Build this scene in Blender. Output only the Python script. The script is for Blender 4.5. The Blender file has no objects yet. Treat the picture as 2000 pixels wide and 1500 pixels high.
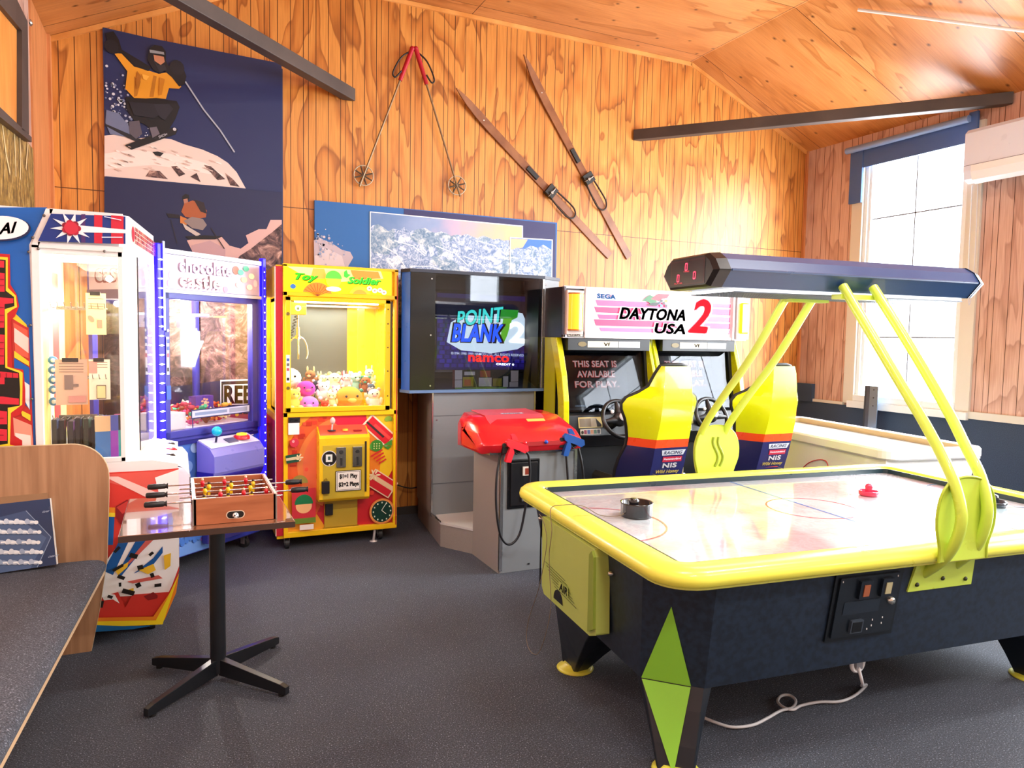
import bpy, bmesh, math, random
import numpy as np
from mathutils import Matrix, Vector

# ------------------------------------------------------------------ camera
C = bpy.context.scene.collection
sc = bpy.context.scene
F_PX, CAM_H = 1415.0, 1.6
YAW, PITCH, ROLL = math.radians(24.8), math.radians(3.745), math.radians(1.01)
_f = np.array([math.sin(YAW)*math.cos(PITCH), math.cos(YAW)*math.cos(PITCH), -math.sin(PITCH)])
_r = np.array([math.cos(YAW), -math.sin(YAW), 0.0])
_d = np.cross(_f, _r)
_r2 = math.cos(ROLL)*_r - math.sin(ROLL)*_d
_d2 = math.sin(ROLL)*_r + math.cos(ROLL)*_d
cam_data = bpy.data.cameras.new('camera')
cam_data.sensor_width = 36.0
cam_data.lens = F_PX/2000*36.0
cam_data.clip_start = 0.02
cam = bpy.data.objects.new('camera', cam_data)
C.objects.link(cam)
mw = Matrix.Identity(4)
for i in range(3):
    mw[i][0] = _r2[i]; mw[i][1] = -_d2[i]; mw[i][2] = -_f[i]
mw[2][3] = CAM_H
cam.matrix_world = mw
sc.camera = cam

# ------------------------------------------------------------------ view, world, daylight
sc.view_settings.view_transform = 'Standard'
sc.view_settings.look = 'None'
sc.view_settings.gamma = 1.0
sc.view_settings.use_curve_mapping = False
sc.view_settings.exposure = 0.65
world = bpy.data.worlds.new('sky'); sc.world = world
world.use_nodes = True
_bg = world.node_tree.nodes['Background']
_bg.inputs[0].default_value = (0.86, 0.93, 1.0, 1)
_bg.inputs[1].default_value = 3.0

def bulb(name, loc, power, col=(1, 1, 1), r=.04):
    l = bpy.data.lights.new(name, 'POINT'); l.energy, l.color, l.shadow_soft_size = power, col, r
    o = bpy.data.objects.new(name, l); C.objects.link(o); o.location = loc
    return o
def area(name, loc, direction, sx, sy, power, col=(1, 1, 1), spread=180):
    l = bpy.data.lights.new(name, 'AREA'); l.shape = 'RECTANGLE'
    l.size, l.size_y, l.energy, l.color = sx, sy, power, col
    l.spread = math.radians(spread)
    o = bpy.data.objects.new(name, l); C.objects.link(o)
    o.location = loc
    o.rotation_euler = Vector(direction).to_track_quat('-Z', 'Y').to_euler()
    return o
DAY = (0.90, 0.95, 1.0)
# daylight in the window openings of the right wall and of the wall behind the camera; the middle opening is added as fill
area('daylight_main_window', (6.72, 4.85, 2.3), (-1, 0, -0.12), 1.2, 2.5, 190, DAY)
area('added_middle_window_fill', (6.72, 2.55, 2.25), (-1, 0.15, -0.12), 1.5, 2.4, 250, DAY)
area('daylight_side_window', (6.72, 0.2, 2.2), (-1, 0, -0.1), 1.9, 2.4, 170, DAY)
area('daylight_entrance_window', (5.66, -3.18, 2.8), (0, 1, 0), 0.8, 1.2, 30, DAY)
# fill lamps added on the ceiling, out of the frame overhead, to lift the room
FILL_LAMPS = [(0.9, -1.2), (3.6, -1.2), (0.9, 1.3), (3.6, 1.3)]
for _x, _y in FILL_LAMPS:
    area('added_fill_light', (_x, _y, 4.30), (0, 0, -1), 1.3, 0.12, 58, (1.0, 0.97, 0.92))

# ------------------------------------------------------------------ photo-frame helper: places outlines on real planes
def ray(u, v):
    return ((u-1000)/F_PX)*_r2 + ((v-750)/F_PX)*_d2 + _f
CAMP = np.array([0, 0, CAM_H])
def hit(u, v, P, N):
    r = ray(u, v); N = np.array(N, float)
    t = float(N @ (np.array(P, float)-CAMP))/float(N @ r)
    return CAMP + t*r

# ------------------------------------------------------------------ colours and materials
def lin(c):
    c = c.lstrip('#')
    v = [int(c[i:i+2], 16)/255 for i in (0, 2, 4)]
    return tuple(x/12.92 if x <= 0.04045 else ((x+0.055)/1.055)**2.4 for x in v)
MATS = {}
def mat(hexc, rough=0.5, metal=0.0, emit=0.0, spec=0.5, coat=0.0, name=None):
    key = (hexc, rough, metal, emit, spec, coat)
    if key in MATS: return MATS[key]
    m = bpy.data.materials.new(name or ('paint_' + hexc.strip('#')))
    m.use_nodes = True
    b = m.node_tree.nodes['Principled BSDF']
    col = (*lin(hexc), 1)
    b.inputs['Base Color'].default_value = col
    b.inputs['Roughness'].default_value = rough
    b.inputs['Metallic'].default_value = metal
    b.inputs['Specular IOR Level'].default_value = spec
    b.inputs['Coat Weight'].default_value = coat
    if emit:
        b.inputs['Emission Color'].default_value = col
        b.inputs['Emission Strength'].default_value = emit
    else:
        nt = m.node_tree
        n = nt.nodes.new('ShaderNodeTexNoise'); n.inputs['Scale'].default_value = 9; n.inputs['Detail'].default_value = 3
        tc = nt.nodes.new('ShaderNodeTexCoord'); nt.links.new(tc.outputs['Object'], n.inputs['Vector'])
        mr = nt.nodes.new('ShaderNodeMapRange')
        mr.inputs['To Min'].default_value = max(0.02, rough-0.08); mr.inputs['To Max'].default_value = min(1, rough+0.08)
        nt.links.new(n.outputs['Fac'], mr.inputs['Value']); nt.links.new(mr.outputs[0], b.inputs['Roughness'])
    MATS[key] = m
    return m

def ramp(nt, fac, stops, interp='LINEAR'):
    r = nt.nodes.new('ShaderNodeValToRGB'); r.color_ramp.interpolation = interp
    e = r.color_ramp.elements
    while len(e) > 1: e.remove(e[-1])
    e[0].position = stops[0][0]; e[0].color = (*lin(stops[0][1]), 1)
    for p, c in stops[1:]:
        x = e.new(p); x.color = (*lin(c), 1)
    nt.links.new(fac, r.inputs[0])
    return r.outputs[0]
def mathn(nt, op, a, b=None, c=None):
    n = nt.nodes.new('ShaderNodeMath'); n.operation = op
    for i, x in enumerate((a, b, c)):
        if x is None: continue
        if isinstance(x, (int, float)): n.inputs[i].default_value = x
        else: nt.links.new(x, n.inputs[i])
    return n.outputs[0]
def mixc(nt, fac, a, b, mode='MIX'):
    n = nt.nodes.new('ShaderNodeMix'); n.data_type = 'RGBA'; n.blend_type = mode
    for idx, x in ((0, fac), (6, a), (7, b)):
        if isinstance(x, (int, float)): n.inputs[idx].default_value = x
        elif isinstance(x, str): n.inputs[idx].default_value = (*lin(x), 1)
        else: nt.links.new(x, n.inputs[idx])
    return n.outputs[2]

def plywood(name, axis_across='X', axis_along='Z', groove=0.1, seam=None, c1='#E8A45C', c2='#D08540', c3='#A8602A', rough=0.38, knots=0.0, band=7.0, contrast=0.8, sheet=None):
    """oiled pine plywood: contour-like cathedral grain, V grooves, sheet joints and knots"""
    m = bpy.data.materials.new(name); m.use_nodes = True
    nt = m.node_tree; b = nt.nodes['Principled BSDF']
    g = nt.nodes.new('ShaderNodeNewGeometry')
    s = nt.nodes.new('ShaderNodeSeparateXYZ'); nt.links.new(g.outputs['Position'], s.inputs[0])
    A, B = s.outputs[axis_across], s.outputs[axis_along]
    cb = nt.nodes.new('ShaderNodeCombineXYZ')
    nt.links.new(mathn(nt, 'MULTIPLY', A, 2.5), cb.inputs[0]); nt.links.new(mathn(nt, 'MULTIPLY', B, 0.60), cb.inputs[1])
    if sheet:
        nt.links.new(mathn(nt, 'MULTIPLY', mathn(nt, 'FLOOR', mathn(nt, 'DIVIDE', A, sheet)), 7.3), cb.inputs[2])
    n1 = nt.nodes.new('ShaderNodeTexNoise'); n1.inputs['Scale'].default_value = 1.0; n1.inputs['Detail'].default_value = 3.0; n1.inputs['Roughness'].default_value = 0.55
    n1.inputs['Distortion'].default_value = 0.35
    nt.links.new(cb.outputs[0], n1.inputs['Vector'])
    fr = mathn(nt, 'FRACT', mathn(nt, 'MULTIPLY', n1.outputs['Fac'], band))
    grain = ramp(nt, fr, [(0.0, c1), (0.35, c1), (0.80, c2), (0.95, c3), (1.0, c1)])
    # fine fibre
    cb2 = nt.nodes.new('ShaderNodeCombineXYZ')
    nt.links.new(mathn(nt, 'MULTIPLY', A, 90), cb2.inputs[0]); nt.links.new(mathn(nt, 'MULTIPLY', B, 3.5), cb2.inputs[1])
    n2 = nt.nodes.new('ShaderNodeTexNoise'); n2.inputs['Scale'].default_value = 1; n2.inputs['Detail'].default_value = 4
    nt.links.new(cb2.outputs[0], n2.inputs['Vector'])
    fib = ramp(nt, n2.outputs['Fac'], [(0.3, '#B08A70'), (0.7, '#FFFFFF')])
    col = mixc(nt, contrast, c1, grain)
    col = mixc(nt, 0.35, col, fib, 'MULTIPLY')
    big = nt.nodes.new('ShaderNodeTexNoise'); big.inputs['Scale'].default_value = 0.9
    nt.links.new(g.outputs['Position'], big.inputs['Vector'])
    col = mixc(nt, 0.35, col, ramp(nt, big.outputs['Fac'], [(0.3, '#C8A080'), (0.7, '#FFFFFF')]), 'MULTIPLY')
    if knots:
        v = nt.nodes.new('ShaderNodeTexVoronoi'); v.voronoi_dimensions = '2D'; v.inputs['Scale'].default_value = knots
        mp = nt.nodes.new('ShaderNodeCombineXYZ')
        nt.links.new(A, mp.inputs[0]); nt.links.new(mathn(nt, 'MULTIPLY', B, 0.8), mp.inputs[1])
        nt.links.new(mp.outputs[0], v.inputs['Vector'])
        k = mathn(nt, 'SUBTRACT', 1.0, mathn(nt, 'SMOOTH_MIN', mathn(nt, 'MULTIPLY', v.outputs['Distance'], 17), 1.0, 0.2))
        col = mixc(nt, mathn(nt, 'MAXIMUM', k, 0.0), col, '#3A1606')
    bump_in = None
    if groove:
        fg = mathn(nt, 'FRACT', mathn(nt, 'DIVIDE', A, groove))
        # irregular groove pattern: some boards are split again
        d = mathn(nt, 'ABSOLUTE', mathn(nt, 'SUBTRACT', fg, 0.5))
        gl = mathn(nt, 'LESS_THAN', d, 0.0028/groove)
        fl2 = mathn(nt, 'FRACT', mathn(nt, 'DIVIDE', A, groove*3))
        d2 = mathn(nt, 'ABSOLUTE', mathn(nt, 'SUBTRACT', fl2, 0.30))
        gl = mathn(nt, 'MAXIMUM', gl, mathn(nt, 'LESS_THAN', d2, 0.0022/(groove*3)))
        if seam is not None:
            gl = mathn(nt, 'MAXIMUM', gl, mathn(nt, 'LESS_THAN', mathn(nt, 'ABSOLUTE', mathn(nt, 'SUBTRACT', B, seam)), 0.003))
        col = mixc(nt, gl, col, '#4A210B')
        bump_in = gl
    if sheet and not groove:
        fs = mathn(nt, 'ABSOLUTE', mathn(nt, 'SUBTRACT', mathn(nt, 'FRACT', mathn(nt, 'DIVIDE', A, sheet)), 0.5))
        gl = mathn(nt, 'GREATER_THAN', fs, 0.5-0.003/sheet)
        fs2 = mathn(nt, 'ABSOLUTE', mathn(nt, 'SUBTRACT', mathn(nt, 'FRACT', mathn(nt, 'DIVIDE', B, 2.4)), 0.5))
        gl = mathn(nt, 'MAXIMUM', gl, mathn(nt, 'GREATER_THAN', fs2, 0.5-0.0014))
        col = mixc(nt, gl, col, '#4A210B')
    nt.links.new(col, b.inputs['Base Color'])
    b.inputs['Roughness'].default_value = rough
    b.inputs['Specular IOR Level'].default_value = 0.5
    return m

def wood_simple(name, c1, c2, scale=(2, 40, 40), rough=0.4, coat=0.0):
    m = bpy.data.materials.new(name); m.use_nodes = True
    nt = m.node_tree; b = nt.nodes['Principled BSDF']
    tc = nt.nodes.new('ShaderNodeTexCoord'); mp = nt.nodes.new('ShaderNodeMapping'); mp.inputs['Scale'].default_value = scale
    nt.links.new(tc.outputs['Object'], mp.inputs[0])
    n = nt.nodes.new('ShaderNodeTexNoise'); n.inputs['Scale'].default_value = 1; n.inputs['Detail'].default_value = 5; n.inputs['Distortion'].default_value = 0.4
    nt.links.new(mp.outputs[0], n.inputs['Vector'])
    nt.links.new(ramp(nt, n.outputs['Fac'], [(0.3, c2), (0.65, c1)]), b.inputs['Base Color'])
    b.inputs['Roughness'].default_value = rough; b.inputs['Coat Weight'].default_value = coat
    return m

def speckle(name, c1, c2, scale=300, rough=0.9, bump=0.4, c3=None, big=None):
    m = bpy.data.materials.new(name); m.use_nodes = True
    nt = m.node_tree; b = nt.nodes['Principled BSDF']
    tc = nt.nodes.new('ShaderNodeTexCoord')
    n = nt.nodes.new('ShaderNodeTexNoise'); n.inputs['Scale'].default_value = scale; n.inputs['Detail'].default_value = 2
    nt.links.new(tc.outputs['Object'], n.inputs['Vector'])
    col = ramp(nt, n.outputs['Fac'], [(0.35, c2), (0.62, c1)] + ([(0.74, c3)] if c3 else []))
    if big:
        n2 = nt.nodes.new('ShaderNodeTexNoise'); n2.inputs['Scale'].default_value = 1.1; n2.inputs['Detail'].default_value = 3
        nt.links.new(tc.outputs['Object'], n2.inputs['Vector'])
        col = mixc(nt, 0.5, col, ramp(nt, n2.outputs['Fac'], [(0.35, big), (0.65, '#FFFFFF')]), 'MULTIPLY')
    nt.links.new(col, b.inputs['Base Color'])
    b.inputs['Roughness'].default_value = rough
    if bump and rough >= .8:
        b.inputs['Sheen Weight'].default_value = .16; b.inputs['Sheen Roughness'].default_value = .4; b.inputs['Sheen Tint'].default_value = (.75, .82, 1, 1)
    if bump:
        bp = nt.nodes.new('ShaderNodeBump'); bp.inputs['Strength'].default_value = bump; bp.inputs['Distance'].default_value = 0.004
        nt.links.new(n.outputs['Fac'], bp.inputs['Height']); nt.links.new(bp.outputs[0], b.inputs['Normal'])
    return m

def glass(name, tint='#FFFFFF', refl=1.0, rough=0.02):
    m = bpy.data.materials.new(name); m.use_nodes = True
    nt = m.node_tree
    for n in list(nt.nodes): nt.nodes.remove(n)
    out = nt.nodes.new('ShaderNodeOutputMaterial'); mix = nt.nodes.new('ShaderNodeMixShader')
    tr = nt.nodes.new('ShaderNodeBsdfTransparent'); gl = nt.nodes.new('ShaderNodeBsdfGlossy')
    lw = nt.nodes.new('ShaderNodeLayerWeight'); lw.inputs[0].default_value = 0.5
    tr.inputs[0].default_value = (*lin(tint), 1); gl.inputs['Roughness'].default_value = rough
    nt.links.new(mathn(nt, 'MULTIPLY', mathn(nt, 'MULTIPLY_ADD', mathn(nt, 'POWER', lw.outputs['Facing'], 5.0), 0.95, 0.045), refl), mix.inputs[0])
    nt.links.new(tr.outputs[0], mix.inputs[1]); nt.links.new(gl.outputs[0], mix.inputs[2])
    nt.links.new(mix.outputs[0], out.inputs[0])
    return m
GLASS = glass('clear_glass')
GLASS_DARK = glass('smoked_screen_glass', '#C8CCD4', 1.0)

# ------------------------------------------------------------------ mesh builder
class MB:
    def __init__(s): s.v = []; s.f = []; s.m = []; s.mats = []; s.cur = 0; s.sm = []; s.smooth = False
    def use(s, m, smooth=None):
        if m not in s.mats: s.mats.append(m)
        s.cur = s.mats.index(m)
        if smooth is not None: s.smooth = smooth
        return s
    def add(s, vs, fs, smooth=None):
        k = len(s.v); s.v += [tuple(float(c) for c in v) for v in vs]
        for f in fs:
            s.f.append([i+k for i in f]); s.m.append(s.cur); s.sm.append(s.smooth if smooth is None else smooth)
        return s
    def box(s, x0, y0, z0, x1, y1, z1):
        x0, x1 = sorted((x0, x1)); y0, y1 = sorted((y0, y1)); z0, z1 = sorted((z0, z1))
        vs = [(x0,y0,z0),(x1,y0,z0),(x1,y1,z0),(x0,y1,z0),(x0,y0,z1),(x1,y0,z1),(x1,y1,z1),(x0,y1,z1)]
        return s.add(vs, [(0,3,2,1),(4,5,6,7),(0,1,5,4),(1,2,6,5),(2,3,7,6),(3,0,4,7)], False)
    def cbox(s, x0, y0, z0, x1, y1, z1, b=0.01):
        """box with chamfered edges"""
        x0, x1 = sorted((x0, x1)); y0, y1 = sorted((y0, y1)); z0, z1 = sorted((z0, z1))
        b = min(b, (x1-x0)*.45, (y1-y0)*.45, (z1-z0)*.45)
        def ring(e, z): return [(x0+e,y0+b+e if 0 else y0+b,z)]
        def oct_(i, z):
            c = b
            return [(x0+c+0*i,y0+i,z),(x1-c,y0+i,z),(x1-i,y0+c,z),(x1-i,y1-c,z),(x1-c,y1-i,z),(x0+c,y1-i,z),(x0+i,y1-c,z),(x0+i,y0+c,z)]
        rs = [oct_(b*0.99, z0), oct_(0, z0+b), oct_(0, z1-b), oct_(b*0.99, z1)]
        return s.loft(rs, True)
    def loft(s, rings, caps=True, closed=True, smooth=None):
        n = len(rings[0]); vs = [p for r in rings for p in r]; fs = []
        for i in range(len(rings)-1):
            for j in range(n if closed else n-1):
                a = i*n+j; b2 = i*n+(j+1) % n
                fs.append((a, b2, b2+n, a+n))
        s.add(vs, fs, smooth)
        if caps:
            s.add(rings[0], [tuple(range(n))[::-1]], False); s.add(rings[-1], [tuple(range(n))], False)
        return s
    def prism(s, pts, a, b2, axis='z'):
        """extrude a 2-D outline between a and b along an axis; pts are (x,y) for z, (x,z) for y, (y,z) for x"""
        def P(p, h):
            return {'z': (p[0], p[1], h), 'y': (p[0], h, p[1]), 'x': (h, p[0], p[1])}[axis]
        return s.loft([[P(p, a) for p in pts], [P(p, b2) for p in pts]], True, True, False)
    def cyl(s, p0, p1, r, n=16, r1=None, caps=True, smooth=True):
        p0 = np.array(p0, float); p1 = np.array(p1, float); d = p1-p0; d /= np.linalg.norm(d)
        u = np.cross(d, (0, 0, 1) if abs(d[2]) < .9 else (1, 0, 0)); u /= np.linalg.norm(u); w = np.cross(d, u)
        r1 = r if r1 is None else r1
        R = [[p + rr*(math.cos(2*math.pi*i/n)*u + math.sin(2*math.pi*i/n)*w) for i in range(n)] for p, rr in ((p0, r), (p1, r1))]
        return s.loft(R, caps, True, smooth)
    def tube(s, pts, r, n=8, closed=False, caps=True):
        P = [np.array(p, float) for p in pts]; rings = []
        N = len(P); prev = None
        for i in range(N):
            if closed: t = P[(i+1) % N]-P[i-1]
            else: t = P[min(i+1, N-1)]-P[max(i-1, 0)]
            t = t/(np.linalg.norm(t)+1e-12)
            if prev is None:
                u = np.cross(t, (0, 0, 1) if abs(t[2]) < .9 else (1, 0, 0))
            else:
                u = prev - t*(prev @ t)
            u /= np.linalg.norm(u)+1e-12; prev = u; w = np.cross(t, u)
            rr = r[i] if isinstance(r, (list, tuple)) else r
            rings.append([P[i] + rr*(math.cos(2*math.pi*k/n)*u + math.sin(2*math.pi*k/n)*w) for k in range(n)])
        if closed: rings.append(rings[0])
        return s.loft(rings, caps and not closed, True, True)
    def lathe(s, prof, c=(0, 0, 0), axis='z', n=24, caps=True):
        rings = []
        for r, h in prof:
            rg = []
            for i in range(n):
                a = 2*math.pi*i/n; x, y = r*math.cos(a), r*math.sin(a)
                p = {'z': (x, y, h), 'y': (x, h, -y), 'x': (h, x, y)}[axis]
                rg.append((c[0]+p[0], c[1]+p[1], c[2]+p[2]))
            rings.append(rg)
        return s.loft(rings, caps, True, True)
    def ball(s, c, r, n=12, sx=1, sy=1, sz=1, jit=0, rnd=None):
        rings = []
        m = n//2+1
        for i in range(m):
            th = math.pi*(i+0.02)/(m-1+0.04); rg = []
            for k in range(n):
                a = 2*math.pi*k/n; q = r*(1+(rnd.uniform(-jit, jit) if rnd else 0))
                rg.append((c[0]+q*sx*math.sin(th)*math.cos(a), c[1]+q*sy*math.sin(th)*math.sin(a), c[2]-q*sz*math.cos(th)))
            rings.append(rg)
        return s.loft(rings, True, True, True)
    def xf(s, M4, i0=0):
        for i in range(i0, len(s.v)):
            s.v[i] = tuple(M4 @ Vector(s.v[i]))
        return s
    def build(s, name, parent=None, bevel=0, world=True, seg=2):
        me = bpy.data.meshes.new(name)
        vs = s.v
        if parent is not None and world:
            Wi = frame_of(parent).inverted()
            vs = [tuple(Wi @ Vector(v)) for v in vs]
        me.from_pydata(vs, [], s.f)
        for m in s.mats: me.materials.append(m)
        me.polygons.foreach_set('material_index', s.m)
        me.polygons.foreach_set('use_smooth', s.sm)
        me.validate(); me.update()
        o = bpy.data.objects.new(name, me); C.objects.link(o)
        if parent is not None: o.parent = parent
        if bevel:
            md = o.modifiers.new('soft_edges', 'BEVEL'); md.width = bevel; md.segments = seg; md.limit_method = 'ANGLE'; md.angle_limit = math.radians(50)
        return o
FRAMES = {}
def frame_of(o):
    while o.parent is not None: o = o.parent
    return FRAMES.get(o.name, Matrix.Identity(4))
def tag(o, label=None, cat=None, group=None, kind=None):
    if label: o['label'] = label
    if cat: o['category'] = cat
    if group: o['group'] = group
    if kind: o['kind'] = kind
    return o
def thing(name, label, cat, loc=(0, 0, 0), rz=0, group=None):
    o = bpy.data.objects.new(name, None); C.objects.link(o)
    o.empty_display_size = 0.1
    o.location = loc; o.rotation_euler = (0, 0, rz)
    FRAMES[o.name] = Matrix.Translation(loc) @ Matrix.Rotation(rz, 4, 'Z')
    return tag(o, label, cat, group)
def struct(o): o['kind'] = 'structure'; return o
KIDS = {}
def copy_tree(o, parent=None):
    c = o.copy(); C.objects.link(c)
    if parent is not None: c.parent = parent
    for ch in [x for x in bpy.data.objects if x.parent == o]:
        copy_tree(ch, c)
    return c

# ------------------------------------------------------------------ printed artwork and lettering on real panels
_TXT = {}
def text_mesh(s, bold=0.0, shear=0.0):
    key = (s, bold, shear)
    if key in _TXT: return _TXT[key]
    cu = bpy.data.curves.new('t', 'FONT'); cu.body = s; cu.size = 1; cu.offset = bold; cu.shear = shear
    cu.resolution_u = 3; cu.fill_mode = 'FRONT'; cu.space_character = 1.0 + bold*2
    o = bpy.data.objects.new('t', cu); C.objects.link(o)
    dg = bpy.context.evaluated_depsgraph_get()
    me = bpy.data.meshes.new_from_object(o.evaluated_get(dg))
    V = np.array([v.co[:2] for v in me.vertices]); Fs = [tuple(p.vertices) for p in me.polygons]
    bpy.data.objects.remove(o); bpy.data.curves.remove(cu); bpy.data.meshes.remove(me)
    _TXT[key] = (V, Fs)
    return _TXT[key]

class Art:
    """flat print on a plane with origin O (point), unit directions U (right) and V (up) as seen from the front"""
    def __init__(s, O, U, V, mb=None, eps=0.0007, rough=0.35, emit=0.0):
        s.O = np.array(O, float); s.U = np.array(U, float); s.V = np.array(V, float)
        s.U /= np.linalg.norm(s.U); s.V /= np.linalg.norm(s.V)
        s.N = np.cross(s.U, s.V); s.mb = mb or MB(); s.h = 0.0008; s.eps = eps; s.rough = rough; s.emit = emit
    def M(s, c, emit=None):
        if not isinstance(c, str): return c
        return mat(c, s.rough, emit=s.emit if emit is None else emit)
    def pt(s, a, b, h=None): return s.O + a*s.U + b*s.V + (s.h if h is None else h)*s.N
    def ab(s, u, v):
        p = hit(u, v, s.O + s.N*0.001, s.N) - s.O
        return (float(p @ s.U), float(p @ s.V))
    def nxt(s): s.h += s.eps
    def poly(s, pts, c, emit=None):
        s.mb.use(s.M(c, emit)); s.mb.add([s.pt(a, b) for a, b in pts], [tuple(range(len(pts)))], False); s.nxt(); return s
    def pp(s, px, c, emit=None): return s.poly([s.ab(*p) for p in px], c, emit)
    def rect(s, a0, b0, a1, b1, c, emit=None): return s.poly([(a0, b0), (a1, b0), (a1, b1), (a0, b1)], c, emit)
    def ell(s, a, b, ra, rb, c, n=28, rot=0, emit=None):
        cr, sr = math.cos(rot), math.sin(rot)
        P = []
        for i in range(n):
            x = ra*math.cos(2*math.pi*i/n); y = rb*math.sin(2*math.pi*i/n)
            P.append((a+x*cr-y*sr, b+x*sr+y*cr))
        return s.poly(P, c, emit)
    def line(s, pts, w, c, px=False, emit=None):
        if px: pts = [s.ab(*p) for p in pts]
        s.mb.use(s.M(c, emit))
        for (x0, y0), (x1, y1) in zip(pts, pts[1:]):
            L = math.hypot(x1-x0, y1-y0)+1e-9; nx, ny = -(y1-y0)/L*w/2, (x1-x0)/L*w/2
            s.mb.add([s.pt(x0+nx, y0+ny), s.pt(x0-nx, y0-ny), s.pt(x1-nx, y1-ny), s.pt(x1+nx, y1+ny)], [(0, 1, 2, 3)], False)
        s.nxt(); return s
    def text(s, t, a, b, w, h, c, bold=0.0, shear=0.0, rot=0, align='L', emit=None):
        d = max(bold-0.02, 0)*0.55*h; V, Fs = text_mesh(t, min(bold, 0.02), shear)
        if not len(V): return s
        lo, hi = V.min(0), V.max(0); N2 = (V-lo)/(hi-lo+1e-9)
        X = N2[:, 0]*w; Y = N2[:, 1]*h
        if align == 'C': X = X-w/2; Y = Y-h/2
        cr, sr = math.cos(rot), math.sin(rot)
        s.mb.use(s.M(c, emit))
        for ox, oy in (((-d, -d*.6), (d, -d*.6), (d, d*.6), (-d, d*.6), (0, 0)) if d > 0 else ((0, 0),)):
            s.mb.add([s.pt(a+(x+ox)*cr-(y+oy)*sr, b+(x+ox)*sr+(y+oy)*cr) for x, y in zip(X, Y)], Fs, False)
        s.nxt(); return s
    def textp(s, t, bl, br, tl, c, bold=0.0, shear=0.0, emit=None):
        """text fitted to three photo points on the panel: bottom-left, bottom-right, top-left"""
        V, Fs = text_mesh(t, min(bold, 0.02), shear); lo, hi = V.min(0), V.max(0); N2 = (V-lo)/(hi-lo+1e-9)
        A, B, D = (np.array(s.ab(*q)) for q in (bl, br, tl))
        d = max(bold-0.02, 0)*0.55; k = np.linalg.norm(D-A)/(np.linalg.norm(B-A)+1e-9)
        s.mb.use(s.M(c, emit))
        for ox, oy in (((-d, -d*.6), (d, -d*.6), (d, d*.6), (-d, d*.6), (0, 0)) if d > 0 else ((0, 0),)):
            s.mb.add([s.pt(*(A + (x+ox*k)*(B-A) + (y+oy)*(D-A))) for x, y in N2], Fs, False)
        s.nxt(); return s
def circ(a, b, r, n=20, a0=0, a1=2*math.pi):
    return [(a+r*math.cos(a0+(a1-a0)*i/n), b+r*math.sin(a0+(a1-a0)*i/n)) for i in range(n+1)]
def smooth_path(P, k=8):
    P = [np.array(p, float) for p in P]; out = []
    Q = [2*P[0]-P[1]] + P + [2*P[-1]-P[-2]]
    for i in range(1, len(Q)-2):
        for j in range(k):
            t = j/k
            out.append(0.5*((2*Q[i]) + (-Q[i-1]+Q[i+1])*t + (2*Q[i-1]-5*Q[i]+4*Q[i+1]-Q[i+2])*t*t + (-Q[i-1]+3*Q[i]-3*Q[i+1]+Q[i+2])*t**3))
    out.append(P[-1]); return out
# ================================================================== THE ROOM
XL, XR, YB, YF = -0.82, 6.48, 6.19, -3.0
ZE_L, ZE_R, ZC = 3.655, 3.74, 4.44
XCL, XCR = 0.88, 4.82
def roof_z(x):
    if x < XCL: return ZE_L + (x-XL)/(XCL-XL)*(ZC-ZE_L)
    if x > XCR: return ZE_R + (XR-x)/(XR-XCR)*(ZC-ZE_R)
    return ZC
PLY_BACK = plywood('grooved_pine_plywood', 'X', 'Z', 0.1, 2.617, '#E8A24E', '#CF8236', '#A05C22', rough=.4, contrast=.85)
PLY_SIDE = plywood('grooved_pine_plywood_side', 'Y', 'Z', 0.12, None, '#DCBCAE', '#C49C8C', '#A67E70', contrast=0.6)
PLY_CEIL = plywood('plywood_ceiling', 'Y', 'X', 0, None, '#DB9656', '#C8803E', '#AC6628', knots=2.9, sheet=1.2, band=5, contrast=0.7)
CARPET = speckle('charcoal_carpet', '#3C424E', '#15171C', 170, 0.8, 0.9, '#A0A6B4', big='#B4B6C0')
TRIM_W = wood_simple('pine_trim', '#F0AE62', '#D48A40', (3, 3, 3), 0.4)
POST_W = wood_simple('timber_post', '#D98F58', '#B66C38', (60, 60, 2), 0.5)
CREAM = mat('#CFCBBE', 0.45)
WHITE_FR = mat('#DDE3E3', 0.4)
DADO = speckle('dark_blue_grey_carpet_dado', '#3C4C62', '#2A3748', 200, 0.95, 0.3)

m = MB().use(CARPET); m.box(XL-0.1, YF-0.1, -0.1, XR+0.1, YB+0.1, 0.0)
struct(m.build('floor'))
# back wall (gable)
m = MB().use(PLY_BACK)
gp = [(XL-.1, 0), (XR+.1, 0), (XR+.1, roof_z(XR)+.08), (XCR, ZC+.08), (XCL, ZC+.08), (XL-.1, roof_z(XL)+.08)]
m.prism(gp, YB, YB+0.1, 'y'); struct(m.build('wall_back'))
# near gable wall behind the camera with a long glazed opening
m = MB().use(mat('#CDBBA4', 0.7))
gx0_, gx1_, gz0_, gz1_ = 5.30, 6.02, 2.25, 3.4
m.prism([(XL-.1, 0), (gx0_, 0), (gx0_, roof_z(gx0_)+.08), (XCR, ZC+.08), (XCL, ZC+.08), (XL-.1, ZE_L+.08)], YF-.1, YF, 'y')
m.box(gx0_, YF-.1, 0, gx1_, YF, gz0_); m.prism([(gx0_, gz1_), (gx1_, gz1_), (gx1_, roof_z(gx1_)+.08), (gx0_, roof_z(gx0_)+.08)], YF-.1, YF, 'y')
m.prism([(gx1_, 0), (XR+.1, 0), (XR+.1, ZE_R), (gx1_, roof_z(gx1_)+.08)], YF-.1, YF, 'y')
struct(m.build('wall_front'))
m = MB().use(WHITE_FR)
for x in (gx0_, gx1_): m.box(x-.05, YF-.08, gz0_, x+.05, YF+.02, gz1_)
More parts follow.
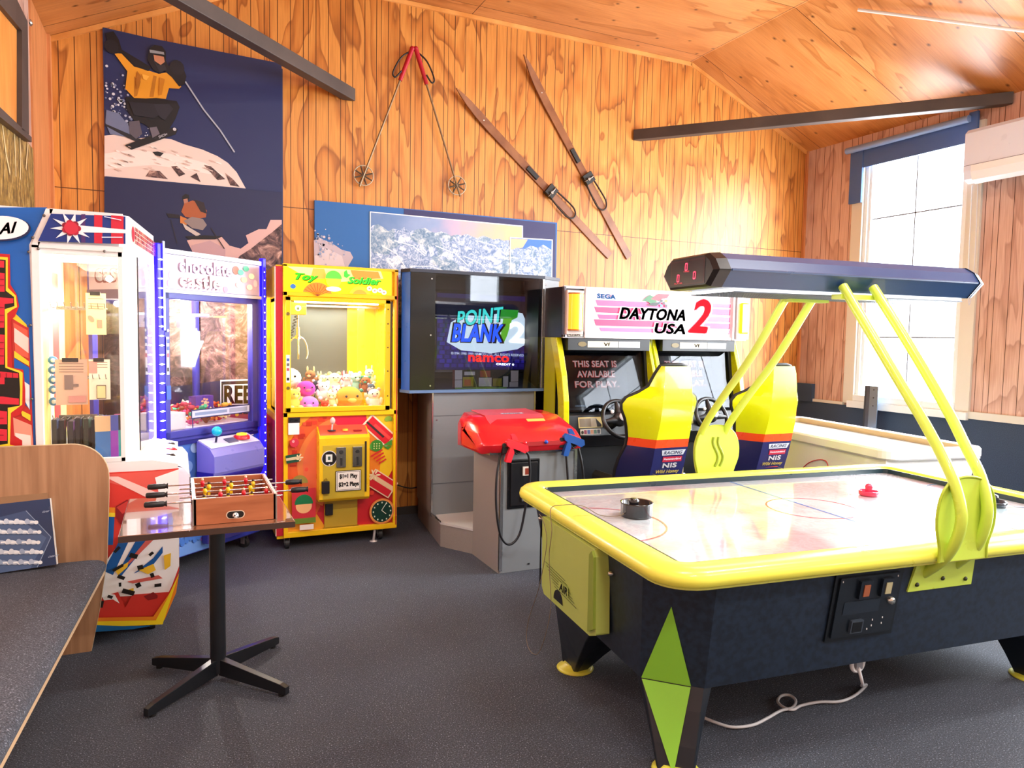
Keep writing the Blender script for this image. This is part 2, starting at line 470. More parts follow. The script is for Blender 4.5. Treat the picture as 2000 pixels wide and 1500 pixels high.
for z in (gz0_, gz1_): m.box(gx0_, YF-.08, z-.05, gx1_, YF+.02, z+.05)
w3 = struct(m.build('window_3'))
MB().use(GLASS).box(gx0_, YF-.055, gz0_, gx1_, YF-.05, gz1_).build('pane', w3)
# left wall
m = MB().use(PLY_SIDE).box(XL-.1, YF, 0, XL, YB, ZE_L+.04); struct(m.build('wall_left'))
# right wall with window openings; W4 is unseen, added to let in fill light
W1 = (4.30, 5.40, 1.02, 3.46); W4 = (1.85, 3.25, 1.05, 3.45); W2 = (-0.80, 1.15, 1.05, 3.45)
m = MB().use(PLY_SIDE)
for a, b2 in ((YF, W2[0]), (W2[1], W4[0]), (W4[1], W1[0]), (W1[1], YB)): m.box(XR, a, 0, XR+.1, b2, ZE_R+.04)
for w in (W1, W2, W4):
    m.box(XR, w[0], 0, XR+.1, w[1], w[2]); m.box(XR, w[0], w[3], XR+.1, w[1], ZE_R+.04)
struct(m.build('wall_right'))
# ceiling : three planes
m = MB().use(PLY_CEIL)
rp = [(XL-.1, roof_z(XL)), (XCL, ZC), (XCR, ZC), (XR+.1, roof_z(XR)-.04)]
rp2 = [(x, z+.06) for x, z in rp[::-1]]
m.prism([(XL-.1, ZE_L-.045), (XCL, ZC), (XCR, ZC), (XR+.1, ZE_R-.045)] + [(XR+.1, ZE_R+.06), (XCR, ZC+.1), (XCL, ZC+.1), (XL-.1, ZE_L+.06)], YF-.1, YB+.1, 'y')
struct(m.build('ceiling'))
# cornice along the back wall, under the ceiling
def strip(pts, w, d, name, matr):
    m = MB().use(matr)
    for (x0, z0), (x1, z1) in zip(pts, pts[1:]):
        L = math.hypot(x1-x0, z1-z0); nx, nz = (z1-z0)/L*w, -(x1-x0)/L*w
        m.prism([(x0, z0), (x1, z1), (x1+nx, z1+nz), (x0+nx, z0+nz)], YB-d, YB-.0006, 'y')
    return struct(m.build(name))
strip([(XL, ZE_L-.002), (XCL, ZC-.002), (XCR, ZC-.002), (XR, ZE_R-.002)], .035, .02, 'trim_1', TRIM_W)
struct(MB().use(POST_W).box(XR-.025, YB-.03, 0, XR+.001, YB-.0006, 3.74).build('trim_2'))
# timber post on the left wall by the corner
struct(MB().use(POST_W).box(XL-.01, 5.50, 0, XL+.012, 6.12, 3.655).box(XL, 6.12, 0, XL+.03, 6.19, 3.66).build('trim_3'))
# dark dado and cream rail on the right wall
m = MB().use(DADO); m.box(XR-.02, YF, 0, XR+.001, YB, 0.935); m.box(XR-.05, 5.93, 0.93, XR+.001, 6.185, 1.13)
struct(m.build('trim_4'))
m = MB().use(CREAM); m.box(XR-.03, YF, 0.935, XR+.001, W1[0]-.12, 1.0); m.box(XR-.03, W1[1]+.13, 0.935, XR+.001, 5.93, 0.965)
struct(m.build('trim_5'))
struct(MB().use(mat('#3A3330', .7)).box(XL, YB-.015, 0, XR, YB-.0006, .07).build('baseboard_back'))

def window(name, w, casing=True, bars=True):
    y0, y1, z0, z1 = w
    m = MB().use(CREAM if casing else WHITE_FR)
    c = .13
    # casing boards on the room side
    m.box(XR-.028, y0-c, z0-.08, XR+.001, y0, z1+.02); m.box(XR-.028, y1, z0-.06, XR+.001, y1+c, z1+.02)
    m.box(XR-.028, y0-c, z1, XR+.001, y1+c, z1+.12)
    m.use(WHITE_FR)
    m.box(XR-.06, y0-c, z0-.10, XR+.001, y1+c*.4, z0-.03)
    m.box(XR-.035, y0, z0-.03, XR+.07, y1, z0+.035)
    for a, b2 in ((y0, y0+.04), (y1-.04, y1)): m.box(XR, a, z0, XR+.08, b2, z1)
    m.box(XR, y0, z1-.04, XR+.08, y1, z1)
    m.box(XR+.02, y0+.04, z0+.035, XR+.06, y0+.07, z1); m.box(XR+.02, y1-.07, z0+.035, XR+.06, y1-.04, z1)
    o = struct(m.build(name, bevel=.003))
    mm = MB().use(mat('#6B6F78', .5))
    ym = (y0+y1)/2
    mm.box(XR+.045, ym-.005, z0+.03, XR+.055, ym+.005, z1)
    mm.box(XR+.045, y0+.05, 2.865, XR+.055, y1-.05, 2.877); mm.box(XR+.045, y0+.05, 1.655, XR+.055, y1-.05, 1.667)
    mm.build('glazing_bar', o)
    MB().use(GLASS).box(XR+.05, y0+.05, z0+.03, XR+.053, y1-.05, z1-.03).build('pane', o)
    return o
window('window_1', W1); window('window_2', W2); window('added_window_4', W4)
for x_, y_ in FILL_LAMPS:
    t = thing('added_fill_lamp', 'added white fill batten on the flat ceiling, unseen above and behind the viewpoint', 'ceiling light', (x_, y_, 4.4), group='added fill battens on the ceiling')
    MB().use(WHITE_FR).box(x_-.68, y_-.07, 4.33, x_+.68, y_+.07, 4.436).build('body', t, bevel=.01)
    MB().use(mat('#FFFFFF', .3, emit=2.5)).box(x_-.66, y_-.05, 4.315, x_+.66, y_+.05, 4.33).build('diffuser', t)
# ================================================================== BEAMS, BLIND, AIR CONDITIONER
def beam(name, p0, p1, w, h, matr, label):
    p0, p1 = np.array(p0, float), np.array(p1, float); d = p1-p0; d2 = d/np.linalg.norm(d)
    n = np.array([-d2[1], d2[0], 0]); n /= np.linalg.norm(n)
    e = 0.0
    t = MB().use(matr)
    R = []
    for p in (p0, p1):
        R.append([tuple(p+n*w/2*a+np.array([0, 0, h/2*b])) for a, b in ((-1, -1), (1, -1), (1, 1), (-1, 1))])
    t.loft(R, True, True, False)
    return tag(t.build(name, bevel=.004), label, 'beam')
BEAM_D = wood_simple('dark_stained_timber', '#4C403A', '#3C322E', (3, 3, 3), 0.55)
beam('ceiling_beam', (1.335, YB+.01, 3.585), (XL-.01, 4.06, 3.60), .09, .10, BEAM_D, 'dark timber corner brace running over the jumping skier mural at upper left')
beam('ceiling_beam', (4.16, YB+.01, 3.62), (6.49, 3.98, 3.70), .09, .10, BEAM_D, 'dark timber corner brace running from the back wall to the window wall')

# roller blind above the window with cord
rb = thing('roller_blind', 'rolled up grey blue roller blind above the bright window', 'blind', (6.40, 4.9, 3.5))
MB().use(mat('#7C94BC', .4)).cyl((6.40, 4.28, 3.60), (6.40, 5.58, 3.60), .033, 18).build('roll', rb)
m = MB().use(mat('#46649A', .7)); m.box(6.435, 4.30, 3.40, 6.443, 5.55, 3.60)
m.box(6.425, 5.40, 3.05, 6.449, 5.55, 3.60)
m.box(6.425, 4.22, 3.42, 6.449, 4.30, 3.66); m.build('fabric', rb)
MB().use(mat('#C9CDD2', .4)).tube(smooth_path([(6.37, 4.20, 3.0), (6.37, 4.19, 2.3), (6.37, 4.165, 1.95), (6.37, 4.14, 2.3), (6.37, 4.15, 3.0)]), .004, 5).build('cord', rb)

ac = thing('air_conditioner', 'white wall mounted split air conditioner beside the window', 'air conditioner', (6.3, 3.8, 3.2))
prof = [(6.478, 3.06), (6.30, 3.0), (6.245, 3.03), (6.225, 3.10), (6.225, 3.42), (6.26, 3.455), (6.478, 3.46)]
MB().use(mat('#DCE8FF', .3)).prism([(p[0], p[1]) for p in prof], 4.19, 3.20, 'y').build('body', ac, bevel=.012)
MB().use(mat('#F4F7FF', .3)).prism([(6.222, 3.14), (6.222, 3.09), (6.243, 3.025), (6.29, 2.995), (6.285, 2.988), (6.238, 3.016), (6.214, 3.085), (6.214, 3.14)], 4.12, 3.25, 'y').build('flap', ac)
MB().use(mat('#7C8798', .5)).box(6.2235, 4.19, 3.143, 6.228, 3.25, 3.147).build('seam', ac)

tag(MB().use(mat('#DCD9D2', .5)).tube([(5.05, 4.36, 4.30), (5.85, 3.48, 3.955), (6.44, 2.84, 3.70)], .013, 8).build('cable_conduit'), 'thin white conduit crossing the sloping plywood ceiling at top right', 'conduit')

# ================================================================== LEFT WALL PICTURES
NL = (1, 0, 0)
def on_left(u, v, x=XL+.02): return tuple(hit(u, v, (x, 0, 0), NL))
fp = thing('framed_board', 'plain plywood board in a black timber frame high on the left wall', 'framed board', (XL, 5.0, 3.1))
def quadp(mb, px, x0, x1):
    P = [hit(u, v, (x1, 0, 0), NL) for u, v in px]
    mb.prism([(p[1], p[2]) for p in P], x0, x1, 'x')
m = MB().use(wood_simple('varnished_ply', '#E79A4C', '#D07F35', (2, 14, 2), .4)); quadp(m, [(-60, -60), (10, -20), (45, 55), (45, 260), (-60, 150)], XL, XL+.025); m.build('board', fp)
m = MB().use(BEAM_D); quadp(m, [(-60, -110), (28, -12), (54, 42), (43, 60), (0, 8), (-60, -60)], XL, XL+.05)
quadp(m, [(43, 60), (54, 42), (57, 262), (43, 252)], XL, XL+.05)
quadp(m, [(-60, 150), (0, 209), (62, 268), (62, 278), (0, 228), (-60, 172)], XL, XL+.05); m.build('frame', fp)
m = MB().use(mat('#C9CBC8', .2, 1)).lathe([(.004, 0), (.02, .004), (.02, .012), (.008, .02)], on_left(56, 44, XL+.05), 'x', 14); m.build('bolt', fp)

TREES = bpy.data.materials.new('woodland_print'); TREES.use_nodes = True
nt = TREES.node_tree; b_ = nt.nodes['Principled BSDF']; g_ = nt.nodes.new('ShaderNodeNewGeometry')
mp_ = nt.nodes.new('ShaderNodeMapping'); mp_.inputs['Scale'].default_value = (1, 22, 7); nt.links.new(g_.outputs['Position'], mp_.inputs[0])
n_ = nt.nodes.new('ShaderNodeTexNoise'); n_.inputs['Scale'].default_value = 1.2; n_.inputs['Detail'].default_value = 8; n_.inputs['Roughness'].default_value = .75
nt.links.new(mp_.outputs[0], n_.inputs['Vector'])
nt.links.new(ramp(nt, n_.outputs['Fac'], [(.32, '#2A2018'), (.45, '#6E5426'), (.56, '#A8843C'), (.7, '#E0CB9A')]), b_.inputs['Base Color'])
b_.inputs['Roughness'].default_value = .5
tm = thing('woodland_print', 'large brown bare woodland photo print on the left wall', 'wall print', (XL, 5.0, 2.0))
MB().use(TREES).box(XL+.001, 4.0, 2.18, XL+.012, 5.47, 2.72).build('sheet', tm)
a = Art((XL+.013, 4.0, 1), (0, 1, 0), (0, 0, 1))
for px in ([(5, 245), (12, 300), (20, 340)], [(28, 258), (30, 310), (31, 345)], [(38, 264), (40, 310), (39, 350)], [(54, 280), (50, 330)]):
    P = [a.ab(*p) for p in px]
    a.mb = MB(); a.line([(p[0], p[1]) for p in P], .025, '#D8C08C'); a.mb.build('birch_trunk', tm)

# ================================================================== SKIER MURAL
ROCK = bpy.data.materials.new('rock_print'); ROCK.use_nodes = True
nt = ROCK.node_tree; b_ = nt.nodes['Principled BSDF']; g_ = nt.nodes.new('ShaderNodeNewGeometry')
n_ = nt.nodes.new('ShaderNodeTexNoise'); n_.inputs['Scale'].default_value = 9; n_.inputs['Detail'].default_value = 8; n_.inputs['Roughness'].default_value = .7; n_.inputs['Distortion'].default_value = 1.4
nt.links.new(g_.outputs['Position'], n_.inputs['Vector'])
nt.links.new(ramp(nt, n_.outputs['Fac'], [(.36, '#1C1518'), (.48, '#5B4446'), (.58, '#9A766C'), (.7, '#E2BCAA')]), b_.inputs['Base Color']); b_.inputs['Roughness'].default_value = .6
MX0, MX1 = -0.468, 0.786
mu = thing('skier_mural', 'tall deep blue mural of a jumping skier in a yellow jacket', 'mural', (.16, YB, 2.3))
MB().use(mat('#2A3660', .55)).prism([(MX0, .95), (MX1, .95), (MX1, 3.70), (MX0, 3.785)], YB-.02, YB-.0006, 'y').build('backing_board', mu)
a = Art((0, YB-.0205, 0), (1, 0, 0), (0, 0, 1), rough=.5, eps=.0004)
a.pp([(204, 57), (550, 124), (550, 375), (204, 344)], '#202C5C')
# snow hill of the upper print
a.pp([(204, 265), (232, 262), (262, 270), (300, 268), (335, 272), (360, 282), (395, 292), (425, 305), (445, 318), (462, 336), (480, 368), (204, 344)], '#E8D2C8')
a.pp([(204, 300), (260, 292), (330, 300), (400, 318), (440, 345), (380, 335), (300, 322), (204, 330)], '#F3E4DC')
for px in ([(284, 345), (292, 333), (312, 334), (328, 350)], [(334, 325), (345, 324), (362, 340), (350, 345)], [(398, 322), (412, 325), (440, 350), (425, 352)], [(372, 345), (384, 338), (392, 356)], [(440, 338), (455, 350), (468, 365), (450, 362)]):
    a.pp(px, ROCK)
a.pp([(298, 297), (308, 296), (320, 299), (312, 307), (303, 303)], '#1C1A22')
# spray
rs = random.Random(3)
for _ in range(70):
    u = rs.uniform(205, 262); v = 170 + (u-205)*1.0 + rs.gauss(0, 20)
    p = a.ab(u, v); q = rs.uniform(.003, .011); a.h = .0075; a.ell(p[0], p[1], q, q, rs.choice(['#A8B0C8', '#D5DAE6', '#7884A8']), 7)
a.pp([(208, 215), (232, 222), (262, 258), (248, 268), (215, 262), (206, 240)], '#6C7696')
# skis
a.pp([(204, 245), (208, 243), (275, 272), (272, 279), (250, 270)], '#22222C')
a.pp([(244, 284), (340, 249), (347, 253), (343, 263), (257, 293)], '#15151C')
a.textp('SNOW', (311, 271), (328, 264), (309, 266), '#B8B8C0', .02)
a.ell(*a.ab(341, 253), .012, .012, '#C8C8D0', 10)
# legs / trousers
a.pp([(246, 190), (300, 190), (322, 195), (345, 198), (351, 210), (343, 232), (325, 262), (300, 256), (282, 243), (262, 236), (247, 213)], '#101018')
a.pp([(252, 238), (272, 236), (278, 262), (266, 272), (254, 262)], '#5A5460'); a.pp([(292, 250), (306, 248), (312, 262), (298, 270)], '#6A6470')
# jacket
a.pp([(224, 106), (236, 104), (262, 131), (285, 137), (310, 145), (327, 142), (345, 158), (354, 170), (350, 174), (330, 173), (324, 194), (305, 192), (285, 193), (262, 192), (245, 174), (249, 140), (240, 128)], '#E39A26')
a.pp([(262, 150), (275, 160), (268, 188), (262, 190)], '#B87418'); a.pp([(300, 148), (306, 150), (300, 190), (292, 190)], '#B87418')
a.pp([(206, 66), (222, 62), (232, 78), (238, 98), (262, 112), (285, 126), (296, 132), (290, 140), (262, 130), (240, 106), (222, 104), (213, 92)], '#101018')
# arm right & gloves
a.pp([(322, 140), (335, 124), (344, 118), (356, 128), (364, 150), (360, 166), (350, 170), (336, 152)], '#15151E')
a.ell(*a.ab(218, 92), .045, .05, '#1B1B26', 12); a.ell(*a.ab(346, 133), .05, .055, '#1B1B26', 12)
# head
a.pp([(288, 118), (292, 96), (302, 89), (316, 91), (324, 102), (324, 120), (330, 132), (314, 145), (300, 138)], '#16161E')
a.pp([(300, 108), (320, 112), (322, 122), (314, 128), (302, 120)], '#C88866'); a.pp([(292, 98), (320, 103), (321, 108), (293, 104)], '#9AA0A8')
a.pp([(298, 116), (312, 142), (326, 138), (322, 128), (308, 128)], '#2B2A33')
a.pp([(268, 140), (276, 150), (272, 172), (266, 176), (266, 156)], '#A86614'); a.pp([(312, 152), (322, 156), (316, 186), (310, 188)], '#C47C1A'); a.pp([(278, 146), (292, 150), (286, 158), (280, 156)], '#F4B444')
a.pp([(252, 200), (300, 204), (318, 222), (300, 232), (262, 226)], '#1C1C28'); a.pp([(300, 204), (330, 204), (338, 214), (322, 236), (312, 230)], '#232330')
for _ in range(26):
    p = a.ab(rs.uniform(252, 312), rs.uniform(236, 272)); a.h = .0098; q = rs.uniform(.002, .006); a.ell(p[0], p[1], q, q, rs.choice(['#E8ECF4', '#B8C0D0', '#30303C']), 6)
a.h = .0102
for _ in range(40):
    u = rs.uniform(215, 440); p = a.ab(u, rs.uniform(285+max(0, u-330)*.25, 335)); a.h = .0104; a.ell(p[0], p[1], rs.uniform(.008, .03), rs.uniform(.002, .006), rs.choice(['#D8BCB0', '#FBF2EC', '#CDB2A8']), 8, -.25)
a.h = .0108
a.line([(362, 160), (398, 215), (430, 255), (458, 298)], .011, '#A9AEBC', px=True)
# lower print
a.pp([(204, 346), (550, 376), (550, 825), (512, 825), (204, 860)], '#1D264F')
a.pp([(365, 470), (400, 462), (432, 462), (448, 480), (470, 486), (485, 475), (480, 460), (505, 448), (520, 448), (528, 430), (550, 430), (550, 600), (400, 560), (380, 500)], '#D8B0A8')
a.pp([(372, 480), (410, 470), (440, 486), (440, 540), (390, 540)], '#C39EA2')
a.pp([(468, 500), (490, 486), (510, 470), (530, 455), (550, 438), (550, 742), (440, 742), (300, 760), (300, 540), (440, 540)], ROCK)
a.pp([(204, 600), (300, 560), (300, 760), (204, 780)], ROCK)
# small skier
a.pp([(356, 384), (362, 379), (369, 381), (370, 388), (364, 396), (356, 390)], '#17151C'); a.pp([(358, 390), (366, 388), (368, 398), (360, 400)], '#B07A68')
a.pp([(360, 398), (376, 392), (392, 398), (404, 412), (402, 425), (384, 428), (362, 424), (354, 414)], '#A85A34')
a.pp([(352, 422), (370, 430), (364, 440), (352, 436)], '#CC7C3C'); a.pp([(378, 390), (398, 396), (404, 418), (392, 414)], '#2A1E26')
a.pp([(325, 417), (350, 420), (352, 427), (330, 426)], '#1C1822')
a.pp([(358, 432), (375, 424), (396, 428), (404, 440), (396, 450), (375, 446)], '#8E7F7C'); a.pp([(356, 436), (372, 446), (392, 458), (384, 462), (362, 448)], '#C8BCB4')
a.pp([(362, 462), (400, 460), (436, 462), (420, 468), (368, 468)], '#15131A')
a.line([(412, 446), (438, 486)], .007, '#2A2630', px=True); a.line([(334, 430), (346, 476)], .005, '#2A2630', px=True)
# sponsor box lettering along the lower right
a.pp([(430, 742), (536, 738), (536, 806), (430, 806)], '#F2F2EE'); a.pp([(432, 745), (533, 741), (533, 797), (432, 797)], '#15141A'); a.pp([(436, 751), (528, 748), (528, 790), (436, 790)], '#F2F2EE')
a.textp('REBEL', (438, 788), (526, 787), (438, 753), '#15141A', .06)
a.pp([(430, 798), (536, 797), (536, 808), (430, 808)], '#15141A'); a.textp('SPORT', (440, 806), (528, 805), (440, 799), '#E8E8E8', .02)
a.pp([(400, 809), (551, 808), (551, 826), (400, 826)], '#C02048')
a.mb.build('printed_sheet', mu)

# ================================================================== MOUNTAIN PANORAMA BOARD
pa = thing('panorama_board', 'wide blue trail map board with a snowy mountain panorama', 'map board', (2.2, YB, 2.0))
MB().use(mat('#1E62A8', .5)).box(1.034, YB-.03, 1.22, 3.29, YB-.0006, 2.688).build('backing_board', pa)
MTN = bpy.data.materials.new('mountain_panorama_print'); MTN.use_nodes = True
nt = MTN.node_tree; b_ = nt.nodes['Principled BSDF']; g_ = nt.nodes.new('ShaderNodeNewGeometry')
s_ = nt.nodes.new('ShaderNodeSeparateXYZ'); nt.links.new(g_.outputs['Position'], s_.inputs[0])
mp_ = nt.nodes.new('ShaderNodeMapping'); mp_.inputs['Scale'].default_value = (5, 1, 7); mp_.inputs['Rotation'].default_value = (0, .35, 0); nt.links.new(g_.outputs['Position'], mp_.inputs[0])
n_ = nt.nodes.new('ShaderNodeTexNoise'); n_.noise_type = 'RIDGED_MULTIFRACTAL'; n_.inputs['Scale'].default_value = 1.6; n_.inputs['Detail'].default_value = 7; n_.inputs['Distortion'].default_value = .8
nt.links.new(mp_.outputs[0], n_.inputs['Vector'])
n2_ = nt.nodes.new('ShaderNodeTexNoise'); n2_.inputs['Scale'].default_value = 26; n2_.inputs['Detail'].default_value = 6; n2_.inputs['Distortion'].default_value = 2
nt.links.new(g_.outputs['Position'], n2_.inputs['Vector'])
mt = ramp(nt, mathn(nt, 'ADD', mathn(nt, 'MULTIPLY', n_.outputs['Fac'], .55), mathn(nt, 'MULTIPLY', n2_.outputs['Fac'], .45)), [(.0, '#DDE4F0'), (.16, '#5A78A8'), (.26, '#A8B8D4'), (.36, '#FFFFFF'), (.46, '#8FA2C4'), (.56, '#F4F6FA'), (.7, '#6E88B4'), (.8, '#FFFFFF')])
n3_ = nt.nodes.new('ShaderNodeTexNoise'); n3_.inputs['Scale'].default_value = 3.2; nt.links.new(g_.outputs['Position'], n3_.inputs['Vector'])
mt = mixc(nt, mathn(nt, 'MULTIPLY', mathn(nt, 'GREATER_THAN', n3_.outputs['Fac'], .54), .35), mt, '#4E7C86')
nt.links.new(mt, b_.inputs['Base Color']); b_.inputs['Roughness'].default_value = .5
a = Art((0, YB-.0305, 0), (1, 0, 0), (0, 0, 1), rough=.5, eps=.0004)
a.pp([(789, 408), (1085, 437), (1085, 560), (789, 560)], '#28265C')
a.pp([(614, 520), (613, 470), (620, 462), (636, 470), (650, 476), (668, 488), (684, 492), (690, 503), (680, 520), (700, 560), (614, 560)], '#B7A9B4')
a.pp([(614, 500), (640, 486), (668, 500), (676, 530), (614, 530)], '#CDBFC4')
for _ in range(60):
    u = 615+abs(rs.gauss(0, 26)); v = 470+(u-615)*.5+rs.gauss(0, 14)
    if v < 432: continue
    p = a.ab(u, v); q = rs.uniform(.004, .013); a.h = .0038; a.ell(p[0], p[1], q, q, rs.choice(['#C8C0CC', '#A8A4B8', '#7F93B8']), 7)
a.h = .005
a.pp([(722, 413), (1021, 441), (1021, 560), (722, 600)], '#F0F2F6')
skyc = bpy.data.materials.new('sunset_sky_print'); skyc.use_nodes = True
nt = skyc.node_tree; b_ = nt.nodes['Principled BSDF']; g_ = nt.nodes.new('ShaderNodeNewGeometry'); s_ = nt.nodes.new('ShaderNodeSeparateXYZ'); nt.links.new(g_.outputs['Position'], s_.inputs[0])
n_ = nt.nodes.new('ShaderNodeTexNoise'); n_.inputs['Scale'].default_value = 4; n_.inputs['Detail'].default_value = 4; nt.links.new(g_.outputs['Position'], n_.inputs['Vector'])
fx = mathn(nt, 'ADD', mathn(nt, 'DIVIDE', mathn(nt, 'SUBTRACT', s_.outputs['X'], 1.5), 1.5), mathn(nt, 'MULTIPLY', mathn(nt, 'SUBTRACT', n_.outputs['Fac'], .5), .5))
nt.links.new(ramp(nt, fx, [(0, '#5D7FB0'), (.35, '#8FA2C8'), (.55, '#C9AEC4'), (.8, '#F0BE98'), (1, '#FFD090')]), b_.inputs['Base Color']); b_.inputs['Roughness'].default_value = .5
a.pp([(724, 415), (1019, 443), (1019, 560), (724, 600)], skyc)
ridge = [(724, 445)]
ys = [440, 438, 444, 452, 446, 450, 444, 452, 449, 447, 445, 452, 455, 452, 455, 461, 458, 460, 457, 462, 465, 460, 463, 468, 466, 470, 469, 472, 476]
for i, y in enumerate(ys): ridge.append((728+i*10.2, y))
a.pp(ridge + [(1019, 478), (1019, 640), (724, 640)], MTN)
for p0, p1 in (((770, 470), (830, 500)), ((850, 480), (915, 520)), ((905, 500), (960, 540)), ((930, 470), (990, 500)), ((800, 520), (870, 530)), ((745, 480), (790, 520))):
    a.line([p0, ((p0[0]+p1[0])/2+6, (p0[1]+p1[1])/2-5), p1], .008, '#F8FAFF', px=True)
a.pp([(995, 463), (1079, 468), (1077, 600), (995, 600)], '#F0F2F6'); a.pp([(997, 465), (1077, 470), (1075, 600), (997, 600)], '#3B74C4')
a.pp([(997, 466), (1030, 468), (1020, 484), (997, 488)], '#F0BE98')
a.pp([(997, 488), (1010, 484), (1024, 486), (1036, 480), (1050, 484), (1060, 478), (1076, 488), (1075, 610), (997, 610)], MTN)
a.mb.build('printed_sheet', pa)
rk = MB().use(ROCK).box(2.95, YB-.012, .62, 3.62, YB-.0006, 1.19).build('rock_photo_print'); tag(rk, 'dark rocky cliff photo print low on the back wall', 'wall print')

# ================================================================== SKI POLES AND OLD WOODEN SKIS ON THE WALL
def on_wall(u, v, d=.03): return hit(u, v, (0, YB-d, 0), (0, 1, 0))
def ski_pole(tip, top, strap_side, label):
    T, P = on_wall(*tip, .05), on_wall(*top, .05); d = (P-T)/np.linalg.norm(P-T); L = np.linalg.norm(P-T)
    t = thing('ski_pole', label, 'ski pole', tuple(T), group='ski poles crossed on the wall')
    MB().use(mat('#8A7458', .4, .5)).cyl(T, P-d*.25, .0085, 10).build('shaft', t)
    MB().use(mat('#B3122A', .4)).cyl(P-d*.30, P, .017, 12, .02).ball(P, .022, 10).build('grip', t)
    c = T+d*.10
    ring = [c+np.array([math.cos(q)*.082, 0, math.sin(q)*.082]) for q in np.linspace(0, 2*math.pi, 25)[:-1]]
    MB().use(mat('#B8A88C', .4)).tube(ring, .005, 6, closed=True).build('basket_ring', t)
    m = MB().use(mat('#4A3A28', .6))
    for k in range(8):
        q = k*math.pi/4+.3; m.box(0, 0, 0, .001, .001, .001) if 0 else m.tube([c, c+np.array([math.cos(q)*.08, 0, math.sin(q)*.08])], .0065, 5)
    m.build('basket_web', t)
    s = strap_side
    sp = smooth_path([P-d*.02, P-d*.10+np.array([s*.065, -.01, 0]), P-d*.24+np.array([s*.085, -.01, 0]), P-d*.28+np.array([s*.05, -.01, 0]), P-d*.22+np.array([s*.02, -.015, 0])], 6)
    MB().use(mat('#1C1412', .6)).tube(sp, .007, 6).build('wrist_strap', t)
ski_pole((702, 364), (805, 95), -1, 'old ski pole hanging to the left with its round basket above the map board')
ski_pole((899, 384), (812, 95), 1, 'old ski pole hanging to the right with its basket beside the skis')

SKI_W = wood_simple('old_ski_wood', '#96603A', '#774528', (6, 6, 6), .35)
def ski(tip, tail, label, px_bind, px_strap):
    T, E = on_wall(*tip, .004), on_wall(*tail, .004); d = (E-T)/np.linalg.norm(E-T); L = np.linalg.norm(E-T)
    n = np.array([d[2], 0, -d[0]]); Y = np.array([0, -1.0, 0])
    t = thing('ski', label, 'ski', tuple(T), group='old wooden skis on the wall')
    prof = [(0, .003, .055), (.03, .018, .05), (.08, .034, .035), (.14, .042, .02), (.22, .043, .008), (.5, .040, 0), (.70, .040, 0), (.85, .043, 0), (.98, .042, 0), (1.0, .04, 0)]
    rings = []
    for f, w, up in prof:
        c = T + d*L*f + Y*up; th = .013
        rings.append([c-n*w-Y*th/2*0, c+n*w, c+n*w*.9+Y*th, c-n*w*.9+Y*th])
    MB().use(SKI_W).loft(rings, True, True, False).build('board', t, bevel=.002)
    def box_on(f0, f1, w, h0, h1, matr, name):
        R = []
        for f in (f0, f1):
            c = T+d*L*f
            R.append([c-n*w+Y*h0, c+n*w+Y*h0, c+n*w+Y*h1, c-n*w+Y*h1])
        return MB().use(matr).loft(R, True, True, False).build(name, t, bevel=.003)
    BL = mat('#191613', .5)
    box_on(.44, .505, .022, .012, .03, BL, 'binding_plate')
    q = box_on(.565, .61, .055, .012, .055, BL, 'toe_iron')
    c = T+d*L*.59+Y*.05
    MB().use(mat('#A8A49C', .25, 1)).tube([c-n*.06, c-n*.02+Y*.02, c+n*.05+Y*.01, c+n*.062], .006, 6).cyl(c+n*.02+Y*.01, c+n*.02+Y*.03, .014, 10).build('buckle', q)
    sp = []
    for f, w in ((.60, .045), (.66, .056), (.715, .058), (.74, .03), (.745, 0), (.74, -.03), (.715, -.058), (.66, -.056), (.60, -.045)):
        sp.append(T+d*L*f+n*w+Y*.03)
    MB().use(mat('#2A1A12', .5)).tube(smooth_path(sp, 4), .008, 6).build('heel_strap', t)
    MB().use(mat('#D8D4CC', .3, .5)).cyl(T+d*L*.17+Y*.02, T+d*L*.17+Y*.03, .006, 8).build('rivet', t)
ski((886, 176), (1190, 500), 'old wooden ski with a pale scuffed tip, the left and lower of two', 0, 0)
ski((1017, 111), (1228, 503), 'old wooden ski hanging higher and to the right of its pair', 0, 0)
# ================================================================== PRIZE STACKING MACHINE (white and red, far left)
def XZ(u, v, Y): p = hit(u, v, (0, Y, 0), (0, 1, 0)); return float(p[0]), float(p[2])
WPAINT = mat('#EDEBEA', .35); CHROME = mat('#C8CACC', .18, 1); BLK = mat('#16161A', .45); BLKG = mat('#101014', .25)
def caster(parent, x, y, top=.1, r=.035, local=False):
    m = MB().use(mat('#2A2A2C', .5)); m.cyl((x-.014, y, r), (x+.014, y, r), r, 16)
    m.use(mat('#9A9A9A', .4, .8)); m.cyl((x-.016, y, r), (x+.016, y, r), r*.5, 12)
    m.box(x-.02, y-.012, r, x-.016, y+.02, top); m.box(x+.016, y-.012, r, x+.02, y+.02, top); m.box(x-.02, y-.03, top-.006, x+.02, y+.03, top+.003)
    if local: m.xf(local)
    return m.build('caster', parent)
SY = 4.14
st = thing('prize_stacker_machine', 'white framed prize game cabinet with red and blue burst artwork and lit glass windows', 'arcade machine', (-.4, 4.5, 0))
m = MB().use(mat('#C8332C', .4)).prism([(-.80, .09), (-.085, .09), (-.005, .35), (-.005, .86), (-.80, .86)], SY, 4.98, 'y'); m.build('lower_cabinet', st, bevel=.004)
m = MB().use(WPAINT); m.prism([(-.80, .86), (-.005, .86), (-.005, .905), (-.12, .93), (-.80, .93)], SY, 4.98, 'y'); m.build('deck', st, bevel=.006)
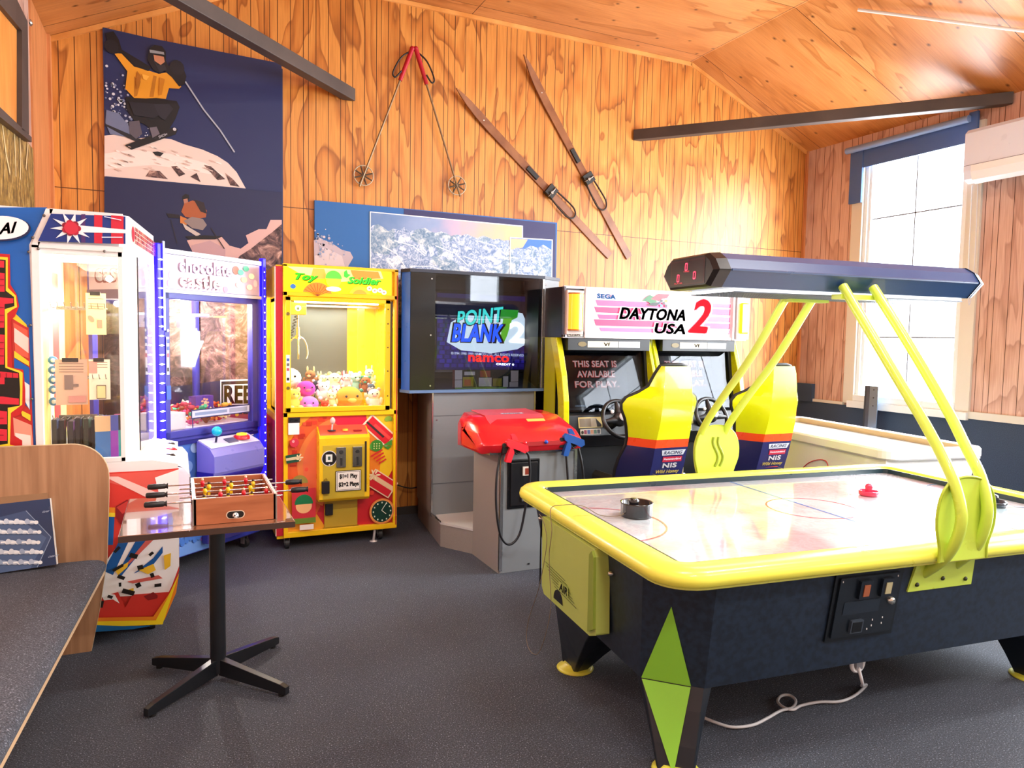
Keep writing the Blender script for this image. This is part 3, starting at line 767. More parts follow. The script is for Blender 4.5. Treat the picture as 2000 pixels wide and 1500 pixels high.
# control shelf
m = MB().use(mat('#F4F0FF', .3)); m.prism([(-.12, .89), (.02, .87), (.05, .83), (.05, .70), (-.005, .62), (-.005, .86), (-.12, .93)], 4.22, 4.98, 'y')
cp = m.build('control_shelf', st, bevel=.01)
for (y, c, r) in ((4.40, '#15151A', .028), (4.62, '#D81E30', .036), (4.84, '#15151A', .026)):
    b_ = MB().use(mat(c, .25)).lathe([(r, 0), (r, .015), (r*.7, .024), (.002, .026)], (-.045, y, .895), 'z', 18).build('push_button', cp)
MB().use(mat('#1A1A1E', .4)).box(.045, 4.3, .66, .056, 4.42, .80).box(.045, 4.5, .70, .056, 4.66, .78).build('coin_slot', cp)
# rear box holding the tall printed side
MB().use(WPAINT).box(-.80, SY, .93, -.605, 4.98, 2.0).build('rear_column', st)
m = MB().use(WPAINT)
m.prism([(-.80, SY), (-.26, SY), (-.215, SY+.05), (-.125, 4.98), (-.80, 4.98)], 2.0, 2.04, 'z')
m.prism([(-.80, SY), (-.26, SY), (-.215, SY+.05), (-.125, 4.98), (-.80, 4.98)], 2.04, 2.172, 'z'); m.build('top_box', st, bevel=.008)
# corner post and window frames
m = MB().use(WPAINT)
m.prism([(-.268, SY), (-.245, SY), (-.205, SY+.06), (-.190, SY+.16), (-.225, SY+.16)], .93, 2.0, 'z')
m.box(-.605, SY, 1.96, -.245, SY+.02, 2.0); m.box(-.605, SY, .93, -.245, SY+.02, .955)
m.box(-.63, SY-.012, .93, -.595, SY+.02, 2.0)
m.prism([(-.63, 1.985), (-.60, 1.985), (-.535, 2.172), (-.565, 2.172)], SY-.012, SY+.001, 'y')
m.prism([(-.60, 1.985), (-.24, 1.985), (-.24, 2.012), (-.60, 2.012)], SY-.012, SY+.001, 'y')
m.prism([(-.55, 2.15), (-.24, 2.15), (-.24, 2.174), (-.55, 2.174)], SY-.012, SY+.001, 'y')
m.box(-.605, 4.955, .93, -.14, 4.98, .97); m.box(-.605, 4.955, 1.985, -.14, 4.98, 2.0); m.box(-.165, 4.94, .93, -.125, 4.98, 2.0)
fr = m.build('window_frame', st, bevel=.003)
m = MB().use(mat('#202024', .4)).prism([(-.190, SY+.17), (-.186, SY+.17), (-.184, SY+.19), (-.188, SY+.19)], .96, 1.98, 'z'); m.build('door_seal', fr)
m = MB().use(mat('#7A7470', .3, .8))
for u, v in ((86, 421), (64, 464), (56, 492), (75, 486), (204, 491), (59, 635), (62, 779)):
    x, z = XZ(u, v, SY-.012); m.lathe([(.007, 0), (.006, -.006), (.002, -.008)], (x, SY-.012, z), 'y', 10)
m.build('screws', fr)
MB().use(GLASS).box(-.60, SY+.008, .955, -.262, SY+.010, 1.965).build('side_glass', st)
MB().use(GLASS).prism([(-.187, SY+.17), (-.184, SY+.17), (-.13, 4.95), (-.133, 4.95)], .955, 1.98, 'z').build('front_glass', st)
MB().use(GLASS).box(-.60, 4.965, .97, -.165, 4.967, 1.99).build('far_glass', st)
MB().use(mat('#FFF6E0', .3, emit=6)).box(-.55, 4.3, 1.985, -.28, 4.8, 1.998).build('lamp_tube', st)
bulb('prize_cabinet_lamp', (-.40, 4.50, 1.93), 16, (1, .93, .78), .02)
# interior back board (seen edge-on behind the side glass)
m = MB().use(mat('#F6E58C', .4)).box(-.606, SY+.03, .96, -.598, 4.95, 1.98)
m.use(mat('#F3F1EA', .4)).box(-.598, 4.36, .96, -.596, 4.47, 1.98)
bb = m.build('prize_board', st)
a = Art((-.597, 4.50, 0), (0, -1, 0), (0, 0, 1), mb=MB(), rough=.4)   # faces +x
def rb_(y0, y1, z0, z1, c): a.rect(4.50-y1, z0, 4.50-y0, z1, c)
rb_(4.50, 4.72, 1.02, 1.90, '#D84A40'); rb_(4.50, 4.72, 1.80, 1.90, '#C08A30'); rb_(4.50, 4.72, 1.68, 1.75, '#E8787C'); rb_(4.50, 4.72, 1.44, 1.50, '#F0A0A0'); rb_(4.50, 4.72, 1.58, 1.64, '#B01020')
a.text('MONSTROUS', .02-.24, 1.455, .18, .035, '#FFFFFF', .03); a.text('MONSTROUS', .02-.24, 1.69, .18, .04, '#FFFFFF', .03)
a.mb.build('red_poster', bb)
# far side backing sign strip and hooks
m = MB().use(mat('#8C8478', .3, .6))
for z in (1.70, 1.33, 1.12):
    m.box(-.58, 4.5, z, -.40, 4.505, z+.02)
for z in (1.70, 1.33, 1.12):
    for k in range(9):
        x = -.585+k*.03
        m.tube([(x, 4.5, z+.01), (x, 4.36, z+.01), (x, 4.33, z+.035)], .0022, 5)
m.build('hook_rack', st)
# printed artwork on the side
a = Art((0, SY, 0), (1, 0, 0), (0, 0, 1), rough=.35)
a.pp([(-20, 405), (92, 405), (57, 478), (72, 880), (-20, 880)], '#0B5FB8')
a.pp([(0, 620), (20, 617), (56, 640), (66, 880), (0, 880)], '#C9302A')
a.pp([(18, 600), (52, 634), (53, 640), (18, 618)], '#F8D030')
a.pp([(26, 630), (54, 645), (56, 700), (30, 690)], '#E0604A'); a.pp([(28, 640), (56, 660), (56, 690), (28, 668)], '#F4D8CC')
a.pp([(28, 685), (57, 706), (57, 715), (28, 698)], '#F8D030'); a.pp([(28, 699), (58, 718), (59, 800), (40, 780), (28, 740)], '#0B5FB8')
a.pp([(48, 745), (58, 752), (58, 800), (50, 785), (40, 762)], '#F2F0EE'); a.pp([(40, 800), (60, 810), (60, 822), (44, 812)], '#F8D030')
a.pp([(26, 815), (62, 830), (66, 880), (30, 880)], '#EE9A82'); a.pp([(30, 845), (60, 850), (62, 880), (32, 880)], '#FBE4D8')
OUT = [[(-10, 495), (20, 497), (21, 556), (33, 575), (38, 598), (30, 618), (22, 625), (24, 705), (24, 718), (46, 722), (50, 760), (50, 790), (40, 810), (26, 815), (28, 850), (44, 860), (44, 880), (-10, 880)]]
for o_ in OUT: a.pp(o_, '#C41F22')
a.pp([(-10, 501), (16, 503), (16, 562), (32, 578), (34, 600), (26, 604), (15, 612), (15, 716), (40, 724), (45, 728), (44, 790), (22, 806), (20, 868), (38, 872), (38, 880), (-10, 880)], '#F8D830')
a.pp([(-10, 506), (12, 508), (12, 568), (28, 580), (29, 598), (10, 604), (11, 718), (38, 728), (40, 760), (39, 792), (16, 796), (16, 800), (16, 866), (-10, 870)], '#16100E')
RB = '#D6273A'
for r_ in ([(-10, 508), (9, 510), (9, 523), (-10, 522)], [(-10, 532), (10, 534), (10, 570), (-10, 570)], [(-10, 580), (27, 583), (27, 592), (10, 594), (9, 640), (-10, 640)], [(-10, 652), (10, 654), (9, 712), (-10, 712)],
           [(-10, 724), (37, 729), (37, 738), (10, 737), (10, 750), (-10, 750)], [(6, 774), (38, 778), (38, 790), (-10, 788), (-10, 774)], [(-10, 800), (15, 803), (15, 828), (-10, 828)], [(-10, 836), (15, 838), (15, 860), (-10, 860)]):
    a.pp(r_, RB)
for y in (545, 557, 600, 615, 628, 668, 680, 694, 815, 848): a.line([(-10, y), (9, y+1)], .003, '#6A1018', px=True)
for x in (2, 14, 26): a.line([(x, 728), (x+.5, 737)], .003, '#6A1018', px=True)
a.ell(*a.ab(6, 448), .115, .058, '#0A1E4A', 30, .12); a.ell(*a.ab(5, 446), .108, .054, '#F6F6F8', 30, .12)
a.textp('LAI', (-14, 461), (31, 456), (-10, 439), '#14182A', .05, .15)
# top marquee
a.pp([(101, 419), (246, 424), (246, 478), (76, 472)], '#10307E')
a.pp([(185, 421), (201, 422), (201, 477), (185, 476)], '#C81E3A'); a.pp([(218, 422), (242, 424), (242, 478), (218, 477)], '#C81E3A'); a.pp([(160, 420), (168, 420), (168, 475), (160, 475)], '#4A2A6A')
a.pp([(150, 441), (246, 450), (246, 457), (150, 455)], '#F4F4F8')
for (u, v) in ((150, 445),):
    cx_, cz_ = a.ab(141, 447)
    P = []
    for k in range(20):
        q = 2*math.pi*k/20+.1; r_ = .088 if k % 2 == 0 else .036
        P.append((cx_+r_*math.cos(q), cz_+.9*r_*math.sin(q)))
    a.poly(P, '#E8ECF4')
    for k in range(7):
        q = 2*math.pi*k/7; a.ell(cx_+.026*math.cos(q), cz_+.024*math.sin(q), .015, .015, ['#B01838', '#8E1230'][k % 2], 12)
    a.ell(cx_, cz_, .03, .03, '#C82A42', 16)
a.line([(205, 425), (238, 432)], .004, '#DDE8FF', px=True); a.line([(200, 465), (240, 465)], .004, '#DDE8FF', px=True)
# lower burst artwork
a.pp([(180, 922), (300, 916), (349, 912), (350, 1110), (318, 1213), (150, 1228), (150, 922)], '#D8382E')
a.pp([(190, 925), (345, 915), (345, 960), (300, 962), (215, 940)], '#E05A50'); a.pp([(205, 928), (232, 928), (345, 975), (345, 990), (300, 975)], '#F5C8C0')
a.pp([(303, 930), (349, 914), (350, 1060), (325, 1060), (318, 990)], '#FBF2F0')
a.pp([(150, 985), (226, 988), (226, 998), (150, 996)], '#F09020'); a.pp([(150, 996), (226, 998), (226, 1006), (150, 1005)], '#F8D830'); a.pp([(150, 1005), (225, 1006), (222, 1060), (150, 1060)], '#0F5CA8')
a.pp([(228, 985), (250, 972), (258, 988), (258, 1012), (238, 1022), (228, 1005)], '#8E1A1E'); a.pp([(229, 987), (250, 975), (256, 990), (240, 1000)], '#C83A34')
a.pp([(238, 1050), (349, 1025), (350, 1100), (330, 1155), (225, 1160), (200, 1160), (196, 1110)], '#FFFFFF')
for p in ([(204, 1110), (240, 1040), (256, 1045), (222, 1118)], [(230, 1115), (270, 1045), (298, 1045), (262, 1090), (238, 1120)], [(262, 1115), (300, 1085), (318, 1062), (318, 1075), (298, 1100)]): a.pp(p, '#0F5CA8')
for p in ([(235, 1112), (255, 1095), (300, 1050), (290, 1046)], [(250, 1130), (310, 1118), (318, 1124), (260, 1134)]): a.pp(p, '#D8665C')
for p in ([(226, 1108), (252, 1092), (250, 1102), (232, 1118)], [(272, 1108), (300, 1096), (305, 1108), (290, 1116)], [(320, 1080), (334, 1075), (333, 1100), (322, 1108)], [(245, 1148), (262, 1142), (262, 1152)]): a.pp(p, '#F8C830')
a.pp([(196, 1160), (232, 1150), (246, 1180), (260, 1155), (330, 1150), (348, 1112), (318, 1195), (150, 1205)], '#D8382E')
a.pp([(196, 1150), (226, 1155), (235, 1172), (222, 1164), (205, 1166)], '#FFFFFF')
a.pp([(282, 1158), (300, 1150), (308, 1156), (308, 1162), (290, 1166)], '#8E1A1E')
for (u, v, w_, h_, r_) in ((230, 1068, 12, 5, .8), (262, 1080, 13, 8, -.4), (296, 1076, 8, 5, .7), (232, 1103, 18, 5, .5), (275, 1102, 9, 8, .2), (238, 1121, 12, 6, -.5), (236, 1135, 4, 7, 0), (271, 1136, 8, 8, .4), (298, 1117, 6, 8, .3), (309, 1136, 11, 6, 0), (252, 1149, 20, 8, -.4), (217, 1158, 8, 5, -.5), (199, 1172, 8, 12, -.2)):
    c_ = a.ab(u, v); k_ = .0029
    cr, sr = math.cos(r_), math.sin(r_); w2_, h2_ = w_*k_/2, h_*k_/2
    a.poly([(c_[0]+x*cr-y*sr, c_[1]+x*sr+y*cr) for x, y in ((-w2_, -h2_), (w2_, -h2_), (w2_, h2_), (-w2_, h2_))], '#17120F')
a.pp([(190, 1198), (300, 1196), (332, 1150), (350, 1112), (344, 1150), (322, 1202), (188, 1206)], '#F08A20')
a.pp([(188, 1205), (305, 1203), (325, 1165), (350, 1112), (318, 1211), (240, 1214), (188, 1212)], '#F8DC20')
a.pp([(150, 1210), (240, 1214), (300, 1213), (260, 1220), (150, 1228)], '#1468A8')
a.mb.build('side_artwork', st)
# marquee on the angled front
dx, dy = (-.125+.215), (4.98-SY-.05); L_ = math.hypot(dx, dy)
a = Art((-.215, SY+.05, 0), (dx/L_, dy/L_, 0), (0, 0, 1), rough=.4)
a.rect(.02, 2.045, L_-.02, 2.15, '#F2F0EE'); a.rect(.04, 2.05, L_-.03, 2.145, '#E8DAD0')
rs = random.Random(5)
for i in range(16):
    for j in range(4):
        c_ = rs.choice(['#A8323A', '#C05048', '#8A1E28', '#D88A78', '#B07A68'])
        x_ = .14+i*.044; z_ = 2.053+j*.0225; a.h = .002+.0001*(i % 3)
        a.rect(x_, z_, x_+.038, z_+.019, c_)
a.h = .003; a.ell(.09, 2.095, .04, .04, '#C8203A', 16)
a.mb.build('front_marquee', st)
caster(st, -.14, 4.26, .09, .042); caster(st, -.14, 4.86, .09, .042); caster(st, -.72, 4.26, .09, .042)

# items inside the prize cabinet
rs = random.Random(11)
pk_cols = [('#23262E', '#3C5A8C'), ('#1B1F26', '#7A3B3B'), ('#262E2A', '#4A7A68'), ('#1E2230', '#8A5AA8')]
protos = []
for c0, c1 in pk_cols:
    t = thing('prize_packet', 'dark hanging prize packet in the row behind the cabinet side glass', 'prize packet', (0, 0, 0), group='dark prize packets on the lowest rack')
    MB().use(mat(c0, .4)).box(-.012, -.05, -.17, .012, .05, 0).build('bag', t, bevel=.004)
    MB().use(mat(c1, .4)).box(-.0135, -.046, -.05, .0135, .046, -.004).build('header_card', t)
    protos.append(t)
k = 0
for i in range(12):
    o = protos[i] if i < 4 else copy_tree(protos[i % 4])
    o.location = (-.585+i*.0245, 4.42+.06*(i % 3), 1.13-.01*(i % 2)); o.rotation_euler = (0, 0, rs.uniform(-.15, .15))
for (x, y, c0, c1, lb) in ((-.36, 4.30, '#3E7AC8', '#E8C8A0', 'blue and tan prize bag hanging at the front of the prize rack'), (-.325, 4.32, '#A848D8', '#4C62D0', 'purple prize bag hanging beside the turquoise one'), (-.295, 4.34, '#48B8B0', '#20242E', 'turquoise prize bag with a black card at the end of the rack'), (-.275, 4.37, '#E070C0', '#D850A8', 'pink prize bag hanging rightmost on the rack')):
    t = thing('prize_bag', lb, 'prize bag', (x, y, 1.15), .2)
    MB().use(mat(c0, .3)).box(-.035, -.012, -.26, .035, .012, -.07).build('bag', t, bevel=.006, world=False); MB().use(mat(c1, .3)).box(-.035, -.013, -.08, .035, .013, 0).build('header_card', t, world=False)
def notice(px, Y, c, label, lines, draw):
    P = [XZ(*p, Y) for p in px]
    xs = [p[0] for p in P]; zs = [p[1] for p in P]
    x0, x1, z0, z1 = min(xs), max(xs), min(zs), max(zs)
    t = thing('paper_notice', label, 'notice', ((x0+x1)/2, Y, z0))
    m = MB().use(mat(c, .6)).box(x0, Y, z0, x1, Y+.002, z1); m.build('sheet', t)
    MB().use(BLK).box(x0+(x1-x0)*.22, Y-.006, z1-.012, x0+(x1-x0)*.72, Y+.006, z1+.008).build('bulldog_clip', t)
    a = Art((x0, Y, z0), (1, 0, 0), (0, 0, 1), rough=.6)
    for zf in lines: a.rect((x1-x0)*.12, (z1-z0)*zf, (x1-x0)*.88, (z1-z0)*zf+.003, '#8A6A60')
    draw(a, x1-x0, z1-z0); a.mb.build('print', t)
notice([(167, 572), (208, 654)], 4.36, '#F6E8B0', 'pale yellow paper notice clipped up inside the prize cabinet', (.86, .74, .68, .62), lambda a, w, h: (a.ell(w*.25, h*.38, .012, .02, '#B8907C', 14, .6), a.rect(w*.56, h*.16, w*.8, h*.36, '#B8907C')))
notice([(107, 702), (172, 790)], 4.25, '#DDB8A4', 'pinkish paper notice with a grey door shape clipped inside the prize cabinet', (.90, .84, .78, .72), lambda a, w, h: (a.rect(w*.28, h*.34, w*.55, h*.66, '#8A7470'), a.rect(w*.55, h*.40, w*.72, h*.46, '#8A7470'), a.rect(w*.4, h*.05, w*.95, h*.2, '#D89890')))
notice([(173, 702), (216, 780)], 4.40, '#FAF2E6', 'white leaflet with a small framed sketch hanging in the prize cabinet', (.92, .86, .80), lambda a, w, h: (a.rect(0, h*.66, w*.4, h*.96, '#D89A98'), a.rect(w*.35, h*.02, w*.8, h*.36, '#5A4A40'), a.rect(w*.38, h*.04, w*.77, h*.34, '#F0DDA8')))
t = thing('prize_chain', 'blue and white prize watches hanging at the left of the prize rack', 'prize', (-.58, 4.3, 1.2))
m = MB().use(mat('#3E86C8', .35))
for zz in (1.44, 1.39, 1.34, 1.29, 1.23):
    m.use(mat('#3E86C8', .35)).ball((-.575, 4.3, zz), .022, 10, 1, .5, 1); m.use(mat('#E8EEF4', .3)).ball((-.572, 4.287, zz), .011, 8, 1, .6, 1)
m.build('beads', t)

# ================================================================== CHOCOLATE CRANE MACHINE (blue)
CL, CA = (-.119, 5.049), math.atan2(.612, .698)
cs = thing('chocolate_crane_machine', 'purple blue sweet crane machine with glowing blue edge strips and lit header', 'arcade machine', (CL[0], CL[1], 0), CA)
FC = frame_of(cs); W_, D_ = .928, .66
def LB(): return MB()
def bl(mb, name, parent=cs, **k): return mb.build(name, parent, world=False, **k)
NAVY = mat('#3A3A9C', .35); PURP = mat('#5A52B8', .35)
bl(MB().use(NAVY).box(.02, .02, .10, W_-.02, D_, .90), 'lower_cabinet', bevel=.01)
m = MB().use(NAVY)
for x0, x1 in ((.06, .10), (W_-.11, W_-.06)):
    m.box(x0, .0, .86, x1, .05, 1.86)
m.box(.06, 0, 1.80, W_-.06, .05, 1.87); m.box(.06, 0, .88, W_-.06, .05, .95)
m.box(.02, D_-.04, .9, .06, D_, 1.86); m.box(W_-.06, D_-.04, .9, W_-.02, D_, 1.86)
m.box(.02, .0, .9, .06, .05, 1.86); m.box(W_-.06, 0, .9, W_-.02, .05, 1.86)
m.box(.02, .04, .88, W_-.02, D_, .94)
m.box(.02, .04, 1.84, W_-.02, D_, 2.10)
fr = bl(m, 'cabinet_frame', bevel=.004)
bl(MB().use(mat('#D8DCF0', .3)).box(.055, -.012, 2.085, W_-.03, .03, 2.115).box(.055, -.012, 1.84, W_-.03, .02, 1.862), 'silver_trim')
bl(MB().use(mat('#1C1C78', .3)).box(.068, -.006, .855, W_-.065, .0, .875).box(.068, -.006, .90, W_-.065, 0, .908), 'vent_strip')
# LED edge strips
for nm, x0, x1 in (('led_strip', -.004, .045), ('led_strip', W_-.022, W_+.008)):
    o = bl(MB().use(mat('#1A10FF', .3, emit=2.2)).box(x0, -.02, .14 if x0 < .1 else .2, x1, .02, 2.14), nm, bevel=.006)
    m = MB().use(mat('#E4ECFF', .3, emit=5.0))
    n_ = 32
    for k in range(n_):
        z = .2+k*1.9/n_
        if x0 < .1: m.add([(x0+.002, -.0215, z), ((x0+x1)/2, -.0215, z-.006), (x1-.002, -.0215, z), ((x0+x1)/2, -.0215, z+.006)], [(0, 1, 2, 3)], False)
        else: m.box(x0+.010, -.0215, z-.004, x1-.012, -.02, z+.004)
    bl(m, 'led_dots', o)
bl(MB().use(mat('#8A8CB0', .3, .6)).box(.03, -.03, 1.6, .045, -.02, 2.155), 'aerial_bracket')
bl(MB().use(GLASS).box(.10, .02, .95, W_-.11, .024, 1.80), 'front_glass')
bl(MB().use(GLASS).box(.036, .05, .95, .039, D_-.04, 1.84), 'side_glass')
bl(MB().use(GLASS).box(W_-.04, .05, .95, W_-.036, D_-.04, 1.84), 'side_glass')
bl(MB().use(GLASS).box(.06, D_-.02, .95, W_-.06, D_-.016, 1.84), 'rear_glass')
# interior : floor tray, chute, crane rail
bl(MB().use(mat('#E8D8DC', .5)).box(.07, .06, .94, W_-.07, D_-.05, .955).box(.08, .05, .955, .26, .25, 1.06), 'prize_tray')
m = MB().use(mat('#BFC2CC', .3, .7)); m.box(.06, .3, 1.70, W_-.06, .315, 1.715); m.box(.5, .1, 1.705, .515, .6, 1.72); m.box(.46, .27, 1.62, .55, .35, 1.70)
cr_ = bl(m, 'crane_rail')
bl(MB().use(mat('#FFF4E4', .3, emit=7)).box(.2, .12, 1.825, W_-.2, .16, 1.838), 'lamp_tube')
p_ = FC @ Vector((W_/2, .3, 1.8)); bulb('crane_machine_lamp', tuple(FC @ Vector((W_/2, .33, 1.79))), 60, (1, .90, .80), .02)
# control box
m = MB().use(mat('#7A78C8', .3)); m.prism([(-.005, .60), (-.13, .60), (-.16, .66), (-.16, .77), (-.12, .82), (0, .87)], .30, .76, 'x')
cb = bl(m, 'control_box', bevel=.008)
bl(MB().use(mat('#2A2090', .35)).prism([(-.004, .585), (-.125, .585), (-.15, .63), (-.15, .66), (-.004, .66)], .295, .765, 'x'), 'trim_band', cb)
bl(MB().use(mat('#DCE0F4', .3)).prism([(-.122, .822), (-.120, .826), (-.004, .873), (-.002, .868)], .31, .75, 'x'), 'top_plate', cb)
bl(MB().use(mat('#26264A', .3)).cyl((.40, -.07, .85), (.405, -.075, .90), .007, 8), 'joystick_shaft', cb)
bl(MB().use(mat('#18B8D8', .2)).ball((.405, -.075, .925), .034, 16), 'joystick_ball', cb)
bl(MB().use(mat('#E02838', .3)).lathe([(.055, 0), (.055, .02), (.045, .028)], (.64, -.065, .845), 'z', 20), 'button_collar', cb)
bl(MB().use(mat('#FFC020', .3, emit=1.2)).lathe([(.036, 0), (.034, .012), (.005, .018)], (.64, -.065, .872), 'z', 20), 'push_button', cb)
bl(MB().use(mat('#5A5C7C', .4)).prism([(-.10, .833), (-.09, .845), (-.045, .862), (-.05, .852)], .49, .58, 'x'), 'display_window', cb)
bl(MB().use(BLK).lathe([(.07, 0), (.07, -.012)], (.76, -.001, .655), 'y', 24), 'speaker')
bl(MB().use(mat('#35307A', .4)).box(.34, -.05, .16, .70, 0, .56).box(.60, -.06, .44, .65, -.05, .56), 'prize_door')
for x in (.10, W_-.12):
    for y in (.08, D_-.1):
        caster(cs, x, y, .1, .036, local=Matrix.Identity(4)) if 0 else None
        m = MB().use(mat('#2A2A2C', .5)); m.cyl((x-.014, y, .036), (x+.014, y, .036), .036, 16)
        m.use(mat('#BDBDC4', .4, .8)); m.box(x-.02, y-.015, .03, x-.016, y+.02, .1); m.box(x+.016, y-.015, .03, x+.02, y+.02, .1); m.box(x-.022, y-.03, .095, x+.022, y+.03, .102)
        bl(m, 'caster')
# printed front
A0 = Vector(FC @ Vector((0, 0, 0))); U0 = (FC.to_3x3() @ Vector((1, 0, 0))); NV = FC.to_3x3() @ Vector((0, -1, 0))
class LArt(Art):
    pass
hd = Art(A0 + NV*.002, U0, (0, 0, 1), rough=.35, emit=.0)
PW = '#DCCEE2'
hd.rect(.06, 1.865, W_-.04, 2.083, PW, emit=.0)
hd.ell(.11, 2.03, .055, .05, '#B8A0DC', 24, emit=.5); hd.ell(.12, 2.04, .02, .045, '#CDBCEC', 16, .5, emit=.5)
hd.ell(.12, 1.95, .028, .035, '#E890B0', 18, emit=.5); hd.ell(.10, 1.90, .02, .025, '#D88CB8', 14, emit=.5)
hd.ell(.655, 2.03, .03, .03, '#A87868', 20, emit=.3); hd.ell(.56, 1.89, .02, .022, '#D888A0', 14, emit=.5); hd.ell(.84, 1.95, .02, .025, '#F0B0A8', 14, emit=.5)
for (x, z, c_) in ((.70, 2.02, '#6CB8A8'), (.75, 2.05, '#58B090'), (.73, 1.97, '#E8D8A0'), (.80, 2.0, '#F0E0B0'), (.68, 1.93, '#F8E8C8'), (.78, 1.92, '#F0D0B8')): hd.ell(x, z, .028, .02, c_, 14, emit=.4)
hd.text('chocolate', .17, 1.98, .44, .085, '#A878B0', .09, emit=.0); hd.text('chocolate', .17, 1.98, .44, .085, '#FFFFFF', .02, emit=.35)
hd.text('castle', .17, 1.885, .34, .085, '#B07088', .09, emit=.0); hd.text('castle', .17, 1.885, .34, .085, '#FFFBFB', .02, emit=.35)
for x in np.arange(.2, .52, .035): hd.ell(x, 1.882, .008, .01, '#B8A8D0', 8, emit=.2)
hd.mb.build('header_sign', cs)
a = Art(A0 + NV*.001 + Vector((0, 0, 0)), U0, (0, 0, 1), rough=.35)
class _S: pass
a.O = np.array(A0 + NV*(-.0195)); 
a.rect(.03, .11, W_-.03, .85, '#3C50B4'); a.rect(.06, .62, W_-.06, .85, '#4872C0')
a.poly([(.06, .11), (.5, .11), (.62, .26), (.45, .34), (.06, .30)], '#6C98DC'); a.poly([(.5, .11), (W_-.06, .11), (W_-.06, .5), (.7, .4)], '#3A46B0')
for (x, z, r_, c_) in ((.2, .80, .03, '#8FB8E8'), (.30, .82, .035, '#A8C8F0'), (.52, .83, .02, '#B090D8'), (.60, .84, .025, '#A880D0'), (.80, .84, .02, '#8878D0'), (.24, .70, .04, '#7FA8E0'), (.36, .2, .03, '#8868C8'), (.80, .56, .04, '#5868C8')):
    a.ell(x, z, r_, r_, c_, 18)
for k in range(16): a.ell(.12+k*.033, .215+.012*math.sin(k*2.1), .02, .028, '#4878C8', 12)
a.text('castle', .13, .245, .36, .12, '#F4F6FF', .06, rot=.0); a.text('choc', .55, .27, .22, .1, '#E8ECFF', .06)
a.ell(.76, .77, .055, .058, '#F0F0F4', 26); a.ell(.76, .77, .050, .053, '#15151A', 26); a.rect(.738, .745, .757, .79, '#F0F0F4'); a.rect(.763, .745, .782, .79, '#F0F0F4')
for q in range(8): a.line([(.76+.06*math.cos(q*.785+.2), .80+.06*math.sin(q*.785+.2)), (.76+.10*math.cos(q*.785+.2), .80+.06*math.sin(q*.785+.2))], .006, '#F0F0F4') if q < 5 else None
a.mb.build('front_artwork', cs)
# price strip on the glass and sticker on the frame
s_ = Art(A0 + NV*.001, U0, (0, 0, 1), rough=.3); s_.O = np.array(A0 + NV*(-.012))
s_.rect(.27, 1.015, .80, 1.075, '#2A2A60'); s_.rect(.278, 1.022, .792, 1.068, '#C8CCE8'); s_.rect(.30, 1.035, .58, 1.055, '#8898C0'); s_.rect(.60, 1.03, .77, 1.06, '#9AA0BC'); s_.rect(.275, .955, .283, 1.015, '#2A2A60')
s_.O = np.array(A0 + NV*.002)
s_.rect(.066, 1.32, .088, 1.56, '#EDEDF2'); [s_.rect(.069, 1.34+k*.045, .085, 1.365+k*.045, c_) for k, c_ in enumerate(['#2A2A30', '#F0F0F0', '#B8586A', '#3858A8', '#4868B8'])]
s_.rect(.06, 1.16, .095, 1.25, '#3A66C0'); s_.ell(.077, 1.60, .008, .01, '#E8E8F0', 10)
s_.mb.build('stickers', cs)
# left side printed header and text seen through the neighbouring cabinet
US = FC.to_3x3() @ Vector((0, -1, 0)); OS = FC @ Vector((.019, D_, 0))
s_ = Art(OS, US, (0, 0, 1), rough=.4)
s_.rect(.02, 1.86, .64, 2.09, '#DCC8C4'); s_.text('castle', .08, 1.905, .38, .13, '#A85848', .08); s_.text('castle', .09, 1.915, .365, .112, '#FFFFFF', .03)
s_.rect(.0, 1.80, .66, 1.86, '#6A5A68'); s_.rect(.0, .62, .66, .84, '#5A4458'); s_.text('Plato', .16, .65, .34, .12, '#F0A890', .05); s_.rect(.0, .86, .66, .90, '#8A8088')
s_.mb.build('side_artwork', cs)
# sweets
rs = random.Random(21)
cols = ['#E86030', '#F0C048', '#D82848', '#E8E0C8', '#4CB080', '#C84878', '#F09048', '#8A4A30', '#F4E8A0', '#B03048']
protos = []
for c_ in cols:
    t = thing('wrapped_sweet', 'small wrapped sweet in the heap inside the crane machine', 'sweet', (0, 0, 0), group='wrapped sweets heaped in the crane machine')
    MB().use(mat(c_, .25)).ball((0, 0, 0), .022, 8, 1.3, 1, .8).build('sweet', t, world=False)
    MB().use(mat(c_, .25)).cyl((.026, 0, 0), (.046, 0, 0), .004, 6, .014).cyl((-.026, 0, 0), (-.046, 0, 0), .004, 6, .014).build('wrapper_twist', t, world=False)
    protos.append(t)
for i in range(110):
    t = protos[i] if i < len(protos) else copy_tree(protos[i % len(protos)])
    x = rs.uniform(.12, W_-.12); y = rs.uniform(.06, D_-.12)
    if x < .28 and y < .27: y = rs.uniform(.30, D_-.12)
    hgt = .05 + .10*math.exp(-((x-.25)/.22)**2) + .03*math.exp(-((x-.7)/.12)**2) + .05*(y/D_)
    z = .975+rs.uniform(0, 1)*hgt
    t.location = FC @ Vector((x, y, z)); t.rotation_euler = (rs.uniform(-.6, .6), rs.uniform(-.6, .6), rs.uniform(0, 6.28))
t = thing('chocolate_box', 'purple chocolate box lying on the sweets in the crane machine', 'box', tuple(FC @ Vector((.58, .25, 1.04))), CA)
MB().use(mat('#5A3AA0', .3)).box(-.08, -.03, 0, .08, .04, .10).build('carton', t, world=False, bevel=.003)
q = Art((0, -.0305, 0), (1, 0, 0), (0, 0, 1)); [q.ell(.045*math.cos(k*.9)*.6, .05+.035*math.sin(k*.9)*.8, .012, .008, '#E8A888', 8) for k in range(7)]; q.ell(0, .05, .016, .016, '#F0C0A0', 10)
q.mb.build('print', t, world=False)
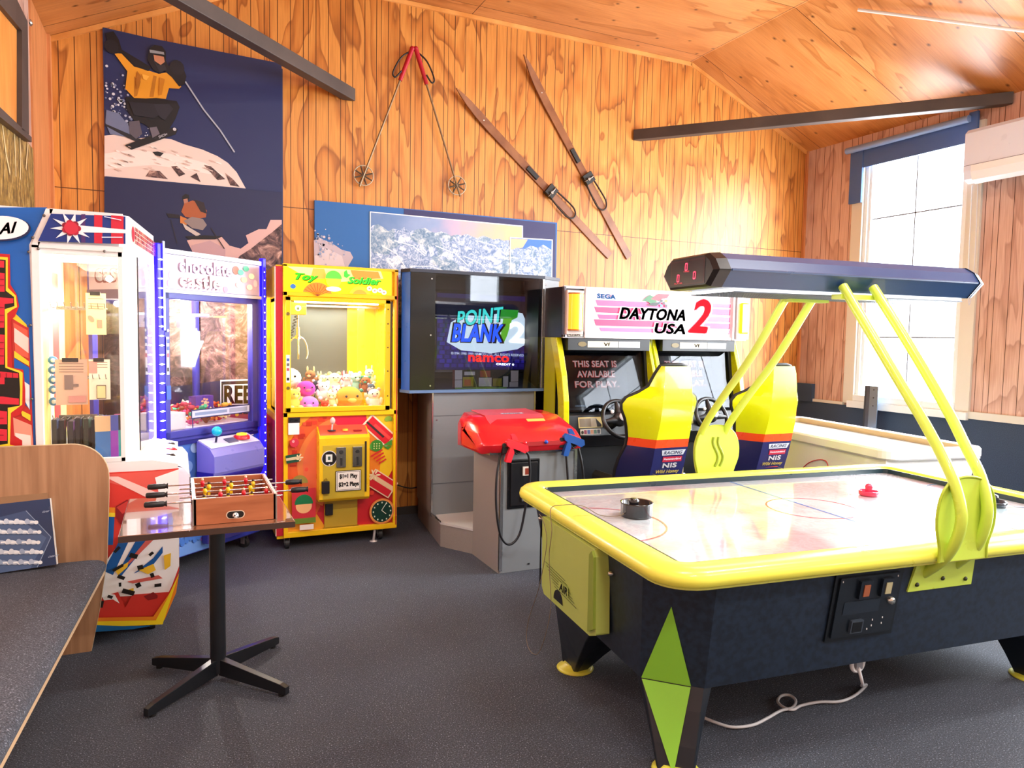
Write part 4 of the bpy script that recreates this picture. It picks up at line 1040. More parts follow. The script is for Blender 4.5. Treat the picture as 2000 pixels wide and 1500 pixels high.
# ================================================================== YELLOW PLUSH CLAW MACHINE
YC = 5.43
cw = thing('plush_claw_machine', 'tall yellow and red plush toy claw machine with a lit window', 'arcade machine', (1.09, 5.75, 0))
YEL = mat('#F4C60C', .3, coat=.2); RED = mat('#B81C30', .3); YL2 = mat('#F6CC20', .3)
XA, XB, YE = .645, 1.538, 6.08
m = MB().use(YEL)
m.box(XA+.045, YC, .095, XB, YC+.04, .135); m.box(XA+.045, YC, .13, XA+.075, YC+.04, 2.09); m.box(XB-.03, YC, .13, XB, YC+.04, 2.09)
m.box(XA+.045, YC, 1.865, XB, YC+.04, 1.895); m.box(XA+.045, YC, 2.075, XB, YC+.04, 2.095); m.box(XA+.045, YC, .985, XB, YC+.04, 1.02)
m.box(XA, YC+.03, .085, XB, YE, .13); m.box(XA, YC+.03, .95, XB, YE, 1.0); m.box(XA, YC+.03, 1.86, XB, YE, 2.085)
m.box(XA, YE-.03, .13, XA+.03, YE, 1.9); m.box(XB-.03, YE-.03, .13, XB, YE, 1.9)
m.box(XA+.03, YC+.03, .13, XB-.03, YC+.035, .96)
m.build('cabinet_frame', cw, bevel=.004)
m = MB().use(RED); m.box(XA-.006, YC+.02, .11, XA+.045, YC+.06, 2.075); m.box(XB-.012, YC-.003, .12, XB-.004, YC, 2.05); m.box(XA-.002, YC+.06, .13, XA+.002, YE, .95)
m.use(mat('#E8D8C0', .3)); m.box(XA-.010, YC+.018, .11, XA-.004, YC+.03, 2.07)
m.build('red_corner_trim', cw, bevel=.004)
m = MB().use(mat('#C8242E', .4)).box(XA, YC+.06, .13, XA+.01, YE, .95).box(XB-.01, YC+.06, .13, XB, YE, .95); m.build('side_panel', cw)
# glazed door
m = MB().use(YEL); dx0, dx1, dz0, dz1 = .705, 1.475, 1.022, 1.860
m.box(dx0, YC-.012, dz0, .742, YC+.02, dz1); m.box(1.436, YC-.012, dz0, dx1, YC+.02, dz1); m.box(dx0, YC-.012, 1.83, dx1, YC+.02, dz1); m.box(dx0, YC-.012, dz0, dx1, YC+.02, 1.057)
dr = m.build('window_door', cw, bevel=.003)
MB().use(GLASS).box(.742, YC, 1.057, 1.436, YC+.004, 1.83).build('glass', dr)
m = MB().use(mat('#4A3A10', .4))
for z in (1.13, 1.32, 1.5, 1.68, 1.79): m.lathe([(.006, -.0), (.005, -.004)], (1.456, YC-.012, z), 'y', 8)
m.use(mat('#8A7A50', .3, .8)); m.lathe([(.013, 0), (.011, -.008)], (.722, YC-.012, 1.735), 'y', 12); m.lathe([(.013, 0), (.011, -.008)], (.722, YC-.012, 1.20), 'y', 12); m.build('door_lock', dr)
MB().use(mat('#3A2A08', .5)).box(1.476, YC-.002, 1.03, 1.49, YC+.001, 1.85).build('door_gap', cw)
s_ = Art((0, YC-.0125, 0), (1, 0, 0), (0, 0, 1)); s_.rect(.708, 1.24, .734, 1.44, '#F2F2F2')
for k, c_ in enumerate(['#2A2A30', '#E8E8E8', '#B8586A', '#6A6A70', '#3858A8']): s_.rect(.712, 1.255+k*.035, .730, 1.275+k*.035, c_)
s_.mb.build('payment_sticker', dr)
# interior
MIRR = mat('#5E625C', .42, .35)  # grey of the reflected room is put into the mirror's colour
m = MB().use(YL2); m.box(1.27, YE-.08, 1.0, 1.51, YE-.05, 1.86); m.box(1.503, YC+.05, 1.0, 1.506, YE-.05, 1.86); m.box(XA+.03, YC+.05, 1.0, XA+.034, YE-.05, 1.86); m.box(XA+.03, YC+.05, 1.835, XB-.03, YE-.05, 1.86)
m.box(XA+.03, YC+.04, .99, XB-.03, YE-.05, 1.02); m.box(1.31, YC+.35, 1.0, 1.36, YC+.38, 1.86)
m.build('interior_panels', cw)
MB().use(MIRR).box(XA+.04, YE-.075, 1.02, 1.27, YE-.06, 1.84).build('rear_mirror', cw)
MB().use(mat('#FFFFE8', .3, emit=8)).box(.78, YC+.06, 1.822, 1.40, YC+.09, 1.834).build('lamp_tube', cw)
MB().use(mat('#FFFFE8', .3, emit=5)).box(1.02, YE-.10, 1.235, 1.25, YE-.08, 1.255).build('lamp_tube', cw)
area('claw_machine_lamp', (1.09, YC+.3, 1.80), (0, 0, -1), .6, .4, 9, (1, .98, .86))
m = MB().use(mat('#D8D8D0', .25, .8)); m.box(.74, YC+.44, 1.20, 1.44, YC+.455, 1.212); m.box(.75, YC+.26, 1.80, 1.46, YC+.275, 1.815); m.build('rail', cw)
# crane carriage, cable and claw
m = MB().use(mat('#F2E020', .35)).box(.752, YC+.12, 1.735, .872, YC+.27, 1.83); crg = m.build('crane_carriage', cw, bevel=.004)
s_ = Art((0, YC+.1195, 0), (1, 0, 0), (0, 0, 1)); s_.ell(.812, 1.782, .022, .022, '#F8F8E8', 16); s_.rect(.803, 1.77, .82, 1.79, '#4A5A30'); s_.mb.build('sticker', crg)
cx, cy = .822, YC+.19
hel = [(cx-.012-.0009*k+.012*math.cos(k*.9), cy+.012*math.sin(k*.9), 1.73-.0035*k) for k in range(52)]
MB().use(mat('#22242C', .4)).tube(hel, .0035, 5).build('coiled_cable', crg)
m = MB().use(mat('#C8CCC8', .2, .9)); m.cyl((cx, cy, 1.735), (cx, cy, 1.62), .006, 8); m.cyl((cx, cy, 1.64), (cx, cy, 1.58), .014, 12); m.cyl((cx, cy, 1.58), (cx, cy, 1.555), .022, 12)
cl_ = m.build('claw_hub', crg)
for q in (.4, 2.5, 4.6):
    d_ = np.array([math.cos(q), math.sin(q), 0])
    P = [np.array([cx, cy, 1.57])+d_*r_+np.array([0, 0, z_]) for r_, z_ in ((.015, 0), (.05, -.02), (.075, -.07), (.082, -.13), (.07, -.165))]
    MB().use(mat('#D8DCD8', .2, .9)).tube(smooth_path(P, 4), .006, 6).build('claw_prong', cl_)
# marquee
a = Art((0, YC, 0), (1, 0, 0), (0, 0, 1), rough=.3); a.O = np.array([0, YC-.001, 0.])
E1 = .38
a.rect(.695, 1.895, 1.484, 2.075, '#F6E800', E1); a.poly([(.72, 2.074), (1.40, 2.074), (1.42, 2.02), (1.1, 1.98), (.80, 2.03)], '#F8E890', E1)
a.poly([(.90, 2.07), (.98, 2.07), (1.0, 2.0), (.88, 1.99)], '#F0A040', .5); a.poly([(1.17, 2.072), (1.38, 2.07), (1.40, 2.02), (1.2, 2.0)], '#F08030', .5)
a.poly(circ(.93, 1.86, .11, 20, .3, 2.8), '#F07828', .5)
for q in np.linspace(.5, 2.6, 9): a.line([(.93, 1.87), (.93+.105*math.cos(q), 1.87+.09*math.sin(q))], .003, '#A84818')
a.poly(circ(1.24, 1.87, .085, 20, .35, 2.8), '#F8D830', E1); a.poly(circ(1.24, 1.87, .06, 20, .45, 2.7), '#F09030', .5)
a.text('Toy', .775, 1.965, .16, .062, '#4A7008', .10, .35); a.text('Toy', .772, 1.969, .16, .06, '#48D838', .06, .35, emit=.8)
a.text('Soldier', 1.15, 1.968, .25, .052, '#4A7008', .10, .35); a.text('Soldier', 1.147, 1.972, .25, .05, '#58D848', .06, .35, emit=.8)
a.ell(1.045, 1.985, .055, .05, '#F8C030', 24, emit=.6); a.poly(circ(1.045, 2.0, .06, 18, 0, math.pi), '#50D838', .6); a.ell(1.045, 1.925, .055, .018, '#F8F0E8', 20, emit=.6)
a.ell(.757, 1.932, .02, .017, '#3878C8', 14); a.poly([(1.12, 2.055), (1.14, 2.07), (1.15, 2.04), (1.17, 2.035), (1.14, 2.01), (1.12, 2.02)], '#38B838', .4)
for (x_, z_) in ((1.31, 1.94), (1.35, 1.925), (1.39, 1.93), (1.42, 1.915)): a.ell(x_, z_, .02, .018, '#F8E8C8', 14, emit=.6); a.ell(x_, z_, .008, .007, '#F09880', 8)
a.mb.build('header_sign', cw)
# lower artwork
a = Art((0, YC+.03, 0), (1, 0, 0), (0, 0, 1), rough=.35)
a.rect(.72, .136, 1.508, .985, '#C8252E')
a.poly([(.72, .136), (.72, .985), (.93, .985), (.86, .80), (.84, .6), (.9, .3), (1.0, .136)], '#F2A82A')
a.poly(circ(1.14, .62, .44, 24, 1.2, 4.2), '#E8622E'); a.poly(circ(1.15, .62, .36, 24, 1.2, 4.2), '#F08A48'); a.poly(circ(1.16, .62, .33, 24, 1.2, 4.2), '#F07850')
a.poly([(1.0, .985), (1.42, .985), (1.38, .88), (1.1, .90)], '#D81E40')
a.poly([(1.30, .985), (1.508, .985), (1.508, .55), (1.42, .40), (1.33, .5), (1.33, .8)], '#F0C820'); a.poly([(1.33, .9), (1.42, .72), (1.40, .45), (1.33, .42)], '#F08A2A')
rs = random.Random(8)
for _ in range(34):
    q = rs.uniform(1.75, 4.3); r_ = rs.uniform(.37, .43); a.h = .006+.0002*(_ % 5); s2 = rs.uniform(.014, .024)
    a.rect(1.14+r_*math.cos(q)-s2, .62+r_*math.sin(q)-s2*.8, 1.14+r_*math.cos(q)+s2, .62+r_*math.sin(q)+s2*.8, rs.choice(['#E04028', '#C8301E', '#E85838']))
a.h = .008
def rr(cx_, cz_, w_, h_, ang, c_):
    cr, sr = math.cos(ang), math.sin(ang); a.poly([(cx_+x*cr-y*sr, cz_+x*sr+y*cr) for x, y in ((-w_, -h_), (w_, -h_), (w_, h_), (-w_, h_))], c_)
a.rect(1.468, .93, 1.505, .96, '#7AA030'); a.ell(1.47, .95, .03, .02, '#8AB038', 14, .4)
rr(1.40, .86, .13, .06, -.75, '#F8E8D0'); rr(1.40, .86, .115, .048, -.75, '#D82030'); rr(1.425, .85, .085, .012, -.75, '#F04848'); rr(1.37, .87, .09, .008, -.75, '#3A2A30')
a.ell(1.38, .745, .05, .045, '#3E9030', 20); a.poly([(1.32, .74), (1.34, .77), (1.34, .71)], '#5AB040'); a.poly([(1.43, .745), (1.50, .79), (1.50, .74)], '#4A9A38'); a.poly([(1.43, .74), (1.50, .735), (1.47, .71)], '#3E9030')
for k in range(9): a.ell(1.36+.02*(k % 3), .725+.018*(k//3), .005, .005, '#F0F0A0', 8)
for k in range(4): rr(1.38+.03*k*.5, .66-.022*k+.03, .05-.006*k, .006, .5, '#D83030')
rr(1.42, .45, .11, .07, -.6, '#F0D8B8'); rr(1.42, .45, .10, .062, -.6, '#D02030'); rr(1.43, .455, .105, .018, -.6, '#E8C8A0')
for q in range(6): a.ell(1.36+.03*math.cos(q), .52+.03*math.sin(q), .02, .007, '#F0E0B8', 10, q)
a.ell(1.34, .365+.02, .018, .018, '#E04030', 14)
a.ell(1.42, .235, .098, .10, '#E89048', 36); a.ell(1.42, .235, .088, .09, '#F0A860', 36); a.ell(1.42, .235, .082, .084, '#0E3A30', 36)
for q in range(12): a.rect(1.42+.068*math.cos(q*math.pi/6)-.005, .235+.069*math.sin(q*math.pi/6)-.006, 1.42+.068*math.cos(q*math.pi/6)+.005, .235+.069*math.sin(q*math.pi/6)+.006, '#D8E8D0') if q % 1 == 0 else None
a.line([(1.415, .245), (1.455, .305)], .005, '#E8F0E0'); a.line([(1.415, .245), (1.45, .215)], .005, '#E8F0E0')
# left column: payment card, dots, ribbon present, cap badge
a.rect(.722, .86, .80, .985, '#F4F4F4'); a.rect(.722, .945, .805, .985, '#181820'); a.text('TAP TO PAY', .735, .955, .055, .016, '#E8E8E8', .03)
a.ell(.765, .80, .032, .032, '#D03048', 20); a.ell(.757, .81, .010, .010, '#F0A0A8', 10)
rr(.755, .685, .05, .03, .12, '#14503C'); rr(.755, .685, .05, .010, .12, '#D8C8A0')
for q in range(5): a.ell(.80+.016*math.cos(q*1.25), .69+.018*math.sin(q*1.25), .012, .006, '#E8D8B0', 8, q)
a.poly(circ(.80, .50, .06, 20, 0, math.pi), '#9A8A40')
a.rect(.745, .20, .915, .46, '#C8303C'); a.ell(.83, .33, .058, .055, '#F0B880', 24); a.poly(circ(.83, .35, .065, 20, -.1, math.pi+.1), '#187848'); a.rect(.745, .20, .915, .24, '#6A8A30'); a.rect(.80, .152, .90, .19, '#F0E8E0')
a.ell(.848, .60, .014, .014, '#E85038', 12)
a.mb.build('front_artwork', cw)
# coin box
m = MB().use(YL2).prism([(YC+.03, .36), (YC-.07, .36), (YC-.09, .38), (YC-.09, .83), (YC-.07, .85), (YC+.03, .91)], .93, 1.30, 'x')
cb = m.build('coin_box', cw, bevel=.006)
MB().use(mat('#E86048', .3)).prism([(YC-.068, .852), (YC-.066, .856), (YC+.028, .916), (YC+.03, .911)], .94, 1.29, 'x').build('control_plate', cb)
MB().use(mat('#C8B030', .4)).box(.955, YC-.094, .385, 1.262, YC-.09, .78).build('coin_door', cb, bevel=.001)
MB().use(mat('#30230A', .6)).box(1.263, YC-.0945, .42, 1.277, YC-.09, .80).build('door_gap', cb)
for x in (1.085, 1.205):
    o = MB().use(mat('#9A9A98', .25, .9)).box(x-.035, YC-.108, .615, x+.035, YC-.09, .765).build('coin_mechanism', cb, bevel=.003)
    MB().use(mat('#55585A', .3, .8)).lathe([(.016, 0), (.014, -.006)], (x, YC-.108, .73), 'y', 12).box(x-.006, YC-.116, .63, x+.006, YC-.108, .68).lathe([(.010, 0), (.008, -.006)], (x, YC-.108, .68), 'y', 10).build('coin_slot', o)
s_ = Art((0, YC-.0945, 0), (1, 0, 0), (0, 0, 1)); s_.O = np.array([0, YC-.096, 0]); s_.ell(1.0, .685, .056, .058, '#F2F2F2', 28); s_.ell(1.0, .685, .051, .053, '#14141A', 28); s_.rect(.975, .66, 1.022, .715, '#E8F0EC'); s_.rect(.99, .675, 1.008, .70, '#3A5A50'); s_.ell(1.0, .64, .005, .005, '#E8E8E8', 8)
s_.rect(1.045, .435, 1.235, .59, '#141416'); s_.rect(1.050, .440, 1.230, .585, '#F6F6F2'); s_.rect(1.055, .445, 1.225, .58, '#1C1C20'); s_.rect(1.058, .448, 1.222, .577, '#F6F6F2')
s_.text('$1=1 Play', 1.075, .522, .13, .042, '#15151A', .06); s_.text('$2=2 Plays', 1.068, .462, .148, .042, '#15151A', .06)
s_.mb.build('price_sign', cb)
MB().use(mat('#A8883A', .3, .9)).tube([(.985, YC-.10, .525), (.975, YC-.112, .545), (.962, YC-.10, .525)], .003, 5).build('hasp', cb)
MB().use(BLK).box(.943, YC-.125, .43, .998, YC-.10, .52).build('padlock', cb, bevel=.003)
m = MB().use(mat('#3A3E48', .4)).lathe([(.03, 0), (.03, .006)], (1.03, YC-.03, .880), 'z', 16); m.use(mat('#D8D8D8', .25)).cyl((1.03, YC-.03, .88), (1.035, YC-.035, .935), .006, 8); m.use(mat('#E8D0C8', .3)).ball((1.036, YC-.036, .955), .020, 12, 1, 1, 1.3); m.build('joystick', cb)
MB().use(mat('#F2D040', .3)).lathe([(.022, 0), (.020, .012), (.003, .015)], (1.13, YC-.03, .878), 'z', 16).build('push_button', cb)
MB().use(mat('#A8202A', .3)).box(1.19, YC-.05, .872, 1.25, YC-.03, .882).build('credit_display', cb)
# prize door
m = MB().use(mat('#B89A2C', .4)).box(.985, YC+.015, .14, 1.235, YC+.03, .37); pd = m.build('prize_door', cw, bevel=.006)
MB().use(mat('#8A7420', .4)).box(.975, YC+.02, .13, 1.245, YC+.027, .14).build('door_sill', pd)
MB().use(BLK).box(.988, YC-.01, .24, 1.045, YC+.01, .325).build('padlock', pd, bevel=.003)
for x, y in ((.72, 5.50), (1.42, 5.50), (.72, 6.0), (1.42, 6.0)): caster(cw, x, y, .088, .042)
MB().use(mat('#DADADA', .3, .5)).cyl((1.36, 5.45, .0), (1.37, 5.45, .09), .010, 10).lathe([(.03, 0), (.03, .006), (.012, .01)], (1.36, 5.45, 0), 'z', 14).build('levelling_foot', cw)

# plush toys
EYE = mat('#15151A', .2)
def plush(kind, c0, c1, loc, s=1.0, rz=0, label='', tilt=0, group=None, rx=0):
    t = thing('plush_toy', label, 'plush toy', (0, 0, 0), 0, group)
    F = speckle('plush_'+c0.strip('#'), c0, c0, 400, .95, .25) if c0 not in PLM else PLM[c0]; PLM[c0] = F
    F2 = PLM.setdefault(c1, speckle('plush_'+c1.strip('#'), c1, c1, 400, .95, .25))
    W = dict(world=False)
    if kind == 'round':
        MB().use(F).ball((0, 0, .07), .075, 16, 1.15, .9, .95).build('body', t, **W)
        MB().use(F2).ball((0, -.062, .06), .02, 10, 1.5, .6, .8).build('muzzle', t, **W)
        MB().use(EYE).ball((-.035, -.062, .085), .008, 8).ball((.035, -.062, .085), .008, 8).build('eyes', t, **W)
    else:
        MB().use(F).ball((0, 0, .045), .05, 14, 1.1, .9, .95).build('body', t, **W)
        h = MB().use(F).ball((0, -.01, .115), .042, 14, 1.15, 1, .95).build('head', t, **W)
        MB().use(EYE).ball((-.017, -.046, .12), .006, 8).ball((.017, -.046, .12), .006, 8).build('eyes', h, **W)
        MB().use(F2).ball((0, -.045, .105), .014, 10, 1.3, .7, .9).build('muzzle', h, **W)
        for sx in (-1, 1):
            if kind == 'bear': MB().use(F2).ball((sx*.036, -.005, .15), .017, 10, 1, .5, 1).build('ear', h, **W)
            else: MB().use(F2).ball((sx*.03, 0, .165), .014, 10, .7, .5, 2.0).build('ear', h, **W)
            MB().use(F).ball((sx*.052, -.02, .065), .019, 10, .8, .8, 1.5).build('arm', t, **W)
            MB().use(F2).ball((sx*.035, -.045, .02), .022, 10, .9, 1.3, .8).build('leg', t, **W)
    t.location = loc; t.scale = (s, s, s); t.rotation_euler = (rx, tilt, rz)
    return t
PLM = {}
zb = 1.02
big = [('round', '#F0A030', '#F8C860', (1.19, 5.56, zb), 1.25, .1, 'large orange round plush toy with black eyes at the claw machine glass'),
 ('round', '#E838B8', '#F06890', (.875, 5.60, zb+.10), .85, .2, 'bright magenta plush toy sitting high on the left of the toy heap'),
 ('round', '#D878F0', '#F0A8E8', (.885, 5.53, zb-.01), .85, -.1, 'lilac plush toy low at the claw machine glass under the magenta one'),
 ('bear', '#F2E060', '#F8F0A0', (.775, 5.53, zb+.01), 1.0, .3, 'lemon yellow plush bear in the left front corner of the claw machine'),
 ('bear', '#E03028', '#F05848', (1.0, 5.52, zb-.02), .62, 0, 'small red plush toy at the bottom middle of the claw machine window'),
 ('bear', '#F6F2EE', '#E8B8C0', (1.385, 5.56, zb), 1.0, -.1, 'white plush bear in the right front corner of the claw machine'),
 ('bear', '#F8F8F4', '#E0E4EC', (1.01, 5.62, zb+.07), .9, 0, 'white plush bear in the middle of the toy heap'),
 ('bunny', '#9A6840', '#E8D0A0', (.94, 5.78, zb+.16), .85, -.5, 'brown and cream plush toy lying on top of the heap at the back'),
 ('bunny', '#B08058', '#F0E0B0', (1.01, 5.80, zb+.13), .8, .9, 'tan plush toy slumped beside the brown one at the back of the heap'),
 ('bunny', '#D83848', '#E86070', (1.20, 5.76, zb+.14), .75, .5, 'red plush toy with a curled arm on top of the heap'),
 ('bear', '#A8E0D0', '#F8F0F0', (1.27, 5.70, zb+.12), 1.0, .2, 'mint green plush toy on the upper right of the heap'),
 ('bear', '#A86840', '#4AA088', (1.345, 5.66, zb+.12), .8, -.4, 'brown and teal plush toy perched at the right of the heap'),
 ('bunny', '#F0F4F8', '#A8D8D0', (1.385, 5.72, zb+.18), .8, .1, 'white and mint plush toy highest at the right of the heap'),
 ('bear', '#F8F0D0', '#F0D890', (1.10, 5.68, zb+.12), 1.0, .1, 'cream plush toy in the centre top of the heap'),
 ('bear', '#F0D8F4', '#D8B0E8', (1.10, 5.60, zb+.07), .7, .3, 'pale lilac plush toy just above the orange one'),
 ('bear', '#2A3048', '#E8E8F0', (.97, 5.68, zb+.11), .7, 0, 'navy and white plush toy behind the magenta one'),
 ('round', '#FAF6F2', '#F0D8D0', (.76, 5.68, zb+.16), 1.1, 0, 'white round plush toy high at the left side of the claw machine'),
 ('bear', '#4C6080', '#C8D8E8', (1.37, 5.60, zb+.10), .6, .2, 'small slate blue plush toy above the white bear on the right'),
 ('bear', '#F4E8A8', '#F8F8E8', (1.06, 5.55, zb+.02), .75, -.3, 'pale yellow plush toy left of the orange one at the glass'),
 ('bunny', '#F8D0D8', '#F8F0F0', (1.19, 5.64, zb+.16), .7, -.3, 'pink and white plush toy behind the orange one'),
 ('bear', '#E8F0D0', '#C8E090', (1.02, 5.72, zb+.15), .7, .2, 'pale green plush toy in the middle back of the heap')]
for k_, c0, c1, l_, s_, r_, lb in big: plush(k_, c0, c1, l_, s_, r_, lb)
for i, (x, y, c0) in enumerate(((.80, 5.85, '#E8E0D8'), (.92, 5.92, '#D8B088'), (1.05, 5.93, '#C8D8C0'), (1.18, 5.90, '#E8C8D0'), (1.30, 5.90, '#D0D8E8'), (.83, 5.74, '#F0E8E8'), (1.42, 5.86, '#E8E8D8'))):
    plush('bear', c0, '#F0E8E0', (x, y, zb+.03), 1.0, .2*i, 'plush toy at the back of the claw machine heap, half hidden', group='plush toys at the back of the heap')
tag(MB().use(mat('#2A2422', .5)).tube(smooth_path([(1.545, 6.16, .42), (1.70, 6.15, .30), (1.85, 6.13, .245), (1.95, 6.15, .25)], 6), .006, 6).build('extension_cord'), 'thin dark cord sagging along the back wall beside the yellow claw machine', 'cord')
# ================================================================== SHOOTING GAME CABINET
gc = thing('shooting_game_cabinet', 'grey two player shooting cabinet with a large dark glazed monitor housing', 'arcade machine', (2.2, 5.3, 0))
GREY = speckle('silver_grey_laminate', '#84898D', '#72777B', 500, .45, .05); GREYW = speckle('warm_grey_laminate', '#928C86', '#807A74', 500, .5, .05); EDG = mat('#B8BCC0', .25, .9)
GX = lambda y: 0
# plinth and step
m = MB().use(GREYW); m.prism([(1.98, 4.82), (1.795, 5.13), (1.905, 6.05), (2.62, 6.05), (2.73, 5.13), (2.545, 4.82)], 0.0, .175, 'z'); m.build('step_plinth', gc, bevel=.003)
m = MB().use(mat('#C4C4C2', .4)); m.prism([(1.978, 4.815), (1.79, 5.128), (1.84, 5.40), (2.69, 5.40), (2.735, 5.128), (2.547, 4.815)], .172, .19, 'z'); m.build('step_tread', gc)
# tall body
m = MB().use(GREY); m.prism([(1.795, 5.35), (1.895, 6.05), (2.60, 6.05), (2.68, 5.35)], .18, 1.155, 'z'); bd = m.build('column_body', gc, bevel=.004)
m = MB().use(EDG); m.box(1.788, 5.342, .18, 1.80, 5.355, 1.155); m.box(2.672, 5.342, .18, 2.686, 5.355, 1.155); m.prism([(1.788, 5.10), (1.79, 5.13), (1.81, 5.36), (1.795, 5.36)], .19, .20, 'z'); m.build('metal_edging', bd)
m = MB().use(GREYW); m.prism([(1.792, 5.36), (1.89, 6.04), (1.895, 6.04), (1.797, 5.36)], .19, 1.15, 'z'); m.prism([(1.792, 5.13), (1.797, 5.13), (1.80, 5.36), (1.792, 5.36)], .19, .20, 'z'); m.build('side_panel', bd)
m = MB().use(mat('#5A5E62', .6)); m.box(1.80, 5.347, .97, 2.67, 5.3495, .974); m.box(1.80, 5.347, .435, 2.67, 5.3495, .439); m.build('panel_seams', bd)
m = MB().use(CHROME); [m.lathe([(.006, 0), (.004, -.004)], (x, 5.3475, z), 'y', 8) for x, z in ((1.83, .94), (2.2, .95), (2.21, .92))]; m.build('screws', bd)
# monitor housing
HY = 5.33
hp = [(1.60, HY), (1.565, HY+.10), (1.755, 6.10), (2.93, 6.10), (2.945, HY+.13), (2.735, HY)]
m = MB().use(mat('#262C3E', .35)); m.prism([(1.595, HY-.012), (1.555, HY+.10), (1.75, 6.11), (2.94, 6.11), (2.955, HY+.13), (2.74, HY-.012)], 2.075, 2.10, 'z')
m.build('top_plate', gc, bevel=.003); m = MB().use(mat('#5C7CA8', .3)); m.prism([(1.595, HY-.018), (1.553, HY+.10), (1.75, 6.11), (2.94, 6.11), (2.957, HY+.13), (2.742, HY-.018)], 1.155, 1.178, 'z'); hs = m.build('bottom_plate', gc, bevel=.003)
m = MB().use(mat('#2E6ACC', .3)); m.prism([(1.60, HY), (1.565, HY+.10), (1.755, 6.10), (1.77, 6.10), (1.585, HY+.11), (1.615, HY)], 1.178, 2.075, 'z'); m.build('blue_side', hs)
m = MB().use(GREY); m.prism([(2.735, HY), (2.945, HY+.13), (2.93, 6.10), (2.90, 6.10), (2.92, HY+.14), (2.72, HY+.01)], 1.178, 2.075, 'z'); m.use(EDG); m.box(2.722, HY-.006, 1.178, 2.742, HY+.006, 2.075); m.build('grey_side', hs, bevel=.002)
m = MB().use(mat('#0C0C10', .18)).box(1.603, HY-.004, 1.178, 1.80, HY+.012, 2.075); m.build('black_front_panel', hs)
m = MB().use(CHROME); [m.lathe([(.008, 0), (.006, -.004)], (x, HY-.005, z), 'y', 8) for x, z in ((1.77, 2.03), (1.765, 1.60), (1.765, 1.21), (2.752, 2.03), (2.75, 1.60), (2.75, 1.21))]; m.build('screws', hs)
m = MB().use(mat('#17171B', .5)).box(1.80, HY+.30, 1.178, 2.72, HY+.32, 2.075).box(1.80, HY+.02, 1.178, 1.81, HY+.3, 2.075).box(2.70, HY+.02, 1.178, 2.71, HY+.3, 2.075); m.build('inner_bezel', hs)
MB().use(GLASS_DARK).box(1.80, HY+.002, 1.178, 2.725, HY+.006, 2.075).build('screen_glass', gc)
# television tube face
SYP = HY+.28
TX0, TZ0 = XZ(852, 722, SYP); TX1, TZ1 = XZ(1040, 580, SYP)
crt = MB().use(mat('#23232C', .25))
def crt_ring(e, dy): return [(TX0-e, SYP+dy, TZ0-e), (TX1+e, SYP+dy, TZ0-e), (TX1+e, SYP+dy, TZ1+e), (TX0-e, SYP+dy, TZ1+e)]
crt.loft([crt_ring(.03, .015), crt_ring(.02, -.002), crt_ring(.0, .004)], True); cr = crt.build('monitor', gc)
a = Art((0, SYP, 0), (1, 0, 0), (0, 0, 1), rough=.3, eps=.0005); a.h = .004
SE = 1.0
a.rect(TX0, TZ0, TX1, TZ1, '#1B1458', .8)
rs = random.Random(4)
for i in range(11):
    for j in range(14):
        a.h = .0045; a.rect(TX0+.005+j*(TX1-TX0)/14+.02*(i % 2), TZ0+.02+i*.036, TX0+.005+j*(TX1-TX0)/14+.02*(i % 2)+.045, TZ0+.02+i*.036+.03, rs.choice(['#2A2080', '#241A70', '#32289A', '#2C2288']), .8) if TX0+.05+j*(TX1-TX0)/14 < TX1-.02 else None
a.h = .006
def pe(px, c, e=SE): a.pp(px, c, e)
pe([(852, 580), (1040, 590), (1040, 620), (852, 615)], '#201C30', .5)
pe([(872, 668), (880, 630), (905, 615), (940, 618), (1000, 608), (1020, 612), (1032, 640), (1034, 668), (1010, 682), (960, 690), (900, 684)], '#E8FBFF', 1.2)
a.textp('POINT', (890, 640), (985, 628), (890, 607), '#102838', .08, .1, emit=.2); a.textp('POINT', (892, 638), (982, 628), (892, 608), '#58C8C0', .035, .1, emit=SE)
pe([(978, 604), (1012, 606), (1010, 620), (1000, 625), (976, 622)], '#30A828'); pe([(982, 622), (1000, 622), (990, 655), (984, 668), (976, 664)], '#70D030')
a.textp('BLANK', (880, 668), (984, 670), (882, 630), '#081828', .10, .15, emit=.1); a.textp('BLANK', (882, 667), (980, 668), (884, 632), '#1870E0', .05, .15, emit=SE)
a.textp('BLANK', (885, 651), (981, 652), (886, 632), '#60D8F8', .0, .15, emit=SE) if 0 else None
a.textp('2', (995, 668), (1025, 670), (995, 628), '#F8F8F0', .06, emit=SE)
a.textp('©1994 1998 1999 NAMCO LTD., ALL RIGHTS RESERVED', (880, 693), (1022, 697), (880, 687), '#E8F0FF', .02, emit=SE)
a.textp('namco', (914, 706), (993, 708), (914, 693), '#E83838', .07, emit=SE); a.textp('CREDIT 0', (968, 713), (1003, 714), (968, 709), '#F0F0F4', .03, emit=SE)
a.mb.build('game_picture', cr)
